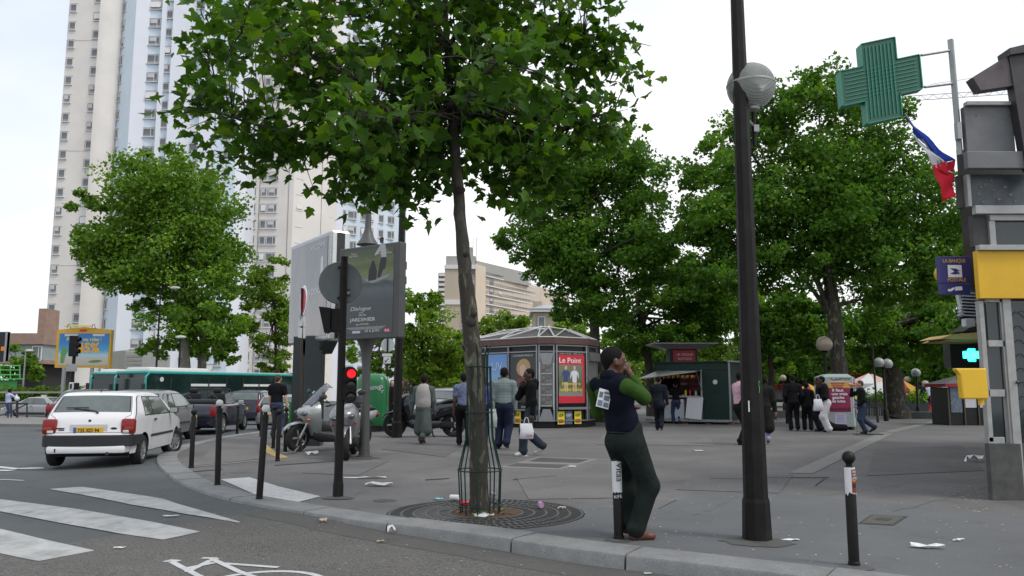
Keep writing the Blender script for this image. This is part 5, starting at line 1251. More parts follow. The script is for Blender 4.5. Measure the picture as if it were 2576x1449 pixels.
# ------------------------------------------------------------------ newspaper kiosk
KW=M('kiosk_white_tube',(.55,.55,.54),.4,.3,var=.08,scale=12); KBRN=M('kiosk_brown',(.10,.052,.045),.6,var=.12,scale=5,dirt=.15); KDK=M('kiosk_dark',(.014,.016,.016),.35,.0,spec=.3,var=.2,scale=5)
KROOF=M('kiosk_roof',(.075,.072,.073),.55,.1,var=.12,scale=2); KALU=M('kiosk_aluminium',(.30,.31,.31),.35,.6,var=.1,scale=6)
def ground_pt(px,Y):a=A(px,1000,Y); return Vector((a.x,Y,0))
fpts=[ground_pt(1172,30.2),ground_pt(1354,27.7),ground_pt(1396,27.7),ground_pt(1477,28.5),ground_pt(1501,29.6),ground_pt(1492,32.4),ground_pt(1400,33.6),ground_pt(1190,33.4)]
kc=sum(fpts,Vector())/len(fpts)
ks=thing('newspaper_kiosk','dark newspaper kiosk with white tube roof truss and posters','kiosk',kc)
fp_=[p-kc for p in fpts]
zk=lambda py,Y=27.8:A(1370,py,Y).z
zE0,zE1,zB1,zB0=zk(867),zk(854),zk(1060),zk(1077)       # eave bottom/top, base top, ground
zB0=0
def scl(f,p):return Vector((p.x*f,p.y*f,0))
def ring(f,z0,z1,name,mtl,par=ks):
    m=MB(); m.prism([(p.x*f,p.y*f) for p in fp_],z0,z1); return m.build(name,mtl,par)
ring(.97,0,zB1,'base',KDK); ring(.985,zB1,zE0,'body',KDK)
ring(1.06,zE0+.02,zE1+.02,'fascia',KBRN)
ro=ring(1.05,zE1+.021,zE1+.06,'gutter',KBRN)
# truss roof: lower ring at eave, upper ring at ridge
zR=zk(827,29.5); up=[Vector((p.x*.52,p.y*.42+.2,zR+(.06 if i in (1,2) else 0))) for i,p in enumerate(fp_)]; lo_=[Vector((p.x*1.02,p.y*1.02,zE1+.08)) for p in fp_]
n8=len(fp_)
m=MB(); cen=Vector((0,.2,zR-.1))
for i in range(n8):
    j=(i+1) % n8; dn=Vector((0,0,-.08)); m.poly([lo_[i]+dn,lo_[j]+dn,up[j]+dn,up[i]+dn]); m.poly([up[i]+dn,up[j]+dn,cen])
m.build('roof',KROOF,ks,fix=False)
for i in range(n8):
    j=(i+1) % n8
    for a,b in ((lo_[i],up[i]),(up[i],up[j]),(lo_[i],lo_[j]),(lo_[i],up[j])):
        m=MB(); m.tube([a,b],.028,6); m.build('truss_tube',KW,ks,smoothed=60)
    m=MB(); m.sphere(up[i],.055,8); m.sphere(up[i],.055,8) if False else None; m.build('truss_node',KW,ks,smoothed=True)
mid=lo_[0].lerp(lo_[1],.5); mu_=up[0].lerp(up[1],.45)
for a,b in ((mid,mu_),(mid,up[1]),(lo_[0],mu_)):m=MB(); m.tube([a,b],.026,6); m.build('truss_tube',KW,ks,smoothed=60)
# walls
def wall(i):
    a,b=fp_[i],fp_[(i+1) % n8]; u=(b-a).normalized(); return wallframe(a,u),(b-a).length
def wbox(F,name,x0,x1,z0,z1,d,mtl,out=.0,par=ks,bev=0):
    m=MB(); m.box((0,0,0),(x1-x0,z1-z0,d),bev=bev); o=m.build(name,mtl,par); o.matrix_local=F @ Matrix.Translation(((x0+x1)/2,(z0+z1)/2,out+d/2)); return o
zT=zk(884)                                           # top of poster zone
F0,L0_=wall(0); F1,L1_=wall(1); F2,L2_=wall(2); F3,L3_=wall(3)
for F,LL in ((F0,L0_),(F1,L1_),(F2,L2_),(F3,L3_)):
    for z in (zE0-.02,zT,zB1+.02):wbox(F,'rail',0,LL,z-.02,z+.02,.05,KALU,.0)
for F,xs_ in ((F0,(.05,L0_*.30,L0_*.62,L0_-.02)),(F1,(.03,L1_-.03)),(F2,(.05,L2_-.05)),(F3,(.05,L3_-.05))):
    for x in xs_:wbox(F,'post',x-.025,x+.025,zB1,zE0,.06,KALU,.002)
# posters on the left wall
x0,x1=L0_*.32,L0_*.60
def grad_print(name,stops,axis=1,lo=-1,hi=1,noise=.15,sc=3):
    m=bpy.data.materials.new(name); m.use_nodes=True; t=m.node_tree; b=t.nodes['Principled BSDF']; lk=t.links.new; b.inputs['Roughness'].default_value=.2
    co=t.nodes.new('ShaderNodeTexCoord'); sx=t.nodes.new('ShaderNodeSeparateXYZ'); lk(co.outputs['Object'],sx.inputs[0]); mr=t.nodes.new('ShaderNodeMapRange'); mr.inputs[1].default_value=lo; mr.inputs[2].default_value=hi; lk(sx.outputs[axis],mr.inputs[0])
    n=t.nodes.new('ShaderNodeTexNoise'); n.inputs['Scale'].default_value=sc; n.inputs['Detail'].default_value=5; lk(co.outputs['Object'],n.inputs[0])
    ad=t.nodes.new('ShaderNodeMath'); ad.operation='MULTIPLY_ADD'; ad.inputs[1].default_value=noise; lk(n.outputs['Fac'],ad.inputs[0]); lk(mr.outputs[0],ad.inputs[2])
    r=t.nodes.new('ShaderNodeValToRGB'); e=r.color_ramp.elements; e[0].position=stops[0][0]; e[0].color=(*stops[0][1],1); e[1].position=stops[-1][0]; e[1].color=(*stops[-1][1],1)
    for p_,c in stops[1:-1]:x=e.new(p_); x.color=(*c,1)
    lk(ad.outputs[0],r.inputs[0]); lk(r.outputs[0],b.inputs['Base Color']); return m
hz=zT-.1-(zB1+.75); zc_=zB1+.75+hz/2
p1=wbox(F0,'poster',x0+.05,x1-.02,zB1+.75,zT-.05,.012,grad_print('blue_holiday_print',[(0,(.5,.55,.6)),(.25,(.12,.18,.26)),(.36,(.03,.05,.05)),(.45,(.25,.42,.65)),(.75,(.16,.33,.6)),(1,(.12,.28,.6))],lo=-hz/2,hi=hz/2,noise=.14),.01)
TK=lambda F,x,z,o=.03:F @ Matrix.Translation((x,z,o))
text('UV',.42,M('print_lilac',(.55,.62,.78),.5),ks,TK(F0,(x0+x1)/2,zc_+.25),bold=-.01)
sil(ks,TK(F0,(x0+x1)/2,zc_-.05,0),'pine_silhouette',[(-.45,-.25),(.45,-.25),(.45,.22),(.3,.1),(.22,.16),(.12,-.02),(.06,.06),(0,-.1),(-.1,-.02),(-.2,-.14),(-.32,-.05),(-.45,-.16)],M('print_pine',(.018,.025,.022),.4),.026)
x0,x1=L0_*.64,L0_-.08
wbox(F0,'poster',x0,x1,zB1+.62,zT-.05,.012,grad_print('dark_portrait_print',[(0,(.03,.035,.03)),(.5,(.06,.055,.045)),(1,(.03,.034,.03))],lo=-.9,hi=.9,noise=.4,sc=1.5),.01)
xm=(x0+x1)/2; HAIR_P=M('print_blond',(.45,.30,.13),.4,var=.3,scale=10); SKIN_P=M('print_skin',(.62,.42,.32),.4,var=.15,scale=6)
def ell(cx,cy,rx,ry,rot=0,n=18):return [(cx+rx*math.cos(a)*math.cos(rot)-ry*math.sin(a)*math.sin(rot),cy+rx*math.cos(a)*math.sin(rot)+ry*math.sin(a)*math.cos(rot)) for a in np.linspace(0,2*PI,n,endpoint=False)]
sil(ks,TK(F0,xm,zc_+.25,0),'printed_hair',ell(.02,.08,.34,.30,.4),HAIR_P,.024); sil(ks,TK(F0,xm,zc_+.25,0),'printed_face',ell(.02,-.04,.17,.24,.3),SKIN_P,.028); sil(ks,TK(F0,xm,zc_+.25,0),'printed_scarf',ell(-.02,-.36,.3,.12,.2),M('print_scarf',(.18,.05,.06),.5,var=.3),.0265)
fit_text('CATHERINE DENEUVE',.95,.09,PW,ks,TK(F0,xm,zT-.16),shear=.2); text('APRES',.26,PW,ks,TK(F0,xm-.05,zc_-.55),shear=.25,sx=.9)
wbox(F0,'small_sign',xm-.1,xm+.2,zB1+.42,zB1+.56,.012,BK,.02); fit_text('23 MAI',.24,.08,PW,ks,TK(F0,xm+.05,zB1+.455,.034))
wbox(F0,'ledge',.1,L0_-.02,zB1+.36,zB1+.41,.16,KALU,.01)
YLW=M('print_yellow',(.78,.68,.03),.5,var=.05); RDP=M('print_red',(.62,.02,.04),.4,var=.05)
def mag(F,x,z,col,txt,tcol):
    wbox(F,'magazine',x-.15,x+.15,z-.22,z+.22,.01,col,.02); fit_text(txt,.22,.13,tcol,ks,TK(F,x,z+.04,.032),bold=.02)
    if col is YLW:
        for k in range(2):wbox(F,'headline',x-.11,x+.10,z-.10-.08*k,z-.05-.08*k,.003,RDP,.031)
zM=zB1+.10; GRYM=M('print_slate',(.12,.15,.2),.4,var=.4,scale=9)
for x,c in ((L0_*.38,GRYM),(L0_*.47,YLW),(L0_*.66,GRYM),(L0_*.74,YLW),(L0_*.88,YLW)):mag(F0,x,zM+.02,c,'ISF',BK if c is YLW else PW)
# chamfer: glazed bay with magazines
wbox(F1,'glass_bay',.06,L1_-.06,zB1+.5,zT-.1,.02,M('grey_glass',(.22,.24,.24),.1,var=.2,scale=3),.0)
m=MB(); wd_=L1_
for z_ in (zT-.05,zB1+.3):
    o=MB(); o.prism([(.02,0),(L1_-.02,0),(L1_-.16,-.42),(.16,-.42)] if z_>1.5 else [(.16,.12),(L1_-.16,.12),(L1_-.02,-.3),(.02,-.3)],.0,.03); q=o.build('bay_panel',KALU,ks); q.matrix_local=F1 @ Matrix.Translation((0,z_,.012))
for k in range(4):
    z_=zB1+.52+k*.37; wbox(F1,'rack_sheet',L1_/2-.17,L1_/2+.17,z_+.03,z_+.32,.015,M('rack_paper',(.14,.14,.13),.5,var=.8,scale=9),.03); wbox(F1,'rack_bar',L1_/2-.18,L1_/2+.18,z_,z_+.025,.03,KW,.03)
for s in (-1,1):wbox(F1,'bay_tube',L1_/2+s*.24-.015,L1_/2+s*.24+.015,zB1+.4,zT-.4,.04,KW,.03)
# right wall: magazine cover poster
xm=L2_/2; w2=L2_*.80
wbox(F2,'poster_case',xm-w2/2-.04,xm+w2/2+.04,zB1+.58,zT-.02,.03,KDK,.0)
pz0,pz1=zB1+.62,zT-.12
wbox(F2,'poster',xm-w2/2,xm+w2/2,pz0,pz1,.008,RDP,.03)
wbox(F2,'cover_photo',xm-w2/2,xm+w2/2-.09,pz0+.24,pz1-.34,.004,grad_print('park_photo_print',[(0,(.32,.31,.28)),(.35,(.22,.22,.17)),(.5,(.09,.12,.06)),(1,(.16,.19,.12))],lo=-.6,hi=.6,noise=.25),.0385)
wbox(F2,'strap_line',xm-w2/2,xm+w2/2,pz1,pz1+.10,.006,M('print_navy',(.03,.03,.09),.4),.03)
fit_text('Le Point',w2*.86,.26,WH,ks,TK(F2,xm-.06,pz1-.27,.040),bold=.015)
SHN=M('print_navy_shirt',(.05,.07,.2),.5); SHW=M('print_white_shirt',(.7,.72,.78),.5)
for dx,shirt in ((-.22,SHN),(.16,SHW)):
    b=TK(F2,xm+dx-.04,pz0+.80,0)
    sil(ks,b,'printed_legs',[(-.07,-.42),(-.02,-.42),(0,-.1),(.03,-.42),(.08,-.42),(.09,.0),(-.09,0)],SKIN_P,.043); sil(ks,b,'printed_shirt',[(-.09,-.08),(.09,-.08),(.11,.22),(.2,.02),(.17,.25),(.08,.33),(-.08,.33),(-.17,.25),(-.2,.02),(-.11,.2)],shirt,.0445); sil(ks,b,'printed_head',ell(0,.42,.055,.075),SKIN_P,.0445)
YT_=M('print_bright_yellow',(.85,.66,.02),.5)
fit_text('Enquete sur le',w2*.72,.15,YT_,ks,TK(F2,xm-.03,pz0+.62,.048),bold=.012); fit_text('systeme Sarkozy',w2*.86,.15,YT_,ks,TK(F2,xm-.03,pz0+.42,.048),bold=.012)
fit_text('1er mai  30 ans',w2*.9,.05,YT_,ks,TK(F2,xm,pz1+.03,.038))
wbox(F2,'ledge',.08,L2_-.06,zB1+.40,zB1+.48,.12,KALU,.01)
for x,c in ((.24,YLW),(.58,GRYM),(.98,YLW)):mag(F2,x,zM+.02,c,'ISF',BK if c is YLW else PW)
wbox(F3,'glass_bay',.06,L3_-.06,zB1+.4,zT-.1,.02,bpy.data.materials['grey_glass'],.0)
o=MB(); o.prism([(.0,0),(L3_,0),(L3_+.1,-.3),(.1,-.3)],0,.12); q=o.build('bay_panel',KALU,ks); q.matrix_local=F3 @ Matrix.Translation((0,zT,.02))

# ------------------------------------------------------------------ snack stall
SG=M('stall_green',(.005,.026,.020),.4,.0,spec=.25,var=.15,scale=4,dirt=.15); SA=G(1632,1063); YSn=31.8
st0=Vector((A(1655,1000,YSn).x,YSn,0)); st1=Vector((A(1765,1000,31.0).x,31.0,0)); st2=Vector((A(1835,1000,30.6).x,30.6,0)); st3=Vector((A(1885,1000,31.9).x,31.9,0))
stall=thing('snack_stall','dark green snack stall with lifted serving hatch and red menu boards','stall',st1)
def zst(py):return A(1765,py,31.0).z
uu=(st2-st0).normalized(); F=wallframe(st0-st1,uu); LS=(st2-st0).length; xo=(st1-st0).length
zTop,zFl=zst(912),.18
def sb(name,x0,x1,z0,z1,d,out,mtl,bev=0):return wbox(F,name,x0,x1,z0,z1,d,mtl,out,stall,bev)
sb('floor_deck',-.5,LS+.05,.10,zFl,2.2,-2.1,KALU)
for x in (.0,xo*.55,xo+.1,LS-.1):sb('foot_block',x,x+.2,0,.10,.25,-.3,M('brick_block',(.22,.11,.07),.9,var=.2,scale=9))
sb('closed_panel',xo,LS,zFl,zTop-.15,.06,-.06,SG,.01); sb('roof_fascia',-.1,LS+.03,zTop-.28,zTop,.1,-.08,SG,.01)
sb('back_wall',0,LS,zFl,zTop-.05,.05,-2.1,M('stall_interior',(.05,.012,.014),.6,var=.2,scale=3)); sb('left_wall',0,.05,zFl,zTop-.3,2.0,-2.08,SG)
sb('roof',-.15,LS+.05,zTop,zTop+.05,2.3,-2.2,SG)
sb('counter',.15,xo-.05,1.02,1.08,.6,-.5,KALU)
sb('freezer',.20,xo*.60,zFl+.005,.95,.45,-.40,M('freezer_grey',(.40,.44,.48),.4,var=.05),.02)
sb('freezer_sign',.22,xo*.59,.70,.94,.01,.052,PWH); fit_text('ARTISANALES',xo*.36,.12,RDP,stall,F @ Matrix.Translation((xo*.40,.74,.065)))
sil(stall,F @ Matrix.Translation((xo*.42,.88,.06)),'cone_emblem',ell(0,0,.06,.06),YLW,.006)
p_=sb('leaning_board',xo*.70,xo*.70+.62,zFl+.01,1.05,.03,.08,PWH,.005); p_.matrix_local=F @ Matrix.Translation((xo*.84,.62,.12)) @ Matrix.Rotation(R(-5),4,'Z') @ Matrix.Rotation(R(-8),4,'X')
MENU=M('menu_red',(.16,.012,.018),.5,var=.15,scale=5)
sb('menu_board',xo*.28,xo*.50,1.25,zTop-.35,.02,-1.6,MENU); sb('menu_board',xo*.52,xo-.08,1.2,zTop-.35,.02,-1.2,MENU)
for k,s in enumerate(('BEIGNETS','CHURROS','GAUFRES')):fit_text(s,xo*.28,.13,M('menu_text',(.33,.16,.14),.6),stall,F @ Matrix.Translation((xo*.76,zTop-.62-.22*k,-1.17)))
for k in range(3):sb('menu_line',xo*.31,xo*.47,1.5+.25*k,1.6+.25*k,.004,-1.578,M('menu_pale',(.5,.35,.33),.6))
for k,(x,r_,c) in enumerate(((.62,.04,YLW),(.72,.035,RDP),(.2,.06,PWH),(.3,.05,PWH),(.85,.07,KALU),(.5,.05,RDP))):
    m=MB(); m.lathe([(.001,0),(r_,0),(r_,.16),(r_*.4,.22),(.001,.24)],n=10); o=m.build('sauce_bottle',c,stall,smoothed=40); o.matrix_local=F @ Matrix.Translation((xo*x,1.085,-.15)) @ Matrix.Rotation(-PI/2,4,'X')
# hatch with its props
m=MB(); hw0=zTop-.3
m.add([(0,hw0,.0),(xo,hw0,.0),(xo,hw0-.05,1.0),(-.5,hw0-.32,1.0),(0,hw0-.03,0),(xo,hw0-.03,0),(xo,hw0-.08,1.0),(-.5,hw0-.35,1.0)],[(0,1,2,3),(7,6,5,4),(0,4,5,1),(1,5,6,2),(2,6,7,3),(3,7,4,0)]); o=m.build('lifted_hatch',KALU,stall); o.matrix_local=F
AWR=M('awning_red',(.40,.03,.035),.8,var=.1)
for i in range(46):
    c=(AWR,YLW,M('awning_orange',(.65,.25,.04),.7))[i % 3]; f=i/45; x=-1.1+f*(xo+1.0); z=hw0-.34+.2*f if f<.8 else hw0-.2
    m=MB(); m.add([(0,0,0),(.05,0,0),(.025,0,-.12)],[(0,1,2)]); o=m.build('bunting',c,stall,fix=False); o.matrix_local=F @ Matrix.Translation((x,z,.75)) @ Matrix.Rotation(-PI/2,4,'X'); s=o.modifiers.new('s','SOLIDIFY'); s.thickness=.006
m=MB(); m.tube([F @ Vector((xo,hw0-.03,.95)),F @ Vector((xo,1.3,.03))],.015,6); m.build('prop',KALU,stall)
us=(st3-st2).normalized(); FS=wallframe(st2-st1,us); LSs=(st3-st2).length
wbox(FS,'end_wall',.0,LSs,zFl,zTop,.06,SG,-.06,stall); wbox(FS,'corner_trim',-.03,.03,zFl,zTop,.05,KALU,.0,stall); wbox(F,'corner_trim',xo-.03,xo+.03,zFl,zTop-.28,.05,KALU,.0,stall)
wbox(FS,'end_eave',-.1,LSs,zTop,zTop+.06,.25,KALU,-.1,stall)
sil(stall,F @ Matrix.Translation(((xo+LS)/2,zTop-.75,0)),'door_emblem',ell(0,0,.09,.09),PWH,.004)
# advertising column behind the stall
ac=Vector((A(1716,950,36).x,36,0)); t=thing('advertising_column','red advertising column with flat winged canopy behind the stall','advertising column',ac)
za_=lambda py:A(1716,py,36).z
m=MB(); m.box((0,0,za_(880)/2),(1.25,.9,za_(880)),bev=.04); m.build('column',KDK,t)
m=MB(); m.box((.02,-.46,za_(930)),(.98,.02,za_(884)-za_(980)),bev=0); m.build('poster',M('column_red',(.36,.02,.035),.5,var=.15,scale=4),t)
for k,s in enumerate(('LE CIRQUE','BOUTIQUE','SALADES','FORMULES')):fit_text(s,.7-.1*(k % 2),.14,PW,t,FR(.05,za_(892)-.06-.19*k,-.472))
m=MB(); zz0=za_(880); m.add([(-.75,-.6,zz0),(.75,-.6,zz0),(.75,.6,zz0),(-.75,.6,zz0),(-1.45,-.9,za_(867)),(1.45,-.9,za_(867)),(1.45,.9,za_(867)),(-1.45,.9,za_(867)),(-1.45,-.9,za_(865)),(1.45,-.9,za_(865)),(1.45,.9,za_(865)),(-1.45,.9,za_(865))],[(0,1,5,4),(1,2,6,5),(2,3,7,6),(3,0,4,7),(4,5,9,8),(5,6,10,9),(6,7,11,10),(7,4,8,11),(8,9,10,11),(0,3,2,1)]); m.build('canopy',KALU,t)

# ------------------------------------------------------------------ grey cabinet with political poster
cb0=Vector((A(2107,1000,27.0).x,27.0,0)); CAB=M('cabinet_grey',(.33,.39,.375),.5,.1,var=.06,scale=4,dirt=.12)
t=thing('vending_cabinet','pale grey-green metal cabinet with crimson poster and graffiti','cabinet',cb0,rz=R(-8)); hC=A(2107,948,26.4).z
m=MB(); m.prism([(-.60,-.30),(.42,-.30),(.60,.1),(.60,.6),(-.60,.6)],.10,hC); o=m.build('case',CAB,t); bv=o.modifiers.new('b','BEVEL'); bv.width=.02; bv.segments=2
m=MB(); m.add([(-.60,-.30,hC),(.42,-.30,hC),(.60,.1,hC-.02),(.6,.6,hC),(-.6,.6,hC),(-.35,-.2,hC+.10),(.3,-.2,hC+.10),(.3,.5,hC+.1),(-.35,.5,hC+.1)],[(0,1,6,5),(1,2,6),(2,3,7,6),(3,4,8,7),(4,0,5,8),(5,6,7,8)]); m.build('lid',CAB,t)
for x in (-.5,.35):m=MB(); m.box((x,-.1,.05),(.08,.5,.10)); m.build('foot',BK,t)
zq=lambda py:A(2107,py,26.1).z
m=MB(); m.box((-.01,-.304,(zq(958)+zq(1040))/2),(.72,.006,zq(958)-zq(1040))); m.build('poster_border',PWH,t)
CRI=M('poster_crimson',(.26,.02,.075),.6,var=.12,scale=4)
m=MB(); m.box((-.01,-.309,(zq(960)+zq(1038))/2),(.68,.004,zq(960)-zq(1038))); m.build('poster',CRI,t)
m=MB(); m.box((-.01,-.3125,zq(968)),(.68,.003,.20)); m.build('poster_band',M('poster_amber',(.62,.33,.07),.6,var=.1),t)
for k,s in enumerate(('Il faut','une vraie','gauche','de lutte')):fit_text(s,(.36,.5,.38,.42)[k],.13,WH,t,FR(-.06+(.0,.05,.0,.01)[k],zq(985)-.12*k,-.316),bold=.025)
for k in range(3):m=MB(); m.box((-.06,-.316,zq(962)-.065*k-.02),(.44-.06*k,.003,.03)); m.build('headline',CRI,t)
cw=[(-.33,0)]+[(-.33+.66*i/24,.05+.06*((i*7) % 5)/4) for i in range(25)]+[(.33,0)]
sil(t,FR(-.01,zq(1026)-.1,-.3125),'printed_crowd',cw,M('poster_plum',(.09,.015,.03),.6,var=.2),0)
m=MB(); m.box((-.01,-.304,(zq(1042)+zq(1076))/2),(.36,.005,zq(1042)-zq(1076))); m.build('leaflet',M('leaflet_lilac',(.5,.48,.62),.7,var=.05),t)
for k in range(5):m=MB(); m.box((-.01,-.308,zq(1046)-.055*k),(.28-.04*(k % 2),.003,.014)); m.build('leaflet_line',M('leaflet_ink',(.18,.16,.3),.7),t)
sil(t,FR(-.01,zq(1075)+.01,-.308),'printed_crowd',[(x*.5,y*.7) for x,y in cw],BK,0)
m=MB(); rgx=random.Random(8); x=-.25
for k in range(4):m.tube([(x+.03*j+rgx.uniform(-.02,.02),-.307,hC-.07+rgx.uniform(-.05,.05)) for j in range(6)],.008,4); x+=.16
m.build('graffiti',BK,t)
m=MB(); m.box((.56,-.0,1.05),(.02,.3,1.3),rz=R(-24)); m.build('can_display',GRYM,t)
for k in range(5):m=MB(); m.box((.58,-.02,.6+.22*k),(.012,.22,.12),rz=R(-24)); m.build('product_button',(PWH,RDP,YLW)[k % 3],t)

# ------------------------------------------------------------------ park globe lamps
OPAL=M('opal_globe',(.30,.255,.19),.3,var=.12,scale=6); CLG=M('clear_globe',(.34,.36,.35),.15,var=.1,scale=8)
def globe(label,px,gy,Y,rpx,base=None,offs=((0,0),),mtl=OPAL):
    b=Vector((A(px,1000,Y).x,Y,0)); t=thing('park_lamp',label,'park lamp',b,group='globe lamps in the square'); z=A(px,gy,Y).z; r_=rpx*Y/FOC
    m=MB(); m.lathe([(.10,0),(.10,.45),(.06,.5),(.055,z-r_*1.0),(.10,z-r_*.92),(.11,z-r_*.8)],n=12); m.build('pole',PBR,t,smoothed=40)
    for dx,dz in offs:
        m=MB(); m.lathe([(r_*math.sin(th)+.0005,r_*math.cos(th)) for th in np.linspace(0.01,PI*.80,14)],n=20); m.build('globe',mtl,t,smoothed=80,loc=(dx*r_,0,z+dz*r_))
    if len(offs)>1:m=MB(); m.box((0,0,z-r_*.95),(r_*2.2,.06,.06)); m.build('crossbar',PBR,t)
    return t
globe('amber-tinted globe lamp just behind the grey cabinet',2080,866,28.4,20)
globe('clear twin-globe lamp beside the thick mottled trunk',2226,914,34,13,offs=((-.75,.1),(.85,-.1)),mtl=CLG)
globe('pale globe lamp in front of the second trunk from the right',2308,938,40,11,mtl=CLG)
globe('small cream globe lamp left of the bus-stop shelter',2330,966,46,9)
globe('small far globe lamp between the red awning and the dark-coated woman',1972,951,48,8)
globe('faint far globe lamp behind the tree trunk right of the parasols',2285,955,52,8)

# ------------------------------------------------------------------ cafe terrace
def parasol(label,px,py_top,py_rim,Y,rpx,m1,m2,n=8):
    b=Vector((A(px,1000,Y).x,Y,0)); t=thing('parasol',label,'parasol',b,group='cafe parasols'); zt,zr_=A(px,py_top,Y).z,A(px,py_rim,Y).z; r_=rpx*Y/FOC
    m=MB(); m.cyl((0,0,0),(0,0,zt),.035,n=8); m.build('pole',KALU,t)
    m=MB()
    for i in range(n):
        a0,a1=2*PI*i/n,2*PI*(i+1)/n; p0,p1=Vector((r_*math.cos(a0),r_*.6*math.sin(a0),zr_)),Vector((r_*math.cos(a1),r_*.6*math.sin(a1),zr_)); m.mat(i % 2)
        m.poly([p0,p1,Vector((0,0,zt))]); m.poly([p0,p1,p1-Vector((0,0,.25)),p0-Vector((0,0,.25))])
    o=m.build('canopy',[m1,m2],t,fix=False); s=o.modifiers.new('s','SOLIDIFY'); s.thickness=.02
PWC=M('canvas_white',(.55,.56,.55),.8,var=.06); PRC=M('canvas_red',(.30,.02,.022),.8,var=.1); PYC=M('canvas_yellow',(.42,.26,.03),.8,var=.1); PPK=M('canvas_pink',(.5,.30,.26),.8,var=.25,scale=2)
parasol('pale printed parasol behind the boy on crutches',2190,938,965,46,62,PPK,PWC); parasol('white parasol right of the grey cabinet',2215,960,990,43,66,PWC,PWC); parasol('yellow and red parasol under the trees at right',2275,957,983,50,48,PYC,PRC)
parasol('yellow and red parasol left of the cabinet',2035,965,985,50,42,PYC,PRC)
cf=Vector((A(2160,1000,62).x,62,0)); t=thing('cafe_front','long red and grey cafe shopfront beyond the square','building',cf)
SHOP=M('shop_grey',(.26,.25,.24),.8,var=.15,scale=.5); SHD=M('shop_dark',(.03,.028,.027),.5,var=.4,scale=.6)
for x0,x1,py0,py1,mt,nm,dy in ((1880,2560,925,950,SHOP,'upper_wall',0),(1880,2560,950,1012,SHD,'shop_windows',.3),(1960,2050,968,980,PRC,'red_awning',-1.2),(1880,1958,966,980,PRC,'red_awning',-1.0),(2085,2215,934,946,PRC,'red_sign',-.4),(2225,2420,985,995,PRC,'red_awning',-.8)):
    a,b=A(x0,py0,62+dy),A(x1,py1,62+dy); m=MB(); m.box(((a.x+b.x)/2-cf.x,dy+.2,(a.z+b.z)/2),(b.x-a.x,.4 if dy >= 0 else 1.0,a.z-b.z)); m.build(nm,mt,t)
fit_text('Quick',2.6,.35,YLW,t,FR(A(2130,940,61).x-cf.x,A(2130,943,61).z,-.75))
for k in range(9):
    q=A(1900+k*62,985,62); m=MB(); m.box((q.x-cf.x,.05,q.z),(1.1,.1,1.2)); m.build('shop_window',M('lit_window',(.25,.26,.25),.2,var=.5,scale=1),t)
# low planter walls and terrace railings on the far side of the square
def planter(label,px0,px1,Y,h,mtl,top=None):
    a,b=A(px0,1000,Y),A(px1,1000,Y); c=Vector(((a.x+b.x)/2,Y,0)); t=thing('planter_wall',label,'planter',c); m=MB(); m.box((0,0,h/2),(b.x-a.x,.4,h),bev=.02); m.build('wall',mtl,t)
    if top:
        n=700; P_=np.stack([RNG.uniform(-(b.x-a.x)/2,(b.x-a.x)/2,n),RNG.uniform(-.4,.4,n),h+RNG.uniform(0,.7,n)*RNG.random(n)],1)
        o=bpy.data.objects.new('planting',leaf_mesh('planting',P_,RNG.uniform(.1,.22,n),LEAF_MID,'far',RNG,np.clip(RNG.normal(.5,.25,n),0,1))); COL.objects.link(o); o.parent=t; o['kind']='stuff'
planter('low concrete planter wall behind the waiting group',1940,2110,38.5,.32,CONC); planter('green-topped terrace planter behind the thick mottled trunk',2130,2330,41,.75,DKG,True); planter('low dark planter edge right of the yellow bucket',2275,2345,37,.3,DKG)
yb=G(2263,1052); t=thing('yellow_bucket','small yellow bucket at the foot of the thick trunk','bucket',yb); m=MB(); m.lathe([(.001,0),(.12,0),(.16,.3),(.15,.3),(.11,.02),(.001,.02)],n=16); m.build('pail',YP,t,smoothed=30)
# terrace chairs and tables silhouettes
def chair_(px,Y,rz,label,mtl):
    b=Vector((A(px,1000,Y).x,Y,0)); t=thing('terrace_chair',label,'chair',b,rz,group='terrace chairs'); m=MB(); m.box((0,0,.45),(.42,.42,.04),bev=.01); m.build('seat',mtl,t); m=MB(); m.box((0,.2,.72),(.42,.04,.42),bev=.01); m.build('backrest',mtl,t)
    for x in (-.18,.18):
        for y in (-.18,.18):m=MB(); m.cyl((x,y,0),(x,y,.45),.015,n=6); m.build('leg',KALU,t)
for i,(px,Y) in enumerate(((2175,39),(2200,39.6),(2295,43),(2315,42))):chair_(px,Y,i*.9,('dark terrace chair just right of the grey cabinet','dark terrace chair left of the twin-globe lamp foot','dark terrace chair right of the thick mottled trunk','dark terrace chair nearest the low dark planter edge')[i],BK)
for i,(px,Y,tp,lb) in enumerate(((2205,32.5,980,'slim young tree stake left of the twin-globe lamp'),(2344,36,1004,'thin dark bollard right of the low planter edge'),(2388,34,1000,'thin dark post in front of the bus-stop shelter'),(1977,31.5,990,'thin dark post left of the waiting group'))):
    b=Vector((A(px,1000,Y).x,Y,0)); t=thing('thin_post',lb,'post',b); h=A(px,tp,Y).z; m=MB(); m.cyl((0,0,0),(-.05 if i==0 else 0,0,h if i else 3.2),.05,.035,n=8); m.build('shaft',BARK_D if i==0 else PBR,t)
    m=MB(); m.sphere((0,0,h if i else 3.2),.05,8); m.build('tip',PBR,t)
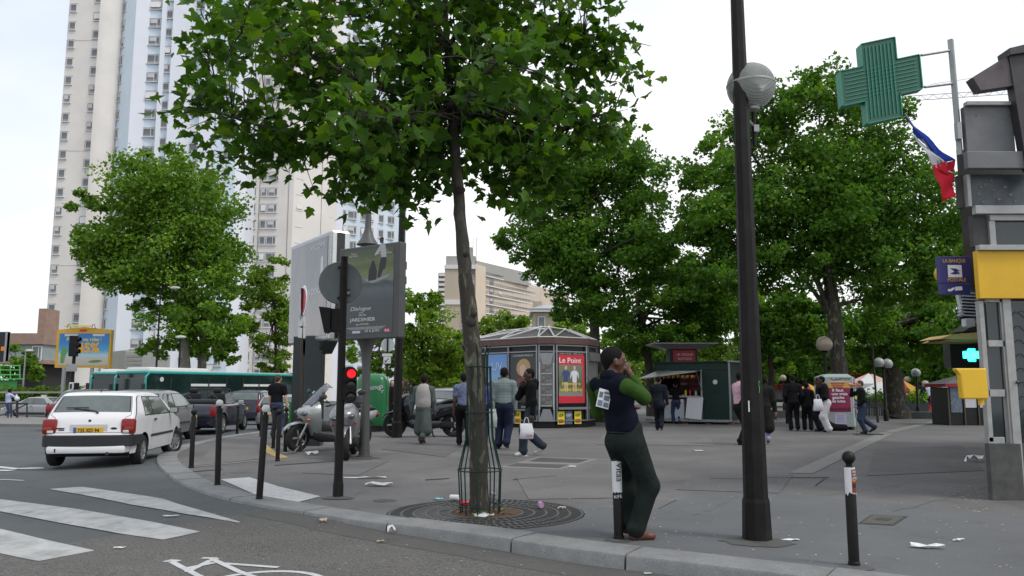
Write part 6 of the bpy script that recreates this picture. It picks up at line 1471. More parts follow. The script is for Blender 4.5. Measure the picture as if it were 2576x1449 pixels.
# shelter with red edge, right
sh=Vector((A(2430,1000,30).x,30,0)); t=thing('street_kiosk','dark shelter with red roof edge and poster windows at right','shelter',sh); zh=lambda py:A(2430,py,30).z
m=MB(); m.box((0.25,.6,zh(975)/2),(1.9,1.2,zh(975)),bev=.02); m.build('body',KDK,t); m=MB(); m.box((.25,.55,zh(969)),(2.2,1.5,.12)); m.build('red_edge',PRC,t)
m=MB(); m.add([(-.9,-.2,zh(966)),(1.4,-.2,zh(966)),(1.4,1.3,zh(966)),(-.9,1.3,zh(966)),(.25,.5,zh(940))],[(0,1,4),(1,2,4),(2,3,4),(3,0,4)]); m.build('roof',KROOF,t)
for x,c in ((-.38,GRYM),(.15,PWH),(.7,PWH)):m=MB(); m.box((x,-.01,zh(1005)),(.42,.03,.95 if c is GRYM else .6)); m.build('poster',c,t)
for x in (-.68,-.1,.42,1.1):m=MB(); m.box((x,-.03,zh(975)/2),(.05,.06,zh(975))); m.build('post',M('bronze',(.09,.07,.045),.5,.4),t)
# shop side beyond the post office: pale awnings, neon cross, white slatted unit
nb=A(2441,893,17.0); t=thing('neon_cross','small lit cyan and green neon pharmacy cross beyond the letterbox','cross',nb)
NE=M('neon_green',(.05,.6,.4),.4,var=0,emit=(.03,1,.55),estr=3.0); NBL=M('neon_blue',(.05,.4,.7),.4,var=0,emit=(.08,.75,1),estr=2.5); sN=17/FOC
a_,b_=19*sN,7.5*sN
m=MB(); m.prism([(-b_,a_*.7),(b_,a_*.7),(b_,b_),(a_,b_),(a_,-b_),(b_,-b_),(b_,-a_*.75),(-b_,-a_*.75),(-b_,-b_),(-a_,-b_),(-a_,b_),(-b_,b_)],0,.05,Matrix.Rotation(PI/2,4,'X')); m.build('core',NBL,t)
o_=[(-b_,a_*.7),(b_,a_*.7),(b_,b_),(a_,b_),(a_,-b_),(b_,-b_),(b_,-a_*.75),(-b_,-a_*.75),(-b_,-b_),(-a_,-b_),(-a_,b_),(-b_,b_),(-b_,a_*.7)]
m=MB(); m.tube([(x*1.12,-.06,y*1.12) for x,y in o_],.010,5,caps=False); m.build('neon_tube',NE,t)
dk=A(2440,880,17.6); t=thing('shop_awning','pale yellow double awning with dark recess beyond the post office','awning',A(2430,850,17.2))
oA=A(2430,850,17.2); AWY=M('awning_sand',(.50,.36,.13),.7,var=.1,scale=4)
for (x0,y0),(x1,y1),d in (((2365,852),(2480,834),.0),((2372,858),(2480,850),.15)):
    a,b=A(x0,y0,17.2+d)-oA,A(x1,y1,17.2+d)-oA; m=MB(); m.add([a,Vector((b.x,b.y,a.z-.02)),b,a+Vector((.25,.0,.09)),a+Vector((0,.9,0)),Vector((b.x,b.y+.9,a.z-.02)),b+Vector((0,.9,0)),a+Vector((.25,.9,.09))],[(0,1,2,3),(4,7,6,5),(0,4,5,1),(3,2,6,7),(0,3,7,4),(1,5,6,2)]); m.build('canopy',AWY,t)
a,b=A(2392,862,18.2)-oA,A(2520,925,18.2)-oA; m=MB(); m.box(((a.x+b.x)/2,1.2,(a.z+b.z)/2),(b.x-a.x,.3,a.z-b.z)); m.build('dark_recess',SHD,t)
a,b=A(2425,925,18)-oA,A(2530,955,18)-oA; m=MB(); m.box(((a.x+b.x)/2,1.0,(a.z+b.z)/2),(b.x-a.x,.3,a.z-b.z)); m.build('dark_panel',SHD,t)
a,b=A(2410,800,18)-oA,A(2490,835,18)-oA; m=MB(); m.add([Vector((a.x,.6,b.z)),Vector((b.x,.6,b.z)),Vector((b.x,.6,a.z)),Vector((b.x-.2,.6,a.z)),Vector((a.x,1.2,b.z)),Vector((b.x,1.2,b.z)),Vector((b.x,1.2,a.z)),Vector((b.x-.2,1.2,a.z))],[(0,1,2,3),(0,3,7,4),(4,7,6,5)]); m.build('dark_canopy',SHD,t)
sl=A(2432,760,15.5); t=thing('slatted_unit','white slatted louvre unit below the blue signs','louvre',sl)
for k in range(8):q=A(2432,738+k*8,15.5)-sl; m=MB(); m.box((q.x+.08,0,q.z),(.34+.02*k,.12,.022),ry=R(3)); m.build('slat',PWH,t)
m=MB(); m.box((-.13,.03,.02),(.04,.1,.6),ry=R(-8)); m.build('frame',PWH,t); m=MB(); m.box((.1,.12,-.02),(.42,.05,.62)); m.build('backing',M('louvre_blue',(.06,.10,.14),.5),t)
q=A(2436,812,15.5)-sl; m=MB(); m.box(q,(.20,.15,.16),bev=.02); m.build('box',PWH,t)

# ------------------------------------------------------------------ left background: billboard, wall, railings, signals
YY=58.0; yb0=A(210,990,YY); yb0.z=-.6
t=thing('yellow_billboard','yellow-framed billboard with blue beach advert at the left','billboard',yb0); sY=YY/FOC
def yp(px,py):q=A(px,py,YY); return q-yb0
YFM=M('billboard_yellow',(.62,.36,.03),.5,var=.06); a,b=yp(144,830),yp(275,925)
m=MB(); rows=[(a.x,b.z),(b.x,b.z),(b.x,a.z),((a.x+b.x)/2,a.z+.22),(a.x,a.z)]; m.prism(rows,-.35,0,Matrix.Rotation(PI/2,4,'X')); m.build('frame',YFM,t)
a2,b2=yp(151,839),yp(271,920); hh_=a2.z-b2.z
m=MB(); m.box((0,0,0),(b2.x-a2.x,hh_,.02)); o=m.build('poster',grad_print('beach_print',[(0,(.42,.38,.32)),(.25,(.48,.44,.38)),(.36,(.35,.55,.62)),(.5,(.05,.32,.55)),(.75,(.02,.20,.50)),(1,(.02,.16,.45))],lo=-hh_/2,hi=hh_/2,noise=.06),t); o.matrix_local=Matrix.Translation(((a2.x+b2.x)/2,-.015,(a2.z+b2.z)/2)) @ Matrix.Rotation(PI/2,4,'X')
Fy=lambda px,py,d=-.03:Matrix.Translation((yp(px,py).x,d,yp(px,py).z)) @ Matrix.Rotation(PI/2,4,'X')
fit_text('Pour un ete relax !',2.5,.38,YT_,t,Fy(212,858),bold=.01); text('-45%',.95,M('beach_orange',(.75,.36,.03),.5),t,Fy(217,886),bold=.04)
for px,w in ((180,.95),(249,.85)):m=MB(); q=yp(px,843); m.box((q.x,-.03,q.z),(w,.015,.16),bev=.0); m.build('phone_strip',PWH,t)
sil(t,Fy(240,909),'surfboard',ell(0,0,.5,.1,.05),M('board_green',(.12,.22,.05),.5,var=.4,scale=4),0); sil(t,Fy(160,896),'palm_stand',[(-.2,-.5),(.05,-.5),(.15,0),(.3,.5),(-.1,.7),(-.2,.2)],M('print_leafgreen',(.12,.28,.08),.5,var=.3),0)
q=yp(210,831); m=MB(); m.box((q.x,-.02,q.z),(.5,.03,.13)); m.build('maker_badge',RDP,t)
for px in (178,240):q=yp(px,827); m=MB(); m.tube([q,q+Vector((.02,-.2,.3)),q+Vector((.1,-.6,.25)),q+Vector((.12,-.7,.0))],.02,5); m.build('lamp_arm',BK,t)
q=yp(205,824); m=MB(); m.box(q+Vector((0,-.5,.08)),(1.9,.2,.08)); m.build('lamp_bar',YLW,t)
for px in (160,230,262):q=yp(px,925); m=MB(); m.box((q.x,.1,q.z/2),(.2,.2,q.z)); m.build('leg',KALU,t)
# dark hoarding on the picture edge
bo=A(0,905,42); bo.z=-.5; t=thing('dark_hoarding','black advert hoarding with small orange square cut by the left edge','billboard',bo); a,b=A(-60,835,42)-bo,A(17,910,42)-bo
m=MB(); m.box(((a.x+b.x)/2,0,(a.z+b.z)/2),(b.x-a.x,.25,a.z-b.z),bev=.02); m.build('panel',BK,t); q=A(6,877,41.8)-bo; m=MB(); m.box((q.x,-.14,q.z),(.22,.02,.22)); m.build('orange_square',M('logo_orange',(.8,.22,.01),.5,var=0),t)
q=A(14,873,42)-bo; m=MB(); m.box((b.x-.04,-.02,(a.z+b.z)/2),(.08,.3,a.z-b.z+.02)); m.build('edge_trim',KALU,t); m=MB(); m.box(((a.x+b.x)/2,.1,b.z/2),(.3,.2,b.z)); m.build('leg',BK,t)
# stone wall under the hedge
ws=A(100,1000,62); ws.z=-.7; t=thing('stone_wall','low grey stone wall with coping behind the silver taxi','wall',ws); a,b=A(-80,1000,62),A(330,1000,62)
m=MB(); m.box(((a.x+b.x)/2-ws.x,0,.45),(b.x-a.x,.5,1.3)); m.build('wall',M('grey_stonework',(.24,.23,.20),.9,var=.2,scale=1.5,dirt=.2),t); z_=A(100,987,62).z-ws.z; m=MB(); m.box(((a.x+b.x)/2-ws.x,-.05,z_),(b.x-a.x,.7,.14)); m.build('coping',M('pale_coping',(.38,.36,.31),.85,var=.1,scale=1),t)
gb=A(20,955,70); gb.z=-.6; t=thing('green_railing','bright green metal railing at the far left edge','railing',gb); GRB=M('bright_green',(.08,.42,.10),.5,var=.1)
for py in (920,931,943):a,b=A(-60,py,70)-gb,A(52,py,70)-gb; m=MB(); m.tube([a,b],.05,5); m.build('rail',GRB,t)
for px in (-30,0,26,50):a,b=A(px,917,70)-gb,A(px,956,70)-gb; m=MB(); m.tube([a,b],.05,5); m.build('post',GRB,t)
a,b=A(-60,953,70)-gb,A(52,953,70)-gb; m=MB(); m.box(((a.x+b.x)/2,0,a.z),(b.x-a.x,.8,.12)); m.build('platform',GRB,t); m=MB(); m.box(((a.x+b.x)/2,.3,a.z/2-.1),(b.x-a.x-1,.15,a.z)); m.build('support',GRB,t)
def road_lamp(label,px,py_top,py_foot,Y,arm,mtl):
    b=A(px,py_foot,Y); b.z=-.6; t=thing('road_lamp',label,'street lamp',b,group='far road lamps'); z=A(px,py_top,Y).z-b.z
    m=MB(); m.cyl((0,0,0),(0,0,z),.09,.05,n=8); m.build('pole',mtl,t); m=MB(); m.tube([(0,0,z-.02),(arm*.5,0,z+.08),(arm,0,z+.1)],.04,6); m.build('arm',mtl,t); m=MB(); m.sphere((arm,0,z+.06),.3,10,(1.3,.6,.4)); m.build('head',PWH,t,smoothed=True)
road_lamp('pale road lamp with white head before the brick annex',57,884,985,68,.3,KALU); road_lamp('dark road lamp pole in front of the broad plane tree',390,726,985,56,1.0,PBR); road_lamp('dark road lamp pole left of the pale trunks',447,850,985,55,.01,PBR)
# signal silhouette and pole in front of yellow billboard
tbp=A(180,1000,36); tbp.z=-.25; t=thing('far_traffic_light','dark traffic light seen from behind before the yellow billboard','traffic light',tbp); zq=lambda py:A(180,py,36).z+.25
m=MB(); m.cyl((-.05,0,0),(0.0,0,zq(860)),.085,.07,n=10); m.build('pole',PBR,t); m=MB(); m.box((.0,-.1,zq(871)),(.34,.25,zq(845)-zq(897)),bev=.03); m.build('head',PBR,t)
for k in range(3):m=MB(); m.lathe([(.1,0),(.1,.16)],n=10,Mx=Matrix.Rotation(PI/2,4,'Y'),arc=2*PI); m.build('visor',PBR,t,loc=(.12,-.1,zq(854+15*k)))
m=MB(); m.box((-.05,-.08,zq(925)),(.5,.05,.34),bev=.01); m.build('plate',M('plate_grey',(.3,.31,.31),.5,.3),t); m=MB(); m.box((0.02,-.12,zq(972)),(.2,.05,.36),bev=.03); m.build('pedestrian_plate',PWH,t); m=MB(); m.box((0.02,-.15,zq(972)),(.09,.02,.22)); m.build('pictogram',BK,t); m=MB(); m.box((.22,-.05,zq(973)),(.18,.18,.36),bev=.04); m.build('push_box',PBR,t)
# traffic island with guard rail
isl=[G(-60,1062,-.35),G(60,1066,-.3),G(152,1072,-.27),G(150,1066,-.27),G(60,1058,-.35),G(-60,1054,-.4)]
gi=G2(60,1066); t=thing('traffic_island',None,None); tag(t,kind='structure'); m=MB(); a,b=G2(-120,1072),G2(150,1074); c,d=G2(146,1064),G2(-120,1060)
m.prism([(p.x,p.y) for p in (a,b,c,d)],-.6,zr(a.x,a.y)+.14); m.build('island_slab',CONC,t)
gr=G2(60,1064); gr.z+=.1; t=thing('guard_rail','dark steel crowd railing with diagonal braces on the traffic island','railing',gr); RL=M('rail_dark',(.03,.028,.03),.5,.3)
def gp(px,py):q=A(px,py,gr.y); return q-gr
for px in (-30,20,28,68,121,172):m=MB(); m.tube([gp(px,1062),gp(px,1014)],.035,6); m.build('post',RL,t)
for p,q in (((-40,1015),(70,1015)),((-40,1052),(172,1053)),((121,1017),(172,1017)),((20,1040),(68,1016)),((125,1018),(150,1032)),((126,1050),(150,1033)),((20,1040),(-30,1050))):m=MB(); m.tube([gp(*p),gp(*q)],.03,6); m.build('rail',RL,t)
for px,py in ((43,1003),(174,1003)):m=MB(); m.sphere(gp(px,py),.12,10); m.build('white_ball',BWH,t,smoothed=True); m=MB(); m.tube([gp(px,py+4),gp(px,1062)],.06,8); m.build('post',RL,t)
# bus shelter roof and white horizon fill: low dark wall of far street front
ff=Vector((-18,118,-.6)); 
for px0,px1,py,Y,lb,mt in ((600,760,940,74,'long low dark bus shelter roof behind the bus',SHD),(1000,1240,985,78,'distant dark street front between billboard and kiosk',SHOP),(1480,1900,985,82,'distant shaded street front behind the snack stall',SHOP)):
    a,b=A(px0,py,Y),A(px1,py,Y); c=Vector(((a.x+b.x)/2,Y,-.6)); t=thing('far_street_front',lb,'building',c); h=a.z+.6
    m=MB(); m.box((0,0,h/2),(b.x-a.x,2,h)); m.build('wall',mt,t); m=MB(); m.box((0,-1.1,h-.1),(b.x-a.x,.2,.2)); m.build('fascia',SHD,t)
    nwin=int((b.x-a.x)/2.2)
    for i in range(nwin):m=MB(); m.box((-(b.x-a.x)/2+1.2+i*2.2,-1.02,h*.45),(1.4,.06,h*.5)); m.build('shop_window',bpy.data.materials['lit_window'],t)

# far wood that closes the view between the buildings (one mass)
n=15000; u=RNG.random(n); a,b=A(1000,1000,90),A(2620,1000,90)
hgt=5.2+1.4*np.sin(u*31)+.9*np.sin(u*77+1)
P_=np.stack([a.x+(b.x-a.x)*u,90+RNG.uniform(-2,2,n),-.6+hgt*RNG.random(n) **.8],1)
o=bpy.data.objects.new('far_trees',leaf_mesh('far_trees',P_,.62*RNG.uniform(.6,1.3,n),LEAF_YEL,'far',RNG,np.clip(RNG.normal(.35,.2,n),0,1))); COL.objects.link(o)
tag(o,'distant belt of light green trees closing the view behind the square','trees',kind='stuff')
# ------------------------------------------------------------------ cars
TYRE=M('tyre',(.014,.014,.014),.85,var=.2,scale=20); RIM=M('wheel_silver',(.42,.43,.44),.35,.7,var=.08); UND=M('underbody',(.008,.008,.008),.9,var=.1)
CGL=M('car_glass',(.085,.11,.11),.06,var=.35,scale=2.2,spec=.8); PLB=M('black_trim',(.02,.021,.024),.55,var=.15,scale=8); TAIL=M('tail_red',(.24,.010,.012),.3,var=.2,scale=14); TAILO=M('tail_amber',(.5,.09,.01),.2,var=.1,coat=.5); LCL=M('lamp_clear',(.6,.6,.58),.15,var=.1)
PLATE=M('plate_yellow',(.72,.42,.015),.5,var=.03); PLW=M('plate_white',(.7,.7,.68),.5,var=.03); PLBU=M('plate_blue',(.03,.10,.4),.5)
WH_CACHE={}
def wheel(parent,x,y,r,w=.17,side=1,steer=0.0,spokes=5):
    key=(round(r,3),w,spokes)
    if key not in WH_CACHE:
        a=MB(); Mx=Matrix.Rotation(-PI/2,4,'X')
        a.lathe([(r*.62,-w/2+.01),(r*.9,-w/2),(r*.985,-w/2+.025),(r,0),(r*.985,w/2-.025),(r*.9,w/2),(r*.62,w/2-.01)],n=28,Mx=Mx)
        b=MB(); b.lathe([(r*.64,w/2-.012),(r*.60,w/2-.02),(r*.57,w/2-.05),(.001,w/2-.055)],n=28,Mx=Mx)
        for i in range(spokes):
            an=2*PI*i/spokes; b.box((math.cos(an)*r*.33,w/2-.03,math.sin(an)*r*.33),(r*.5,.03,r*.14),ry=-an)
        b.lathe([(r*.14,w/2-.01),(.001,w/2-.008)],n=14,Mx=Mx)
        c=MB(); c.lathe([(r*.64,-w/2+.02),(.001,-w/2+.03)],n=20,Mx=Mx)
        WH_CACHE[key]=(a.mesh('tyre',[TYRE],40),b.mesh('rim',[RIM],30),c.mesh('hub',[UND],30))
    a,b,c=WH_CACHE[key]
    o=bpy.data.objects.new('wheel',c); COL.objects.link(o); o.parent=parent; o.location=(x,y,r); o.rotation_euler=(0,0,steer+(PI if side<0 else 0))
    inst(a,'tyre',o); inst(b,'rim',o); return o
def car(name,label,cat,loc,yaw,spec,paint,plate=None,extras=None,scale=1.0,group='cars in the street'):
    """body swept along a side profile (x forward from the rear bumper, z up)"""
    t=thing(name,label,cat,loc,yaw,group); t.scale=(scale,)*3
    Lc,W,prof,belt,wr,xa,xb=spec['L'],spec['W'],spec['prof'],spec['belt'],spec['wr'],spec['xa'],spec['xb']
    H=max(p[1] for p in prof); tum=spec.get('tum',.80)
    def hw(x,z):
        p=1-.13*abs((x-Lc/2)/(Lc/2)) **5
        f=1-.045*max(0,(.55-z)/.35) **2 if z<belt else 1-(1-tum)*((z-belt)/(H-belt)) **1.15
        return W/2*p*f
    # dense profile
    D=[]; idx=[]
    for i in range(len(prof)-1):
        (x0,z0),(x1,z1)=prof[i],prof[i+1]; n=max(2,int(math.hypot(x1-x0,z1-z0)/.07))
        for j in range(n):D.append((x0+(x1-x0)*j/n,z0+(z1-z0)*j/n)); idx.append(i+j/n)
    D.append(prof[-1]); idx.append(len(prof)-1)
    for _ in range(2):D=[D[0]]+[((D[i-1][0]+2*D[i][0]+D[i+1][0])/4,(D[i-1][1]+2*D[i][1]+D[i+1][1])/4) for i in range(1,len(D)-1)]+[D[-1]]
    nrm=[]
    for i in range(len(D)):
        a,b=D[max(0,i-1)],D[min(len(D)-1,i+1)]; dx,dz=b[0]-a[0],b[1]-a[1]; l=math.hypot(dx,dz) or 1; nrm.append((-dz/l,dx/l))
    def rib(i,tt,off=0.0):
        x,z=D[i]; e=abs(tt); ins=.0 if e<.9 else .045*((e-.9)/.1) **2
        crown=.018*(1-tt*tt) if z>.5 else 0.0
        o=-ins+off+crown; xx_,z_=x+nrm[i][0]*o,z+nrm[i][1]*o
        return Vector((xx_,tt*hw(x,z),z_))
    TS=[-1,-.975,-.95,-.9,-.6,-.3,0,.3,.6,.9,.95,.975,1]
    m=MB(); m.grid([[rib(i,tt) for tt in TS] for i in range(len(D))])
    def ztop(x):
        best=None
        for i in range(len(D)-1):
            a,b=rib(i,1),rib(i+1,1)
            if min(a.x,b.x)-1e-6 <= x <= max(a.x,b.x)+1e-6:
                f=0 if abs(b.x-a.x)<1e-6 else (x-a.x)/(b.x-a.x); z=a.z+(b.z-a.z)*f
                best=z if best is None else max(best,z)
        return best
    sill=spec.get('sill',.24); Ra=wr+.055
    def zlow(x):
        z=sill
        for xc in (xa,xb):
            if abs(x-xc)<Ra:z=max(z,wr+math.sqrt(Ra*Ra-(x-xc) **2))
        return z
    xr0=min(rib(i,1).x for i in range(len(D)))+.002; xr1=max(rib(i,1).x for i in range(len(D)))-.002
    xsn=sorted(set(list(np.linspace(xr0,xr1,60))+[xc+Ra*math.cos(a) for xc in (xa,xb) for a in np.linspace(0,PI,15)]))
    for s in (-1,1):
        cols=[]
        for x in xsn:
            zt=ztop(x)
            if zt is None:continue
            zl=min(zlow(x),zt-.01); col=[]
            for k in range(11):
                z=zl+(zt-zl)*k/10; col.append(Vector((x,s*hw(x,z),z)))
            cols.append(col)
        m.grid(cols)
    m.build('body',paint,t,smoothed=48)
    m=MB(); m.box((Lc/2,0,.33),(Lc*.93,W*.80,.26)); m.build('underbody',UND,t)
    for x,st in ((xa,0),(xb,spec.get('steer',0))):
        for s in (-1,1):wheel(t,x,s*(W/2-.10),wr,.18,s,st,spec.get('spokes',5))
    if not spec.get('open'):
        for nm,(i0,i1,tt) in spec.get('glass',{}).items():
            ii=[i for i in range(len(D)) if i0 <= idx[i] <= i1]; m=MB(); tsn=np.linspace(-tt,tt,9)
            m.grid([[rib(i,q,.006) for q in tsn] for i in ii]); o=m.build(nm,CGL,t,smoothed=True)
            m=MB(); tsn=np.linspace(-tt-.035,tt+.035,9); i2=[i for i in range(len(D)) if i0-.07 <= idx[i] <= i1+.07]; m.grid([[rib(i,q,.003) for q in tsn] for i in i2]); m.build('seal',PLB,t,smoothed=True)
    def side_patch(nm,quad,mtl,off=.006,n=8,s=1,parent=t):
        a,b,c,d=[Vector((q[0],0,q[1])) for q in quad]; rows=[]
        for i in range(n+1):
            r_=[]
            for j in range(n+1):
                p=a.lerp(b,j/n).lerp(d.lerp(c,j/n),i/n); r_.append(Vector((p.x,s*(hw(p.x,p.z)+off),p.z)))
            rows.append(r_)
        m=MB(); m.grid(rows); return m.build(nm,mtl,parent,smoothed=True)
    for s in (-1,1):
        for quad in spec.get('sidewin',[]):
            c=[sum(q[k] for q in quad)/4 for k in (0,1)]; side_patch('seal',[(c[0]+(q[0]-c[0])*1.07,c[1]+(q[1]-c[1])*1.12) for q in quad],PLB,.003,s=s); side_patch('side_window',quad,CGL,.007,s=s)
        for quad in spec.get('trim',[]):side_patch('rub_strip',quad,PLB,.012,s=s)
        for quad in spec.get('seams',[]):side_patch('door_seam',quad,PLB,.0025,3,s=s)
        if 'handle' in spec:hx,hz=spec['handle']; m=MB(); m.box((hx,s*(hw(hx,hz)+.012),hz),(.13,.025,.035),bev=.008); m.build('door_handle',PLB,t)
        if 'mirror' in spec:
            mx_,mz_=spec['mirror']; m=MB(); m.box((mx_,s*(hw(mx_,mz_)+.10),mz_+.03),(.09,.17,.12),bev=.03); o=m.build('mirror',spec.get('mirmat',PLB),t,smoothed=40); m=MB(); m.box((mx_-.048,s*(hw(mx_,mz_)+.10),mz_+.03),(.006,.14,.09)); m.build('mirror_glass',CHR,o)
    def bumper(nm,x_end,z0,z1,out,mtl,rear=True,depth=.55):
        sg=-1 if rear else 1; path=[]
        xs_=[x_end-sg*depth,x_end-sg*.18,x_end-sg*.06,x_end]; 
        zm=(z0+z1)/2
        right=[(xs_[0],hw(xs_[0],zm)+.012),(xs_[1],hw(xs_[1],zm)+.03),(x_end-sg*.02,hw(xs_[2],zm)+.045),(x_end+sg*out,hw(x_end,zm)-.10)]
        path=[Vector((x,-y,0)) for x,y in right]+[Vector((x_end+sg*(out+.025),0,0))]+[Vector((x,y,0)) for x,y in reversed(right)]
        path=chaikin(path,2); rows=[]
        for p in path:c=Vector((Lc/2,0,0)); inn=(c-p).normalized()*.05; rows.append([p+inn+Vector((0,0,z0)),p+Vector((0,0,z0+.012)),p+Vector((0,0,(z0+z1)/2)),p+Vector((0,0,z1-.012)),p+inn+Vector((0,0,z1))])
        m=MB(); m.grid(rows); return m.build(nm,mtl,t,smoothed=40)
    for b in spec.get('bumpers',[]):bumper(*b)
    def lamp(nm,x,yf,z,d,mtl,s):
        m=MB(); m.box((x,s*yf,z),d,bev=min(d)*.3); return m.build(nm,mtl,t,smoothed=40)
    for nm,x,yf,z,d,mtl in spec.get('lamps',[]):
        for s in (-1,1):lamp(nm,x,yf,z,d,mtl,s)
    if plate:
        px_,pz_,txt,mtl,facing=plate
        m=MB(); m.box((px_,0,pz_),(.012,.50,.105),bev=.003); pl=m.build('number_plate',mtl,t); sg=-1 if facing=='rear' else 1
        m=MB(); m.box((px_+sg*.007,.225 if facing=='rear' else -.225,pz_),(.004,.045,.10)); m.build('plate_band',PLBU,pl)
        Mx=Matrix(((0,0,-1,px_-.0075),(-1,0,0,0),(0,1,0,pz_-.032),(0,0,0,1))) if facing=='rear' else Matrix(((0,0,1,px_+.0075),(1,0,0,0),(0,1,0,pz_-.032),(0,0,0,1)))
        fit_text(txt,.36,.09,BK,pl,Mx,bold=.012,depth=.003)
    if extras:extras(t,hw,side_patch,rib,idx,D)
    return t
HATCH=dict(L=3.74,W=1.62,belt=.90,wr=.275,xa=.62,xb=3.05,tum=.79,steer=R(-24),sill=.25,spokes=7,
    prof=[(.06,.27),(.02,.36),(.02,.56),(.06,.60),(.10,.86),(.15,.92),(.44,1.28),(.56,1.325),(1.1,1.345),(1.75,1.33),(2.02,1.28),(2.70,.93),(2.80,.89),(3.40,.79),(3.62,.70),(3.72,.52),(3.70,.28)],
    glass={'rear_window':(5.10,6.0,.86),'windscreen':(10.1,10.95,.88)},
    sidewin=[[(.62,.93),(1.08,.93),(1.06,1.245),(.72,1.25)],[(1.14,.93),(2.36,.93),(1.92,1.235),(1.13,1.25)]],
    trim=[[(1.0,.50),(2.68,.50),(2.68,.545),(1.0,.545)]],seams=[[(1.11,.27),(1.118,.27),(1.118,.92),(1.11,.92)],[(2.42,.30),(2.428,.30),(2.52,.90),(2.512,.90)]],
    handle=(1.25,.82),mirror=(2.34,.94),
    bumpers=[('rear_bumper',.02,.38,.585,.05,PLB,True,.50),('front_bumper',3.72,.30,.55,.03,PLB,False,.45)],
    lamps=[('tail_light',.10,.655,.735,(.13,.24,.27),TAIL),('tail_light_clear',.036,.63,.645,(.02,.10,.05),LCL),('headlight',3.60,.58,.66,(.12,.3,.14),LCL)])
WPAINT=M('car_white',(.72,.72,.73),.3,var=.03,scale=3,coat=.4,dirt=.06); SILV=M('car_silver',(.38,.385,.39),.3,.5,var=.04,scale=3,coat=.4,dirt=.06); GREY=M('car_grey',(.25,.26,.265),.3,.5,var=.04,coat=.4); NAVY=M('car_navy',(.012,.014,.03),.2,.2,var=.1,coat=.6); PURP=M('car_purple',(.016,.012,.03),.22,.3,var=.08,coat=.5); DKRED=M('car_dark',(.05,.045,.05),.25,.3,var=.1,coat=.5)
def fiesta(t,hw,sp_,rib,idx,D):
    ii=[i for i in range(len(D)) if 2.9 <= idx[i] <= 6.4]
    for y in (-.80,.80):m=MB(); m.tube([rib(i,y*(1 if idx[i]<4.6 else 1.14),.001) for i in ii],.004,4); m.build('hatch_seam',PLB,t)
    m=MB(); m.tube([rib(ii[0],y,.001) for y in np.linspace(-.8,.8,9)],.004,4); m.build('hatch_seam',PLB,t)
    i_=min(range(len(D)),key=lambda i:abs(idx[i]-5.14))
    a=rib(i_,-.08,.02); b=rib(min(len(D)-1,i_+1),.5,.03); m=MB(); m.tube([a+Vector((-.02,-.05,-.04)),a,b],[.02,.012,.006],6); m.build('wiper',PLB,t)
    m=MB(); m.tube([rib(i_+1,.1,.03),rib(i_+1,.62,.03)],.009,5); m.build('wiper_blade',PLB,t)
    m=MB(); m.lathe([(.03,.0),(.001,.012)],n=14,Mx=Matrix.Rotation(-PI/2,4,'Y')); m.build('lock',PLB,t,loc=(.085,0,.83))
    m=MB(); m.sphere((.055,-.42,.70),.04,12,(.2,1.4,.5)); m.build('oval_badge',PLB,t,smoothed=True)
    for z in (.705,.675):m=MB(); m.box((.055,.47-(.0 if z>.7 else .02),z),(.01,.13 if z>.7 else .09,.018)); m.build('model_badge',PLB,t)
    m=MB(); m.box((.01,0,.33),(.12,1.30,.13),bev=.03); m.build('rear_valance',WPAINT,t,smoothed=40)
    m=MB(); m.tube([(.25,-.36,.26),(-.05,-.36,.26)],.03,12); m.build('exhaust',PLB,t)
    m=MB(); m.box((-.055,.50,.325),(.01,.02,.06)); m.build('tow_eye',PLB,t)
    m=MB(); m.box((.052,0,.685),(.01,.62,.17)); m.build('plate_recess_shade',M('car_white_shade',(.55,.55,.56),.4,var=.03),t)  # flat panel in darker car white, recess shade put into the colour
    m=MB(); m.cyl((.6,0,1.34),(.58,0,1.39),.008,n=6); m.build('aerial_stub',PLB,t)
    for s in (-1,1):
        m=MB(); m.box((.036,s*.675,.70),(.02,.15,.055),bev=.006); m.build('tail_light_amber',M('tail_amber_dark',(.30,.05,.012),.25,var=.1),t)
# the white hatchback
cw=(G2(139,1171)+G2(345,1172))/2+Vector((.03,0,0))
dirw=Vector((-.17,1,0)).normalized(); yaw=math.atan2(dirw.y,dirw.x)
scw=1.0
pos=Vector((cw.x,cw.y,zr(cw.x,cw.y)))-dirw*.62*scw
car('white_hatchback','white three-door hatchback with yellow rear plate turning at the kerb','car',pos,yaw,HATCH,WPAINT,(.045,.67,'735 XD 94',PLATE,'rear'),fiesta,scw)
# grey car ahead of it

H2=dict(HATCH); H2['steer']=0; H2['prof']=[(.06,.27),(.02,.36),(.02,.60),(.10,.90),(.16,.97),(.50,1.34),(.66,1.40),(1.3,1.43),(1.9,1.40),(2.15,1.35),(2.85,.98),(2.95,.94),(3.5,.82),(3.68,.70),(3.74,.52),(3.70,.28)]
H2['glass']={'rear_window':(4.15,5.0,.84),'windscreen':(9.1,9.95,.88)}; H2['sidewin']=[[(.66,.99),(1.12,.99),(1.1,1.31),(.78,1.31)],[(1.2,.99),(2.5,.99),(2.05,1.31),(1.19,1.33)]]; H2['belt']=.97
H2['lamps']=[('tail_light',.09,.66,.84,(.10,.18,.26),TAIL),('indicator',2.95,.80,.62,(.1,.02,.03),TAILO)]; H2['bumpers']=[('rear_bumper',.02,.32,.56,.04,GREY,True,.5),('front_bumper',3.74,.30,.55,.03,GREY,False,.5)]
q=G2(415,1122); car('grey_hatchback','grey compact car just ahead of the white hatchback','car',Vector((q.x-.9,q.y-.2,zr(q.x,q.y))),math.atan2(1,-.12),H2,GREY,extras=None,scale=1.0)
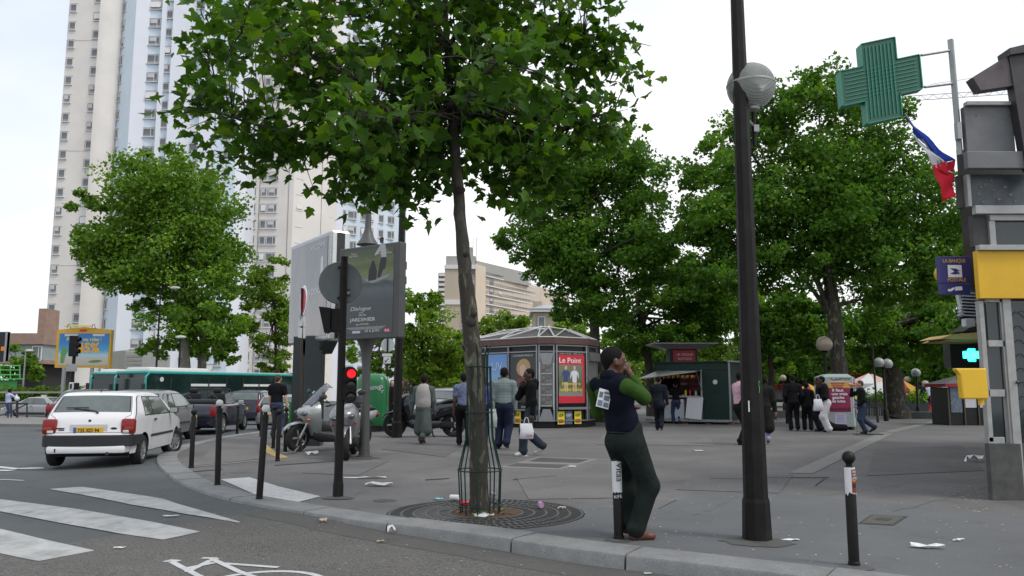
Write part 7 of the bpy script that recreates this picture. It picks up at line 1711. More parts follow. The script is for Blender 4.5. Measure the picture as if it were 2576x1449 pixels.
# open-top dark convertible
MINI=dict(L=3.65,W=1.69,belt=.88,wr=.30,xa=.72,xb=3.18,tum=.97,sill=.22,open=True,
    prof=[(.05,.26),(.0,.38),(.0,.60),(.06,.84),(.14,.90),(.60,.93),(1.0,.90),(1.9,.90),(2.28,.92),(2.5,.93),(3.2,.86),(3.52,.74),(3.64,.55),(3.6,.28)],mirror=(2.2,.92),handle=(1.35,.80),
    seams=[[(1.12,.30),(1.128,.30),(1.128,.88),(1.12,.88)],[(2.3,.32),(2.308,.32),(2.36,.88),(2.352,.88)]],bumpers=[('rear_bumper',.0,.26,.48,.05,NAVY,True,.5)],
    lamps=[('tail_light',.03,.70,.70,(.08,.17,.30),TAIL),('reflector',-.03,.55,.36,(.03,.16,.04),TAIL),('headlight',3.5,.56,.68,(.16,.28,.22),LCL)],mirmat=CHR)
def mini(t,hw,sp_,rib,idx,D):
    m=MB(); m.box((1.5,0,.905),(1.7,1.25,.03)); m.build('cockpit',UND,t)
    m=MB(); m.box((.62,0,.98),(.45,1.35,.16),bev=.06); m.build('folded_roof',BK,t,smoothed=40)
    for s in (-1,1):
        m=MB(); m.tube([(.92,s*.55,.95),(.90,s*.53,1.10),(.90,s*.40,1.19),(.90,s*.27,1.10),(.92,s*.25,.95)],.03,8); m.build('roll_hoop',BK,t,smoothed=True)
        m=MB(); m.box((1.55,s*.37,1.02),(.16,.46,.5),bev=.06,ry=R(-14)); st_=m.build('seat',BK,t,smoothed=40); m=MB(); m.box((1.47,s*.37,1.33),(.1,.26,.16),bev=.05,ry=R(-10)); m.build('headrest',BK,st_,smoothed=40)
        m=MB(); m.tube([(2.36,s*.70,.92),(1.98,s*.60,1.36)],.025,6); m.build('windscreen_pillar',NAVY,t)
        m=MB(); m.grid([[(2.25,s*.75,.92),(1.15,s*.75,.92)],[(1.95,s*.66,1.28),(1.25,s*.68,1.22)]]); m.build('door_glass',M('thin_glass',(.35,.42,.42),.05,var=.1,alpha=.45),t)
        m=MB(); m.tube([(-.06,s*.18,.30),(.15,s*.18,.30)],.05,12); m.build('exhaust',CHR,t)
    m=MB(); m.tube([(1.98,-.60,1.36),(1.95,0,1.40),(1.98,.60,1.36)],.022,6); m.build('windscreen_rail',NAVY,t)
    m=MB(); m.grid([[(2.36,-.68,.93),(2.36,0,.95),(2.36,.68,.93)],[(1.99,-.58,1.35),(1.96,0,1.39),(1.99,.58,1.35)]]); m.build('windscreen',MATS['thin_glass'],t)
    m=MB(); m.box((-.005,0,.70),(.02,.42,.05),bev=.01); m.build('boot_handle',CHR,t); m=MB(); m.box((-.02,0,.55),(.012,.5,.1)); m.build('number_plate',PLATE,t)
q=G2(520,1093); car('dark_convertible','dark blue open-top convertible with roll hoops parked beyond the kerb','car',Vector((q.x-.45,q.y-.4,zr(q.x,q.y))),math.atan2(1,-.06),MINI,NAVY,extras=mini,scale=1.06)
# people carrier, estate, taxi, saloon
MPV=dict(H2); MPV['prof']=[(.06,.27),(.02,.36),(.02,.62),(.08,.98),(.12,1.05),(.34,1.52),(.52,1.60),(1.4,1.64),(2.2,1.58),(2.4,1.52),(3.2,1.06),(3.3,1.0),(3.8,.86),(4.1,.72),(4.16,.52),(4.1,.28)]; MPV['L']=4.16; MPV['W']=1.74; MPV['belt']=1.02; MPV['xb']=3.32
MPV['sidewin']=[[(.45,1.05),(1.2,1.05),(1.2,1.50),(.62,1.50)],[(1.28,1.05),(2.9,1.05),(2.3,1.48),(1.28,1.52)]]; MPV['lamps']=[('tail_light',.10,.72,1.0,(.10,.16,.42),TAIL)]; MPV['bumpers']=[('rear_bumper',.02,.32,.6,.04,PURP,True,.5)]; MPV['mirror']=(2.75,1.05)
q=G2(620,1066); car('purple_people_carrier','dark purple people carrier behind the open convertible','car',Vector((q.x-.2,q.y,zr(q.x,q.y))),math.atan2(1,-.05),MPV,PURP,(-.01,.78,'902 QBR 75',PLATE,'rear'))
EST=dict(H2); EST['lamps']=[('tail_light',.09,.66,.86,(.10,.16,.30),TAIL)]; EST['bumpers']=[('rear_bumper',.02,.32,.56,.04,SILV,True,.5)]
q=G2(670,1062); car('silver_estate','silver estate car behind the cluster of dark bollards','car',Vector((-8.45,28.6,zr(-8.45,29.5))),math.atan2(1,.0),EST,SILV,(.0,.62,'418 PNA 93',PLATE,'rear'),scale=.88)
SAL=dict(L=4.5,W=1.78,belt=.93,wr=.31,xa=.95,xb=3.65,tum=.78,sill=.24,prof=[(.05,.26),(.0,.40),(.0,.70),(.08,.92),(.16,.97),(.70,1.0),(1.35,1.36),(1.6,1.42),(2.2,1.44),(2.7,1.40),(3.45,1.0),(3.6,.95),(4.2,.80),(4.42,.66),(4.5,.5),(4.45,.28)],glass={'rear_window':(5.1,5.95,.84),'windscreen':(9.1,9.95,.88)},
    sidewin=[[(1.25,1.0),(2.15,1.0),(2.13,1.35),(1.6,1.33)],[(2.22,1.0),(3.15,1.0),(2.72,1.33),(2.2,1.36)]],seams=[[(2.18,.3),(2.19,.3),(2.19,.95),(2.18,.95)],[(3.2,.35),(3.21,.35),(3.25,.95),(3.24,.95)]],handle=(2.3,.87),mirror=(3.05,1.0),trim=[[(1.35,.36),(3.2,.36),(3.2,.50),(1.35,.50)]],bumpers=[('rear_bumper',.0,.30,.6,.04,SILV,True,.6),('front_bumper',4.5,.28,.58,.03,SILV,False,.5)],lamps=[('headlight',4.35,.62,.68,(.16,.32,.16),LCL),('tail_light',.06,.70,.80,(.1,.3,.2),TAIL)])
def taxi(t,hw,sp_,rib,idx,D):m=MB(); m.box((2.15,0,1.49),(.14,.34,.13),bev=.02); m.build('roof_sign',PWH,t)
q=A(88,1056,50); car('silver_taxi','silver saloon taxi with white roof sign behind the guard railing','car',Vector((q.x+2.2,50.4,zr(q.x,50)+.02)),math.atan2(.12,-1),SAL,SILV,extras=taxi)
SAL2=dict(SAL); SAL2['bumpers']=[('rear_bumper',.0,.30,.55,.06,PLB,True,.6)]; SAL2['lamps']=[('tail_light',.03,.70,.78,(.1,.32,.26),TAIL)]
q=G2(140,1085); car('dark_saloon','dark saloon with glowing red tail light hidden by the white hatchback','car',Vector((q.x+.55,q.y,zr(q.x,q.y))),math.atan2(1,-.25),SAL2,DKRED)
q=A(1120,1035,29.5); car('pale_hatchback','pale silver car showing its windscreen behind the black scooter','car',Vector((q.x+.4,33.6,-.05)),math.atan2(-1,-.35),H2,SILV)
q=A(2390,1020,55); car('far_pale_car','pale car far off under the trees left of the shelter','car',Vector((q.x,55,0)),math.atan2(.3,1),H2,SILV)
# ------------------------------------------------------------------ buses
TEAL=M('bus_teal',(.035,.33,.30),.35,var=.05,coat=.3); BUSW=M('bus_white',(.68,.69,.66),.35,var=.04,coat=.3); BGL=M('bus_glass',(.012,.03,.028),.08,var=.4,scale=.6,spec=.7); BLIT=M('bus_interior_light',(.4,.42,.40),.4,var=.1,emit=(.8,.9,.85),estr=.35)
def bus(label,p0,p1,z,H,W=2.5,front=True):
    d=(p1-p0); Lb=d.length; t=thing('city_bus',label,'bus',Vector((p0.x,p0.y,z)),math.atan2(d.y,d.x),group='city buses')
    # local x from the front of the bus backwards, y to the far side
    m=MB(); m.box((Lb/2,0,.35+.4),(Lb,W,.9),bev=.05); m.build('lower_body',TEAL,t); m=MB(); m.box((Lb/2,0,H-.05),(Lb-.1,W,.17),bev=.06); m.build('roof_edge',TEAL,t,smoothed=40)
    m=MB(); m.box((Lb/2,0,H+.02),(Lb-.8,W-.5,.10)); m.build('roof',BUSW,t); m=MB(); m.box((Lb*.22,0,H+.13),(Lb*.36,W-.6,.22),bev=.09); m.build('roof_unit',BUSW,t,smoothed=40)
    m=MB(); m.box((Lb/2,0,(1.2+H-.14)/2),(Lb-.25,W-.04,H-.14-1.2)); m.build('window_band',BGL,t)
    m=MB(); m.box((.06,0,1.75),(.12,W-.16,H-1.3),bev=.04); m.build('windscreen',BGL,t)
    for s in (-1,1):m=MB(); m.tube([(.02,s*(W/2-.04),.6),(.02,s*(W/2-.04),H-.3),(.25,s*(W/2-.02),H-.03)],.06,8); m.build('corner_pillar',TEAL,t)
    for k in range(7):
        x=1.6+k*(Lb-2)/7
        for s in (-1,1):m=MB(); m.box((x,s*(W/2-.01),(1.2+H-.3)/2),(.09,.05,H-1.5)); m.build('window_post',BK,t)
    for k in (1,2,4,5):
        x=1.6+(k+.5)*(Lb-2)/7; m=MB(); m.box((x,W/2-.012,H-.72),(1.25,.03,.14)); m.build('vent_window',BUSW,t); m=MB(); m.box((x,-W/2+.012,H-.72),(1.25,.03,.14)); m.build('vent_window',BUSW,t)
    for s in (-1,1):m=MB(); m.box((-.18,s*(W/2+.05),H-.85),(.14,.2,.42),bev=.05); m.build('mirror',BK,t)
    for x in (2.6,Lb-3.2):
        for s in (-1,1):wheel(t,x,s*(W/2-.16),.48,.28,s)
    m=MB(); m.lathe([(.001,.01),(.13,.01)],n=18,Mx=Matrix.Rotation(PI/2,4,'X')); m.build('roundel',PWH,t,loc=(1.0,-W/2-.0,H-.42)); m=MB(); m.lathe([(.001,.01),(.13,.01)],n=18,Mx=Matrix.Rotation(-PI/2,4,'X')); m.build('roundel',PWH,t,loc=(1.0,W/2+.0,H-.42))
    return t
bus('long teal and white city bus with dark windows behind the cars',Vector((A(300,950,42).x,43.2,0)),Vector((A(688,950,52).x,53.2,0)),-.6,2.88)
bus('second bus showing its dark windscreen left of the long bus',Vector((A(262,950,50).x,50,0)),Vector((A(262,950,50).x+.5,61.5,0)),-.6,2.95,W=1.75)

# ------------------------------------------------------------------ scooters
def scooter(label,loc,yaw,body,dark,screen=True,lean=0.0,topbox=False,steer=0.0,scale=1.0):
    """maxi scooter: x forward, front wheel at x = 1.5, rear wheel at 0"""
    t=thing('scooter',label,'scooter',loc,yaw,group='parked scooters'); t.rotation_euler=(lean,0,yaw); t.scale=(scale,)*3
    r=.30
    for x,st in ((0,0),(1.48,steer)):w_=wheel(t,x,0,r,.13,-1,st,5); w_.rotation_euler=(0,0,PI+st); inst(WH_CACHE[(round(r,3),.13,5)][1],'rim',w_,rot=(0,0,PI))
    def hull(secs,name,mtl,n=16,sm=55,par=t):
        rows=[]
        for (x,zc,hw_,hh,ex) in secs:
            rows.append([(x,hw_*abs(math.cos(a)) **ex*(1 if math.cos(a) >= 0 else -1),zc+hh*abs(math.sin(a)) **ex*(1 if math.sin(a) >= 0 else -1)) for a in np.linspace(0,2*PI,n,endpoint=False)])
        m=MB(); m.grid(rows,closed=True); m.poly(rows[0]); m.poly(rows[-1]); return m.build(name,mtl,par,smoothed=sm)
    hull([(-.42,.80,.05,.05,.8),(-.30,.78,.16,.11,.8),(0,.72,.21,.16,.7),(.35,.64,.22,.20,.7),(.55,.55,.20,.2,.7),(.68,.45,.16,.15,.8)],'tail_fairing',body)
    hull([(-.34,.90,.10,.03,.8),(-.2,.93,.17,.06,.8),(.1,.90,.19,.07,.8),(.24,.86,.18,.06,.8),(.34,.82,.17,.07,.8),(.6,.78,.14,.08,.8),(.72,.72,.08,.05,.8)],'seat',dark)
    hull([(.30,.33,.20,.10,.7),(.6,.30,.23,.12,.6),(1.0,.32,.22,.13,.6),(1.18,.40,.16,.14,.8)],'floor_panel',dark)
    hull([(.62,.52,.10,.12,.8),(.85,.50,.13,.15,.8),(1.05,.55,.16,.18,.8)],'tunnel',dark)
    # front apron: rises from the floor to the nose
    rows=[]
    for z,xf,xbk,hw_ in ((.34,1.20,1.02,.16),(.50,1.26,1.05,.24),(.66,1.40,1.08,.29),(.80,1.52,1.10,.30),(.90,1.50,1.10,.29),(1.0,1.38,1.10,.24),(1.08,1.22,1.10,.18)):
        row=[]
        for a in np.linspace(-PI/2,PI/2,13):row.append((xbk+(xf-xbk)*abs(math.cos(a)) **.75,hw_*math.sin(a),z))
        for a in np.linspace(PI/2,-PI/2,5)[1:-1]:row.append((xbk-.02,hw_*math.sin(a)*.9,z))
        rows.append(row)
    m=MB(); m.grid(rows,closed=True); m.poly(rows[0]); m.poly(rows[-1]); m.build('front_fairing',body,t,smoothed=55)
    hull([(1.12,.56,.05,.02,.9),(1.25,.60,.09,.035,.9),(1.5,.625,.10,.03,.9),(1.72,.57,.08,.03,.9),(1.80,.48,.05,.03,.9)],'front_mudguard',body)
    for s in (-1,1):
        m=MB(); m.tube([(1.48,s*.10,.30),(1.33,s*.11,.62)],[.03,.028],8); m.build('fork_leg',RIM,t,smoothed=50)
        m=MB(); m.sphere((1.44,s*.17,.83),.10,12,(.9,.75,.55)); m.build('headlight',M('scooter_lamp',(.10,.11,.12),.08,var=.2),t,smoothed=True); m=MB(); m.sphere((1.47,s*.15,.83),.05,10,(.9,.8,.7)); m.build('headlight_bulb',LCL,t,smoothed=True)
        m=MB(); m.sphere((1.36,s*.235,.70),.055,10,(1.2,.5,.45)); m.build('indicator',TAILO,t,smoothed=True)
        m=MB(); m.tube([(1.10,0,1.07),(1.06,s*.2,1.09),(.98,s*.34,1.08)],.014,6); m.tube([(1.02,s*.26,1.085),(.97,s*.36,1.08)],.02,8); m.build('handlebar',dark,t,smoothed=50)
        m=MB(); m.tube([(1.10,s*.22,1.08),(1.12,s*.34,1.22)],.008,5); a_=m.build('mirror_arm',dark,t); m=MB(); m.sphere((1.12,s*.38,1.27),.075,12,(.35,1.1,.75)); m.build('mirror',dark,a_,smoothed=True)
    if screen:
        rows=[]
        for f in np.linspace(0,1,8):rows.append([(1.40-.46*f-.05*f*f,(.21-.05*f **3)*y,1.0+.50*f-(.10 if f==1 else 0)*y*y-.02) for y in np.linspace(-1,1,11)])
        for r_ in rows:
            for j,p in enumerate(r_):y=-1+.2*j; r_[j]=(p[0]-.10*y*y,p[1],p[2])
        m=MB(); m.grid(rows); o=m.build('windshield',M('tinted_screen',(.16,.17,.22),.08,var=.1,alpha=.72),t,smoothed=True); so=o.modifiers.new('s','SOLIDIFY'); so.thickness=.006
        m=MB(); m.box((1.13,-.11,1.27),(.006,.06,.07),ry=R(-42)); m.build('tax_disc',M('disc_cyan',(.2,.5,.5),.5),o)
    m=MB(); m.tube([(.62,-.16,.26),(.35,-.20,.27)],[.03,.04],8); m.tube([(.35,-.21,.27),(-.18,-.22,.36)],[.075,.085],12); m.build('exhaust',RIM,t,smoothed=50)
    m=MB(); m.box((.28,.12,.30),(.62,.10,.16),bev=.04); m.build('engine_case',UND,t,smoothed=40)
    m=MB(); m.sphere((-.40,0,.76),.09,10,(.6,1.6,.7)); m.build('tail_light',TAIL,t,smoothed=True); hull([(-.34,.55,.04,.02,.9),(-.2,.63,.07,.03,.9),(0,.64,.08,.02,.9)],'rear_mudguard',dark)
    m=MB(); m.tube([(.55,-.13,.22),(.50,-.17,.02),(.44,-.17,.015)],.012,6); m.tube([(.55,.13,.22),(.50,.17,.02),(.44,.17,.015)],.012,6); m.tube([(.52,-.15,.10),(.52,.15,.10)],.012,6); m.build('centre_stand',UND,t)
    if topbox:m=MB(); m.box((-.42,0,1.08),(.42,.46,.30),bev=.08); m.build('top_box',dark,t,smoothed=40); m=MB(); m.tube([(-.3,-.12,.85),(-.45,-.12,.95),(-.45,.12,.95),(-.3,.12,.85)],.012,6); m.build('rack',RIM,t)
    return t
SCW=M('scooter_silver',(.36,.385,.38),.3,.3,var=.05,coat=.5,dirt=.05); SCD=M('scooter_dark',(.03,.03,.032),.45,var=.2,scale=12); SCB=M('scooter_black',(.010,.013,.017),.18,.1,var=.15,coat=.5); SCG=M('scooter_grey',(.22,.22,.23),.3,.3,var=.08,coat=.4)
fw=G(747,1136); dirs=Vector((-.78,-.62,0)).normalized(); p0=fw-dirs*1.48*1.0
scooter('silver maxi scooter with tall tinted windshield parked by the billboard',p0,math.atan2(dirs.y,dirs.x),SCW,SCD,True,R(-4),False,R(14),1.0)
fw=G(872,1158); dirs=Vector((.10,-1,0)).normalized(); p0=fw-dirs*1.45
scooter('grey scooter facing the camera behind the traffic light pole',p0,math.atan2(dirs.y,dirs.x),SCG,SCD,False,R(7),True,R(8),.98)
rw=G(1053,1100); dirs=Vector((1,.05,0)).normalized()
t3=scooter('black scooter side on with chunky silencer behind the vest-wearing man',G(1140,1099),math.atan2(-.04,-1),SCB,SCB,False,R(4),False,0,1.12)
# chain lock and bin behind
cl=thing('chain_lock','grey chain lock looped round scooter wheel and bollard','chain',G(735,1140)); c_=G(735,1140)
m=MB(); m.tube([G(712,1141)-c_+Vector((0,0,.02)),G(722,1143)-c_+Vector((0,0,.02)),G(740,1141)-c_+Vector((0,0,.03)),G(752,1135)-c_+Vector((0,0,.10)),G(757,1133)-c_+Vector((0,0,.2))],.017,7); m.build('chain',STEEL,cl,smoothed=True)
nbx=Vector((A(720,1000,24).x,24,0)); t=thing('leaflet_box','green free-paper box with stickers behind the man in black T-shirt','newspaper box',nbx); zt_=lambda py:A(720,py,24).z
m=MB(); m.box((0,0,zt_(1010)-.35),(.42,.3,.7),bev=.02); m.build('case',RG,t); m=MB(); m.box((0,0,(zt_(1010)-.7)/2),(.08,.08,zt_(1010)-.7)); m.build('leg',BK,t)
for k in range(4):m=MB(); m.box((0,-.153,zt_(1014)-.12*k-.04),(.28,.006,.07)); m.build('sticker',(PWH,YLW)[k % 2],t)
# ------------------------------------------------------------------ people: smooth bodies from blended tapered limbs
def surface(prims,vox,k):
    """prims: ('c', p0, r0, p1, r1) tapered capsule or ('e', centre, radii, rot3x3); returns verts, quads of the blended surface"""
    lo=np.full(3,1e9); hi=-lo
    for p in prims:
        if p[0]=='c':
            for q,r in ((p[1],p[2]),(p[3],p[4])):q=np.array(q); lo=np.minimum(lo,q-r); hi=np.maximum(hi,q+r)
        else:q=np.array(p[1]); r=max(p[2]); lo=np.minimum(lo,q-r); hi=np.maximum(hi,q+r)
    lo -= 3*vox; hi+=3*vox; n=np.ceil((hi-lo)/vox).astype(int)+1
    D=np.full(n,10.0); ax=[lo[i]+np.arange(n[i])*vox for i in range(3)]
    for p in prims:
        if p[0]=='c':a,b=np.array(p[1],float),np.array(p[3],float); r=max(p[2],p[4]); l0,h0=np.minimum(a,b)-r,np.maximum(a,b)+r
        else:a=np.array(p[1],float); r=max(p[2]); l0,h0=a-r,a+r
        pad=k*1.2+3*vox; i0=np.maximum(0,((l0-pad-lo)/vox).astype(int)); i1=np.minimum(n,((h0+pad-lo)/vox).astype(int)+2)
        X,Y,Z=np.meshgrid(ax[0][i0[0]:i1[0]],ax[1][i0[1]:i1[1]],ax[2][i0[2]:i1[2]],indexing='ij')
        if p[0]=='c':
            ab=b-a; L2=max(1e-9,ab @ ab); t=np.clip(((X-a[0])*ab[0]+(Y-a[1])*ab[1]+(Z-a[2])*ab[2])/L2,0,1)
            d=np.sqrt((X-a[0]-t*ab[0]) **2+(Y-a[1]-t*ab[1]) **2+(Z-a[2]-t*ab[2]) **2)-(p[2]+(p[4]-p[2])*t)
        else:
            P_=np.stack([X-a[0],Y-a[1],Z-a[2]],-1)
            if len(p)>3 and p[3] is not None:P_=P_ @ np.array(p[3])
            rr=np.array(p[2]); q=P_/rr; k0=np.linalg.norm(q,axis=-1); k1=np.linalg.norm(q/rr,axis=-1); d=k0*(k0-1)/np.maximum(k1,1e-6)
        s=D[i0[0]:i1[0],i0[1]:i1[1],i0[2]:i1[2]]; h=np.maximum(k-np.abs(s-d),0)/k; s[...]=np.minimum(s,d)-h*h*k*.25
    ins=D<0; c=np.zeros(np.array(n)-1,int); 
    for dx in (0,1):
        for dy in (0,1):
            for dz in (0,1):c+=ins[dx:n[0]-1+dx,dy:n[1]-1+dy,dz:n[2]-1+dz]
    act=(c>0) & (c<8); I=np.argwhere(act); idm=np.full(act.shape,-1); idm[tuple(I.T)]=np.arange(len(I))
    acc=np.zeros((len(I),3)); cnt=np.zeros(len(I)); co=[(a,b,e) for a in (0,1) for b in (0,1) for e in (0,1)]
    for a in co:
        for ax_ in range(3):
            if a[ax_]:continue
            b=list(a); b[ax_]=1; va=D[I[:,0]+a[0],I[:,1]+a[1],I[:,2]+a[2]]; vb=D[I[:,0]+b[0],I[:,1]+b[1],I[:,2]+b[2]]
            m_=(va<0) != (vb<0); t=np.where(m_,va/np.where(m_,va-vb,1),0); q=np.tile(np.array(a,float),(len(I),1)); q[:,ax_]+=t; acc[m_]+=q[m_]; cnt[m_]+=1
    V=lo+(I+acc/cnt[:,None])*vox; F=[]
    for ax_ in range(3):
        u,v=(ax_+1) % 3,(ax_+2) % 3; sl=[slice(None)]*3; sl2=[slice(None)]*3; sl[ax_]=slice(0,n[ax_]-1); sl2[ax_]=slice(1,n[ax_])
        ch=ins[tuple(sl)] != ins[tuple(sl2)]; E=np.argwhere(ch); E=E[(E[:,u]>0) & (E[:,v]>0) & (E[:,u]<n[u]-1) & (E[:,v]<n[v]-1)]
        flip=ins[tuple(E.T)]; q=[]
        for du,dv in ((-1,-1),(0,-1),(0,0),(-1,0)):e=E.copy(); e[:,u]+=du; e[:,v]+=dv; q.append(idm[tuple(e.T)])
        q=np.stack(q,1); q[~flip]=q[~flip][:,::-1]; F.append(q)
    return V,np.concatenate(F)
def skin_obj(name,prims,vox,k,mtl,parent):
    V,F=surface(prims,vox,k); me=bpy.data.meshes.new(name); me.from_pydata(V,[],F); me.materials.append(mtl); me.polygons.foreach_set('use_smooth',[True]*len(F)); me.update()
    o=bpy.data.objects.new(name,me); COL.objects.link(o); o.parent=parent; return o
def ik(a,t,l1,l2,hint):
    a,t,hint=Vector(a),Vector(t),Vector(hint); d=t-a; L_=d.length
    if L_>(l1+l2)*.999:t=a+d*((l1+l2)*.999/L_); d=t-a; L_=d.length
    x=(l1*l1-l2*l2+L_*L_)/(2*L_); h=math.sqrt(max(0,l1*l1-x*x)); u=d/L_; v=hint-u*hint.dot(u); v.normalize()
    return a+u*x+v*h,t
SKD=M('skin_dark',(.075,.038,.024),.5,var=.12,scale=20); SKM=M('skin_mid',(.30,.17,.11),.5,var=.08,scale=20); SKL=M('skin_light',(.48,.30,.22),.5,var=.06,scale=20); HBK=M('hair_black',(.010,.009,.008),.85,spec=.15,var=.3,scale=60,bump=.4); HBR=M('hair_brown',(.05,.028,.016),.7,var=.3,scale=40)
def cloth_mat(name,col,var=.2,scale=7,rough=.9):
    m=M(name,col,rough,var=var,scale=scale,bump=.55,bscale=9,spec=.12)
    for n in m.node_tree.nodes:
        if n.type=='BUMP':n.inputs['Distance'].default_value=.025
    return m
JEAN=cloth_mat('denim',(.035,.05,.09)); JEAND=cloth_mat('denim_dark',(.016,.022,.045)); BLKC=cloth_mat('black_cloth',(.010,.010,.012)); SUIT=cloth_mat('navy_suit',(.012,.014,.022)); SHOE=M('shoe_black',(.012,.011,.010),.4,var=.2); SHOEW=M('shoe_white',(.5,.5,.5),.6,var=.1); BRNS=M('shoe_brown',(.10,.035,.02),.5,var=.2)
def person(label,loc,yaw,H=1.72,feet=((.02,.10),(-.02,-.10)),hands=None,skin=SKD,top=BLKC,legs=JEAN,shoes=SHOE,hair=HBK,sleeve='long',lean=(0,0),head=(0,0),vox=.020,crouch=0.0,coat=None,hairlen=0.0,bulk=1.0,wide=1.0,heel=(0,0),robe=None,toes=None,elbow=None,flare=1.0,group='people in the square',name='person',fingers=None,headtilt=0.0,z=0.0,hood=False,knee=None,top_arms=True,neckup=0.0):
    """faces local +x, left is +y. feet / hands: targets for (left, right)"""
    t=thing(name,label,'person',(loc[0],loc[1],z),yaw,group)
    s=H; hipz=.525*s-crouch; hip=Vector((lean[0]*.35,lean[1]*.35,hipz)); chest=hip+Vector((lean[0]*.5,lean[1]*.5,.235*s)); neck=hip+Vector((lean[0]*.9,lean[1]*.9,.315*s)); hd=neck+Vector((head[0]+.02*s,head[1],.080*s))
    sw,hw_=.108*s*wide,.052*s; B=bulk
    body,topP,legP,hairP,shoeP=[],[],[],[],[]
    Rz=Matrix.Rotation(headtilt,3,'Z') if headtilt else Matrix.Identity(3); fwd=Rz @ Vector((1,0,0)); lft=Rz @ Vector((0,1,0)); Rn=np.array([list(fwd),list(lft),[0,0,1]]).T
    body+=[('e',hd+Vector((0,0,.022*s)),(.060*s,.047*s,.056*s),Rn),('c',hd+fwd*.012*s+Vector((0,0,-.012*s)),.044*s,hd+fwd*.022*s+Vector((0,0,-.042*s)),.028*s),('c',neck-Vector((0,0,.03*s)),.036*s,hd-Vector((0,0,.03*s))-fwd*.01*s,.031*s)]
    body+=[('c',hd+fwd*.054*s+Vector((0,0,.012*s)),.007*s,hd+fwd*.068*s-Vector((0,0,.010*s)),.011*s),('c',hd+fwd*.050*s+lft*.012*s-Vector((0,0,.031*s)),.008*s,hd+fwd*.050*s-lft*.012*s-Vector((0,0,.031*s)),.008*s)]
    for q in (1,-1):body.append(('c',hd+lft*q*.047*s+Vector((0,0,.012*s))-fwd*.006*s,.009*s,hd+lft*q*.050*s-Vector((0,0,.010*s))-fwd*.002*s,.008*s)); body.append(('c',hd+fwd*.050*s+lft*q*.008*s+Vector((0,0,.022*s)),.009*s,hd+fwd*.044*s+lft*q*.03*s+Vector((0,0,.021*s)),.009*s))
    hairP+=[('e',hd-fwd*.010*s+Vector((0,0,.031*s)),(.062*s,.0515*s,.0555*s),Rn),('c',hd-fwd*.036*s+Vector((0,0,.01*s)),.034*s,hd-fwd*.034*s-Vector((0,0,.015*s)),.026*s)]
    if hairlen:hairP+=[('c',hd-fwd*.03*s,.045*s,hd-fwd*.035*s-Vector((0,0,hairlen)),.032*s),('c',hd+lft*.035*s,.025*s,hd+lft*.035*s-Vector((0,0,hairlen*.9)),.02*s),('c',hd-lft*.035*s,.025*s,hd-lft*.035*s-Vector((0,0,hairlen*.9)),.02*s)]
    tor=[('e',chest+Vector((0,0,-.01*s)),(.066*s*B,.100*s*wide,.12*s),None),('e',hip+Vector((lean[0]*.2,lean[1]*.2,.10*s)),(.064*s*B,.088*s*wide,.10*s),None),('c',neck+Vector((0,sw*.8,-.035*s)),.042*s,neck+Vector((0,-sw*.8,-.035*s)),.042*s),('c',neck-Vector((0,0,.02*s)),.045*s,neck+Vector((0,0,.0)),.036*s)]
    pel=[('e',hip+Vector((-.008*s,0,-.005*s)),(.073*s*B,.094*s,.075*s),None),('c',hip+Vector((0,.04*s,.05*s)),.055*s*B,hip+Vector((0,-.04*s,.05*s)),.055*s*B)]
    body+=[(p[0],p[1],tuple(r*.9 for r in p[2]),p[3]) if p[0]=='e' else ('c',p[1],p[2]*.88,p[3],p[4]*.88) for p in tor+pel]
    topP+=tor+[('e',hip+Vector((0,0,.045*s)),(.070*s*B,.093*s*max(1,wide*.95),.06*s),None)]; legP+=pel
    hands=hands or ((.02,.16*s,.45*s),(.02,-.16*s,.45*s))
    for i,q in enumerate((1,-1)):
        hj=hip+Vector((0,q*hw_,-.02*s)); fx,fy=feet[i][0],feet[i][1]; ank=Vector((fx,fy,.052*s+heel[i]))
        kh=Vector((1,q*.08,0)) if knee is None else Vector(knee[i])
        kn,ank=ik(hj,ank,.245*s,.235*s,kh)
        body+=[('c',hj,.048*s,kn,.034*s),('c',kn,.034*s,ank,.023*s)]
        legP+=[('c',hj,.060*s*B,kn,.045*s*flare),('c',kn,.044*s*flare,ank+Vector((0,0,.0)),.038*s*flare),('e',ank+Vector((-.006,0,.012*s)),(.042*s*flare,.036*s*flare,.028*s),None)]
        td=Vector((1,q*.12,0)) if toes is None else Vector(toes[i]).normalized(); dz=-heel[i]*.75 if heel[i]>.03 else 0
        h0=ank-Vector((0,0,.028*s))-td*.012*s; h1=ank-Vector((0,0,.032*s))+td*.085*s+Vector((0,0,dz))
        shoeP.append([('c',h0,.023*s,h1,.020*s),('c',h0-Vector((0,0,.004)),.021*s,h0+td*.05*s+Vector((0,0,.008*s+dz*.5)),.026*s)])
        body.append(('c',ank,.022*s,ank+td*.06*s-Vector((0,0,.02*s))+Vector((0,0,dz*.7)),.014*s))
        sh=neck+Vector((0,q*sw,-.045*s)); tgt=Vector(hands[i]); eh=Vector((-.8,q*.5,-.2)) if elbow is None else Vector(elbow[i])
        el,wr_=ik(sh,tgt,.172*s,.150*s,eh)
        body+=[('c',sh,.031*s,el,.026*s),('c',el,.026*s,wr_,.018*s)]
        if top_arms:topP.append(('c',sh,.042*s*min(B,1.1),sh.lerp(el,.55 if sleeve=='short' else 1),.037*s if sleeve != 'short' else .040*s))
        if sleeve=='long' and top_arms:topP.append(('c',el,.036*s,wr_.lerp(el,.06),.029*s))
        # hand: palm, four fingers, thumb
        d=(wr_-el).normalized(); side=d.cross(Vector((0,0,1))); side=side.normalized() if side.length>.1 else Vector((0,1,0)); 
        pn_=side.cross(d).normalized()
        if fingers and fingers[i]:d2,side,pn_=[Vector(v).normalized() for v in fingers[i]]; d=d2
        else:side,pn_=(Vector((1,0,0))-d*d.x).normalized(),Vector((0,-q,0))
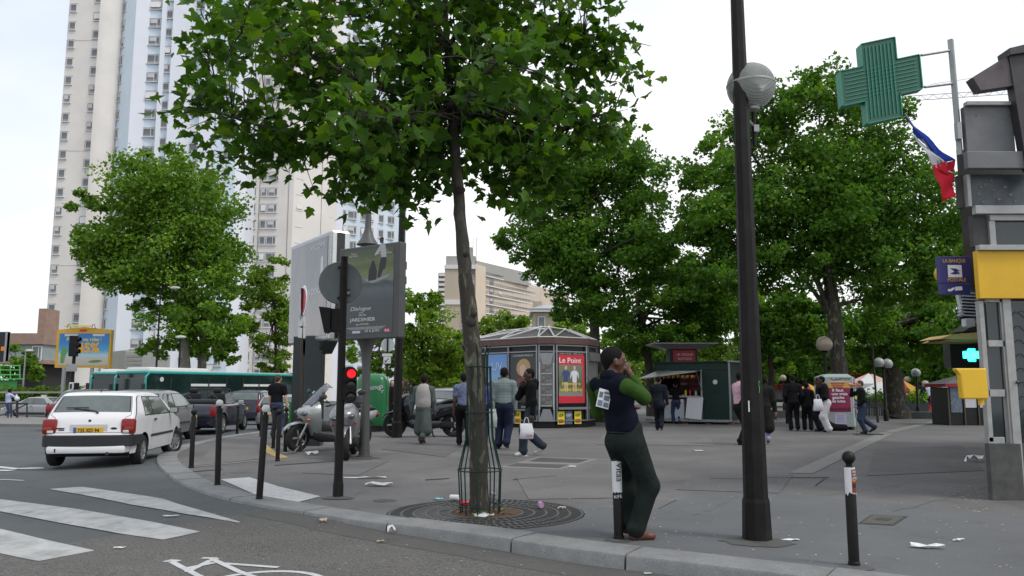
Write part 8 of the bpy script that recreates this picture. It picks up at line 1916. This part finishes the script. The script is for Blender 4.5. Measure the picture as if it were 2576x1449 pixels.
        pc_=wr_+d*.028*s; body+=[('c',wr_,.016*s,pc_+d*.008*s,.019*s)]
        for f in range(4):
            b0=wr_+d*.042*s+side*(.0135*s*(1.5-f)*.8); ln=(.036,.042,.040,.031)[f]*s; mid_=b0+d*ln*.55+pn_*ln*.12; tip=mid_+(d*.5+pn_*.6).normalized()*ln*.55
            body+=[('c',b0-d*.012*s,.0072*s,mid_,.0062*s),('c',mid_,.0062*s,tip,.005*s)]
        b0=wr_+d*.018*s+side*.016*s; body+=[('c',b0,.008*s,b0+(d*.6+side*.7).normalized()*.026*s,.0066*s),('c',b0+(d*.6+side*.7).normalized()*.026*s,.0066*s,b0+(d*.9+side*.6+pn_*.3).normalized()*.045*s,.0055*s)]
    skin_obj('body',body,vox*.8,.018*s/1.7,skin,t); skin_obj('top',topP,vox,.05,top,t)
    skin_obj('trousers',legP,vox,.04,legs,t)
    for sp in shoeP:skin_obj('shoe',sp,vox*.7,.02,shoes,t)
    if hair:skin_obj('hair',hairP,vox*.8,.02,hair,t)
    if coat:mt,ln,fl=coat; skin_obj('coat_skirt',[('e',hip+Vector((0,0,.04*s)),(.080*s,.100*s,.06*s),None),('c',hip+Vector((0,.03*s,0)),.075*s,Vector((feet[0][0]*.4,.03*s+fl,hipz-ln)),.085*s),('c',hip-Vector((0,.03*s,0)),.075*s,Vector((feet[1][0]*.4,-.03*s-fl,hipz-ln)),.085*s)],vox,.06,mt,t)
    if hood:skin_obj('hood',[('c',neck+Vector((-.05*s,.05*s,-.01)),.04*s,neck+Vector((-.05*s,-.05*s,-.01)),.04*s),('c',neck+Vector((-.06*s,0,.0)),.045*s,neck+Vector((-.07*s,0,-.06*s)),.03*s)],vox,.03,top,t)
    t['_hip']=list(hip); return t,dict(hip=hip,neck=neck,chest=chest,hd=hd,fwd=fwd,lft=lft)
def at_px(px,py):return G(px,py)
VO=.017
# ---- man leaning on the bollard (largest figure)
mb=G(1557,1357)
OLIVE=cloth_mat('sweater_green',(.036,.082,.015),.15,20); NAVYV=cloth_mat('vest_navy',(.006,.007,.016),.2,14); TRO=cloth_mat('trousers_green_grey',(.015,.021,.019),.35,5)
yawm=R(38); H=1.74
root=mb+Vector((.115,-.03,0))
Rl=Matrix.Rotation(-yawm,3,'Z')
def wl(px,py,dy=0.0):        # picture point at the man's depth -> his local frame
    q=A(px,py,root.y+dy)-root; return Rl @ q
lh,rh=wl(1592,935,.06),wl(1588,922,-.02)
fR=wl(1600,1345,-.02); fL=wl(1578,1318,.12)
t,J=person('man in navy and green jersey leaning on a bollard, hand at his mouth',root,yawm,H,feet=((fL.x,fL.y),(fR.x,fR.y)),hands=(tuple(wl(1570,1030,.26)),tuple(wl(1583,938,-.06))),skin=M('skin_dark_warm',(.10,.046,.028),.45,var=.15,scale=25),top=NAVYV,legs=TRO,shoes=BRNS,sleeve='long',lean=(-.18,.02),head=(.02,0),vox=.011,crouch=.015,bulk=1.16,wide=1.12,top_arms=False,group=None,headtilt=R(-28),toes=((1,.2,0),(.85,-.5,0)),elbow=((.5,.3,-.8),(.5,-.35,-1.0)),heel=(.04,0),flare=1.18,knee=((1,.5,0),(1,-.35,0)))
s=H
# green sleeves and back panel over the navy body
for ch in t.children:pass
sh=J['neck']+Vector((0,-.108*s*1.14,-.045*s)); el,wr_=ik(sh,wl(1583,938,-.06),.172*s,.150*s,(.5,-.35,-1.0))
skin_obj('sleeve',[('c',sh+Vector((.0,.01,.004)),.072,el,.060),('c',el,.060,wr_.lerp(el,.25),.046)],.011,.04,OLIVE,t)
sh2=J['neck']+Vector((0,.108*s*1.14,-.045*s)); el2,wr2=ik(sh2,wl(1570,1030,.26),.172*s,.150*s,(.5,.3,-.8))
skin_obj('sleeve',[('c',sh2+Vector((0,.006,.004)),.064,el2,.058),('c',el2,.056,wr2.lerp(el2,.1),.045)],.011,.04,OLIVE,t)
bk=J['chest']+Vector((-.062,.075,.0)); skin_obj('back_panel',[('e',bk+Vector((0,.02,.05)),(.075,.105,.15),None),('e',J['hip']+Vector((-.065,.07,.13)),(.068,.095,.12),None)],.012,.05,OLIVE,t)
skin_obj('collar',[('c',J['neck']+Vector((-.02,.03,.015)),.058,J['neck']+Vector((-.02,-.03,.015)),.058)],.011,.03,NAVYV,t)
for q in (1,-1):e_=J['hd']+J['fwd']*.054*s+J['lft']*q*.02*s+Vector((0,0,.012*s)); m=MB(); m.sphere(e_,.011,10); m.build('eye',M('eye_white',(.45,.42,.38),.3,var=.1),t,smoothed=True)
pk=J['hip']+Vector((-.118,-.055,.0)); m=MB(); m.box(pk+Vector((.0,0,-.005)),(.012,.11,.045),rz=R(18),bev=.005); m.build('pocket_flap',TRO,t)
skin_obj('belt',[('e',J['hip']+Vector((-.004,0,.062)),(.073*s*1.24,.094*s*1.03,.018),None)],.010,.01,cloth_mat('belt_grey',(.03,.032,.034)),t)
# newspaper tucked on his back
ppos=root+Matrix.Rotation(yawm,3,'Z') @ (J['chest']+Vector((-.165,.05,-.045)))
nq=A(1519,1003,root.y-.215); pg=thing('newspaper_page','small printed newspaper page on the back of the leaning man','newspaper',nq)
m=MB(); m.box((0,0,0),(.125,.004,.165),bev=0); o=m.build('sheet',PAPER,pg); o.rotation_euler=(0,R(14),R(20))
for x,z,w_,h_ in ((.02,.055,.06,.02),(-.035,.03,.035,.05),(.025,.01,.055,.045),(-.03,-.045,.045,.05),(.03,-.05,.05,.04)):m=MB(); m.box((x,-.004,z),(w_,.002,h_)); m.build('print_block',GRYM,o)
# ---- walkers in front of the kiosk
PLAID=None
def plaid():
    m=bpy.data.materials.new('plaid_shirt'); m.use_nodes=True; t_=m.node_tree; b=t_.nodes['Principled BSDF']; b.inputs['Roughness'].default_value=.9; lk=t_.links.new
    co=t_.nodes.new('ShaderNodeTexCoord'); outs=[]
    for d,sc in (('Z',9),('Y',11)):
        w=t_.nodes.new('ShaderNodeTexWave'); w.bands_direction=d; w.inputs['Scale'].default_value=sc; w.inputs['Distortion'].default_value=.6; lk(co.outputs['Object'],w.inputs[0]); outs.append(w.outputs['Fac'])
    ad=t_.nodes.new('ShaderNodeMath'); lk(outs[0],ad.inputs[0]); lk(outs[1],ad.inputs[1]); ml=t_.nodes.new('ShaderNodeMath'); ml.operation='MULTIPLY'; ml.inputs[1].default_value=.5; lk(ad.outputs[0],ml.inputs[0])
    r=t_.nodes.new('ShaderNodeValToRGB'); e=r.color_ramp.elements; e[0].color=(.06,.09,.10,1); e[1].color=(.34,.36,.33,1); x=e.new(.5); x.color=(.16,.22,.22,1); lk(ml.outputs[0],r.inputs[0]); lk(r.outputs[0],b.inputs['Base Color']); return m
def walker(label,px,py,yaw,H,**k):
    q=G(px,py); k.setdefault('vox',VO); return person(label,q,yaw,H,**k)
def bag(label,px0,px1,py0,py1,Y,mtl,txt=None):
    a,b=A(px0,py0,Y),A(px1,py1,Y); c=Vector(((a.x+b.x)/2,Y,b.z)); w,h=b.x-a.x,a.z-b.z
    t=thing('carrier_bag',label,'bag',c); hb=h*.72
    rows=[]
    for f,wf,df in ((0,.92,.05),(.05,1.0,.075),(.5,.98,.07),(.9,.88,.03),(1,.84,.012)):
        rows.append([(w/2*wf*cx+.01*math.sin(f*9+cx*3),df*cy+.008*math.sin(f*14+cx*5),hb*f) for cx,cy in ((-1,-.6),(-.5,-1),(0,-.8),(.5,-1),(1,-.6),(1,.6),(.5,1),(0,.8),(-.5,1),(-1,.6))])
    m=MB(); m.grid(rows,closed=True); m.poly(rows[0]); m.build('bag',mtl,t,smoothed=60)
    for s_ in (-1,1):m=MB(); m.tube([(-w*.2,s_*.012,hb*.97),(-w*.1,s_*.01,h*.96),(0,s_*.01,h),(w*.1,s_*.01,h*.96),(w*.2,s_*.012,hb*.97)],.007,5); m.build('handle',mtl,t)
    if txt:fit_text(txt,w*.4,.075,M('bag_print',(.35,.02,.06),.6),t,FR(w*.2,hb*.12,-.078),shear=.2)
PLAS=M('plastic_white',(.66,.66,.69),.4,var=.08,scale=12,bump=.3,bscale=20); PLAS2=M('plastic_grey',(.42,.45,.45),.4,var=.2,scale=12)
BODYK=R(90)
# plaid shirt man
walker('man in pale plaid shirt and dark jeans walking away toward the kiosk',1268,1129,R(84),1.83,feet=((.02,.13),(-.18,-.07)),heel=(0,.05),top=plaid(),legs=JEAND,shoes=SHOE,hands=((.04,.27,.78),(.06,-.25,.80)),wide=1.08,bulk=1.05,flare=1.2)
bag('half-filled carrier bag in the left hand of the plaid-shirted man',1230,1250,1010,1076,17.9,PLAS2)
qb=G(1335,1146); t,J=walker('young man in black hoodie with hand to his face walking left',1338,1146,R(196),1.76,feet=((.22,.10),(-.24,-.06)),heel=(0,.09),top=BLKC,legs=cloth_mat('denim_faded',(.03,.04,.055),.4),shoes=SHOEW,hands=((.05,.20,.80),(.20,-.05,1.40)),elbow=((-.8,.4,-.2),(.3,-.5,-1)),hood=True,flare=1.25,lean=(.02,0))
bag('white carrier bag with small red letters held by the hooded man',1307,1342,1050,1104,15.7,PLAS,'H M')
# man in grey vest with robe
VEST=cloth_mat('vest_pale',(.36,.34,.33),.08); ROBE=cloth_mat('robe_grey_green',(.085,.105,.10),.2,5)
t,J=walker('man in pale vest over a long grey robe, orange scarf, walking away',1064,1117,R(82),1.68,feet=((.10,.07),(-.22,-.04)),heel=(0,.10),top=ROBE,legs=ROBE,shoes=BRNS,skin=SKD,hands=((.02,.32,.72),(.04,-.30,.68)),wide=1.12,bulk=1.15,coat=(ROBE,.55,.05),flare=1.1)
skin_obj('vest',[('e',J['chest'],(.152,.205,.21),None),('e',J['hip']+Vector((0,0,.22)),(.148,.195,.2),None),('e',J['hip']+Vector((0,0,.08)),(.150,.195,.17),None)],VO,.10,VEST,t); skin_obj('scarf',[('c',J['neck']+Vector((0,.04,.01)),.065,J['neck']+Vector((0,-.04,.01)),.065)],VO,.03,cloth_mat('scarf_orange',(.55,.11,.03),.3,25),t)
# two people partly behind the trunk
STRIPE=M('striped_shirt',(.12,.15,.24),.9,var=.6,scale=22)
walker('man in blue striped T-shirt half hidden left of the foreground trunk',1166,1122,R(95),1.72,feet=((.1,.1),(-.15,-.1)),top=STRIPE,sleeve='short',legs=BLKC,hands=((.05,.24,.74),(.04,-.24,.74)))
walker('person in purple and white top half hidden right of the foreground trunk',1214,1112,R(80),1.66,feet=((.1,.1),(-.15,-.1)),top=M('purple_top',(.08,.07,.25),.9,var=.8,scale=6),legs=JEAND)
# women by the black scooter
walker('woman with shoulder-length brown hair between bottle bank and lamp column',985,1075,R(-70),1.66,top=BLKC,legs=BLKC,skin=SKL,hair=HBR,hairlen=.14,hands=((.12,.16,.95),(.05,-.18,.75)))
walker('woman in dark brown coat with tan handbag behind the lamp column',1020,1075,R(170),1.68,feet=((.1,.08),(-.12,-.08)),top=cloth_mat('coat_brown',(.035,.028,.024)),legs=JEAN,skin=SKM,hair=HBR,hairlen=.10,coat=(cloth_mat('coat_brown',(.035,.028,.024)),.28,.03))
hbq=A(1020,1012,27.4); hbg=thing('handbag','tan shoulder bag of the woman in the dark brown coat','bag',hbq); m=MB(); m.box((0,0,0),(.34,.14,.26),bev=.05); m.build('bag',cloth_mat('tan_leather',(.30,.19,.11)),hbg,smoothed=40); m=MB(); m.tube([(-.12,0,.12),(-.06,.02,.36),(.08,.02,.38),(.12,0,.12)],.012,6); m.build('strap',MATS['tan_leather'],hbg)
walker('bystander behind the woman in the dark brown coat',1040,1066,R(100),1.62,top=BLKC,legs=BLKC)
# suited man and stall customer
walker('man in dark suit striding toward the snack stall',1659,1083,R(80),1.75,feet=((.16,.06),(-.16,-.06)),heel=(0,.05),top=SUIT,legs=SUIT,skin=SKM,hands=((.18,.30,.86),(-.06,-.28,.76)),wide=1.08,coat=(SUIT,.10,.02))
walker('man in black T-shirt and jeans at the snack stall counter',1702,1066,R(88),1.64,feet=((0,.12),(0,-.12)),top=BLKC,sleeve='short',legs=JEAN,skin=SKL,hands=((.30,.14,1.02),(.30,-.22,1.02)))
walker('person in pink patterned shirt half hidden by the tall lamp post',1866,1119,R(20),1.76,feet=((.12,.08),(-.1,-.08)),top=M('pink_shirt',(.50,.30,.36),.9,var=.25,scale=9),legs=BLKC,hands=((.1,.2,.8),(.05,-.24,.80)),bulk=1.25)
walker('woman in long dark coat and lilac leggings beside the lamp post',1926,1117,R(75),1.68,feet=((.05,.07),(-.08,-.06)),heel=(0,.03),top=cloth_mat('coat_dark',(.022,.022,.018)),legs=M('leggings_lilac',(.35,.28,.50),.8,var=.1),shoes=BRNS,coat=(cloth_mat('coat_dark',(.022,.022,.018)),.48,.04),skin=SKM,hairlen=.04,flare=.8)
# group at the cabinet
walker('tall man all in black with his back to the camera',1999,1083,R(80),1.80,top=BLKC,legs=BLKC,shoes=SHOE,hands=((.1,.22,.9),(.08,-.24,.9)),wide=1.06)
walker('shorter person in black with hands in front right of the tall man',2033,1083,R(70),1.56,top=BLKC,legs=BLKC,hands=((.2,.16,.82),(.2,-.16,.82)),flare=1.15)
walker('man in black jacket and baggy white trousers looking down',2085,1087,R(165),1.74,top=BLKC,legs=M('trousers_white',(.55,.54,.56),.85,var=.12,scale=6,bump=.3,bscale=15),shoes=SHOE,hands=((.30,.10,1.05),(.28,-.08,1.05)),head=(.05,0),flare=1.5,lean=(.06,0))
walker('person in black half hidden behind the white-trousered man',2066,1085,R(150),1.70,top=BLKC,legs=BLKC,flare=1.3)
bag('bulky white plastic bag held by the white-trousered man',2046,2070,992,1034,24.3,PLAS)
q=G(2106,1084); t=thing('dark_backpack','slumped black holdall on the ground against the grey cabinet','bag',q); skin_obj('bag',[('c',(-.35,0,.12),.12,(.25,0,.10),.11),('c',(-.4,.05,.35),.10,(-.2,.05,.15),.14)],.02,.08,BLKC,t)
# boy on crutches drinking
BOYX=cloth_mat('jersey_black',(.010,.011,.011))
t,J=walker('boy drinking from a bottle while leaning on crutches',2172,1091,R(170),1.60,feet=((-.05,.06),(-.34,-.06)),heel=(0,.12),top=BOYX,legs=JEAN,skin=SKL,hair=HBR,shoes=SHOE,hands=((.16,.16,.85),(.26,-.02,1.37)),elbow=((-.6,.4,-.4),(.3,-.4,-1)),flare=1.15)
bq=G(2148,1091); cr=thing('crutches','pair of pale metal crutches with blue grips under the boy','crutch',G(2160,1090)); c_=G(2160,1090)
for px,dx in ((2156,.02),(2164,.05)):
    f_=G(px,1090)-c_; m=MB(); m.tube([f_,f_+Vector((dx,0,.85)),f_+Vector((dx+.03,0,1.0))],.013,6); m.build('shaft',KALU,cr); m=MB(); m.box(f_+Vector((dx,0,.86)),(.12,.05,.04),bev=.01); m.build('grip',M('grip_blue',(.02,.09,.42),.5),cr); m=MB(); m.tube([f_+Vector((dx-.03,0,1.02)),f_+Vector((dx+.03,0,.98))],.03,8); m.build('cuff',MATS['grip_blue'],cr)
dq=A(2143,968,24.0); dr=thing('drink_bottle','bottle of orange drink tipped up to the mouth of the boy','bottle',dq); m=MB(); m.lathe([(.001,-.10),(.033,-.10),(.035,.03),(.014,.09),(.014,.12),(.001,.12)],n=12,Mx=Matrix.Rotation(R(100),4,'Y')); m.build('bottle',M('orange_drink',(.5,.19,.03),.25),dr,smoothed=40)
# left: black T-shirt man, blue shirt man at the railing
q=Vector((A(697,1000,22.5).x,22.5,0)); person('man in black T-shirt standing among the bollards with his back turned',q,R(78),1.74,top=BLKC,sleeve='short',legs=JEAN,skin=SKL,hair=HBR,hands=((.05,.22,.8),(.06,-.30,.80)),vox=VO,wide=1.1)
q=A(18,1060,46); person('man in light blue shirt and jeans at the guard railing on the left edge',Vector((q.x,46,0)),R(70),1.80,top=M('shirt_light_blue',(.42,.46,.66),.85,var=.08,scale=6),legs=M('denim_light',(.10,.16,.30),.85,var=.2),skin=SKD,hands=((.1,.2,.8),(.34,-.14,1.45)),z=-.45,vox=.025,elbow=((-.8,.4,-.2),(.3,-.5,-.6)))
# small far figures at right
FARP=((2318,44,'far man in dark suit with newspaper under the trees',SUIT,SUIT,1.72),(2334,46,'far person in pale blue shirt under the trees',M('pale_blue_shirt',(.38,.45,.55),.9),JEAND,1.70),(2346,45.5,'far child in red dress under the trees',M('red_dress',(.42,.03,.03),.9),M('red_dress',(.42,.03,.03),.9),1.30),(2362,47,'far person in maroon top under the trees',M('maroon',(.08,.02,.03),.9),BLKC,1.68),(2378,46,'far man in teal shirt and dark trousers',M('teal_shirt',(.10,.20,.22),.9),BLKC,1.72))
for i,(px,Y,lb,tp_,lg,hh2) in enumerate(FARP):
    q=A(px,1000,Y); person(lb,(q.x,Y),R(90+20*(i % 3)),hh2,top=tp_,legs=lg,skin=(SKD,SKM)[i % 2],vox=.03,feet=((.1,.1),(-.1,-.1)),group='far figures under the trees')
# ------------------------------------------------------------------ litter
LW=M('litter_paper',(.60,.59,.56),.8,var=.12,scale=30); LT=M('litter_tissue',(.68,.68,.68),.9,var=.06); LK=M('litter_card',(.42,.36,.26),.85,var=.2,scale=30)
rl=random.Random(21)
def scrap(label,px,py,lx,ly,mtl,rz=0.0,hgt=.02,road=False,cat='litter',name='paper_scrap'):
    p=G2(px,py) if road else G(px,py); b=p.z+(.012 if road else .008); n=9; m=MB(); rows=[]
    for i in range(5):
        f=i/4-.5; w=(1-1.2*abs(f) **1.5)*rl.uniform(.6,1.0)
        rows.append([(f*lx+rl.uniform(-.1,.1)*lx*.3,(j/3-.5)*ly*w+rl.uniform(-.1,.1)*ly,hgt*rl.random()) for j in range(4)])
    m.grid(rows); o=m.build(name,mtl,smoothed=False,fix=False); o.location=(p.x,p.y,b); o.rotation_euler.z=rz; s=o.modifiers.new('s','SOLIDIFY'); s.thickness=.003
    return tag(o,label,cat,'litter on the ground')
scrap('long white paper strip on the pavement right of the traffic light pole',918,1204,.62,.10,LW,.1,.02); scrap('torn pale paper sheet below the long paper strip',953,1223,.38,.16,LW,-.1,.05)
scrap('crumpled white paper in front of the silver scooter',784,1145,.26,.2,LT,.3,.08); scrap('white scrap lying flat at the right of the lamp post',1988,1361,.16,.06,LT,.1,.01); scrap('large crumpled white sheet right of the stickered bollard',2334,1381,.26,.10,LT,-.3,.04); scrap('thin white scrap near the right picture edge',2412,1363,.11,.03,LT,.2,.02)
scrap('crumpled newspaper heap against the post office plinth',2452,1162,.34,.22,LT,.2,.14); scrap('pale scrap in the middle of the plaza left of the lamp post',1756,1135,.22,.12,LW,.0,.02); scrap('small white tissue standing by the kerb below the tree grate',984,1344,.08,.08,LT,.4,.09,road=True); scrap('cream scrap on the cycle lane left of the white tissue',957,1367,.07,.04,LK,.4,.02,road=True)
scrap('tan leaf-like scrap in the gutter at the kerb bend',813,1317,.09,.08,LK,1.0,.04,road=True); scrap('white paper scrap on the road between the crossing stripes',429,1301,.17,.06,LW,.1,.01,road=True); scrap('white scrap at the tip of the front crossing stripe',300,1382,.1,.05,LW,.1,.01,road=True)
scrap('pale scrap on the cycle lane below the green peel',1630,1448,.06,.03,LW,0,.01,road=True); scrap('dark flattened card beside the boy on crutches',2185,1094,.9,.35,PLB,.05,.02)
scrap('white scraps beside the service hatch',1440,1176,.14,.06,LT,.2,.02); scrap('bright scrap left of the service hatch',1440-120,1150,.14,.06,LT,.2,.02)
q=G2(1436,1408); t=thing('green_peel','green vegetable peel lying in the gutter near the bollard','litter',q); m=MB(); m.tube([(-.05,0,.015),(-.03,.005,.02),(.0,0,.022),(.035,-.005,.018),(.06,0,.012)],[.006,.012,.014,.012,.004],7); m.build('peel',M('peel_green',(.16,.26,.03),.5),t,smoothed=True)
q=G(800,1118); t=thing('soda_bottle','red and clear plastic bottle lying under the silver scooter','bottle',q); m=MB(); m.lathe([(.001,-.15),(.045,-.15),(.045,.05),(.02,.12),(.02,.15),(.001,.15)],n=12,Mx=Matrix.Rotation(PI/2,4,'Y')); m.build('bottle',M('clear_plastic',(.5,.5,.5),.15),t,smoothed=40,loc=(0,0,.05)); m=MB(); m.lathe([(.0465,-.09),(.0465,.03)],n=12,Mx=Matrix.Rotation(PI/2,4,'Y')); m.build('label_band',RDP,t,loc=(0,0,.05))
for lb,px,py,c in (('crushed white drink can on the grate left of the trunk',1143,1262,LT),('white and red can at the left foot of the tree guard',1167,1278,RDP),('silver can behind the right side of the tree guard',1240,1254,KALU),('pink paper cup on the right half of the grate',1360,1281,M('cup_pink',(.45,.25,.42),.6))):
    q=G(px,py); t=thing('drink_can',lb,'can',(q.x,q.y,.05),rl.uniform(0,3)); m=MB(); m.lathe([(.001,-.055),(.03,-.055),(.033,-.045),(.033,.045),(.028,.055),(.001,.052)],n=14,Mx=Matrix.Rotation(PI/2,4,'Y')); m.build('can',c,t,smoothed=40); m=MB(); m.lathe([(.001,.0555),(.027,.0555)],n=14,Mx=Matrix.Rotation(PI/2,4,'Y')); m.build('lid',KALU,t)
scrap('clear plastic film on the soil at the foot of the trunk',1218,1302,.2,.12,LT,.2,.04); scrap('blue wrapper on the left half of the grate',1102,1260,.12,.06,M('wrapper_blue',(.25,.5,.6),.5),.2,.03); scrap('pale round lid on the right half of the grate',1414,1282,.09,.06,LT,.2,.03); scrap('yellow-green wrapper at the front of the tree soil',1196,1299,.07,.04,M('wrapper_lime',(.3,.35,.05),.6),.2,.03)
# specks: crumbs of paper, gum and leaf bits nobody could count
def specks(name,n,xr,yr,zf,mtl,smin,smax,keep=lambda x,y:True):
    m=MB(); k=0
    while k<n:
        px,py=rl.uniform(*xr),yr[0]+(yr[1]-yr[0])*rl.random() **1.4
        p=G(px,py)
        if not keep(px,py):continue
        k+=1; s=rl.uniform(smin,smax); a=rl.uniform(0,6); z=zf(p); q=5
        m.add([(p.x+s*rl.uniform(.5,1)*math.cos(a+2*PI*i/q),p.y+s*rl.uniform(.5,1)*math.sin(a+2*PI*i/q),z) for i in range(q)],[tuple(range(q))])
    o=m.build(name,mtl,fix=False); return tag(o,kind='stuff')
def onpav(px,py):
    p=G(px,py); best=min(range(0,len(kline),2),key=lambda i:(kline[i]-p).length); tt_=(kline[min(best+1,len(kline)-1)]-kline[max(0,best-1)]); return (p-kline[best]).cross(tt_).z>.35*tt_.length
o=specks('litter_specks',210,(430,2560),(1075,1440),lambda p:.009,LW,.005,.018,onpav); tag(o,'scattered pale crumbs of paper and gum over the pavement','litter')
o=specks('leaf_crumbs',260,(430,2560),(1075,1440),lambda p:.009,LK,.006,.022,onpav); tag(o,'scattered tan leaf crumbs over the pavement','litter')
o=specks('gutter_specks',130,(300,2000),(1230,1449),lambda p:zr(p.x,p.y)+.012,LW,.004,.012,lambda px,py:not onpav(px,py)); tag(o,'fine pale crumbs of litter over the road and gutter','litter')
o=specks('plinth_litter',90,(2380,2500),(1120,1290),lambda p:.010,LK,.008,.035); tag(o,'drift of leaf and paper crumbs along the post office plinth','litter')
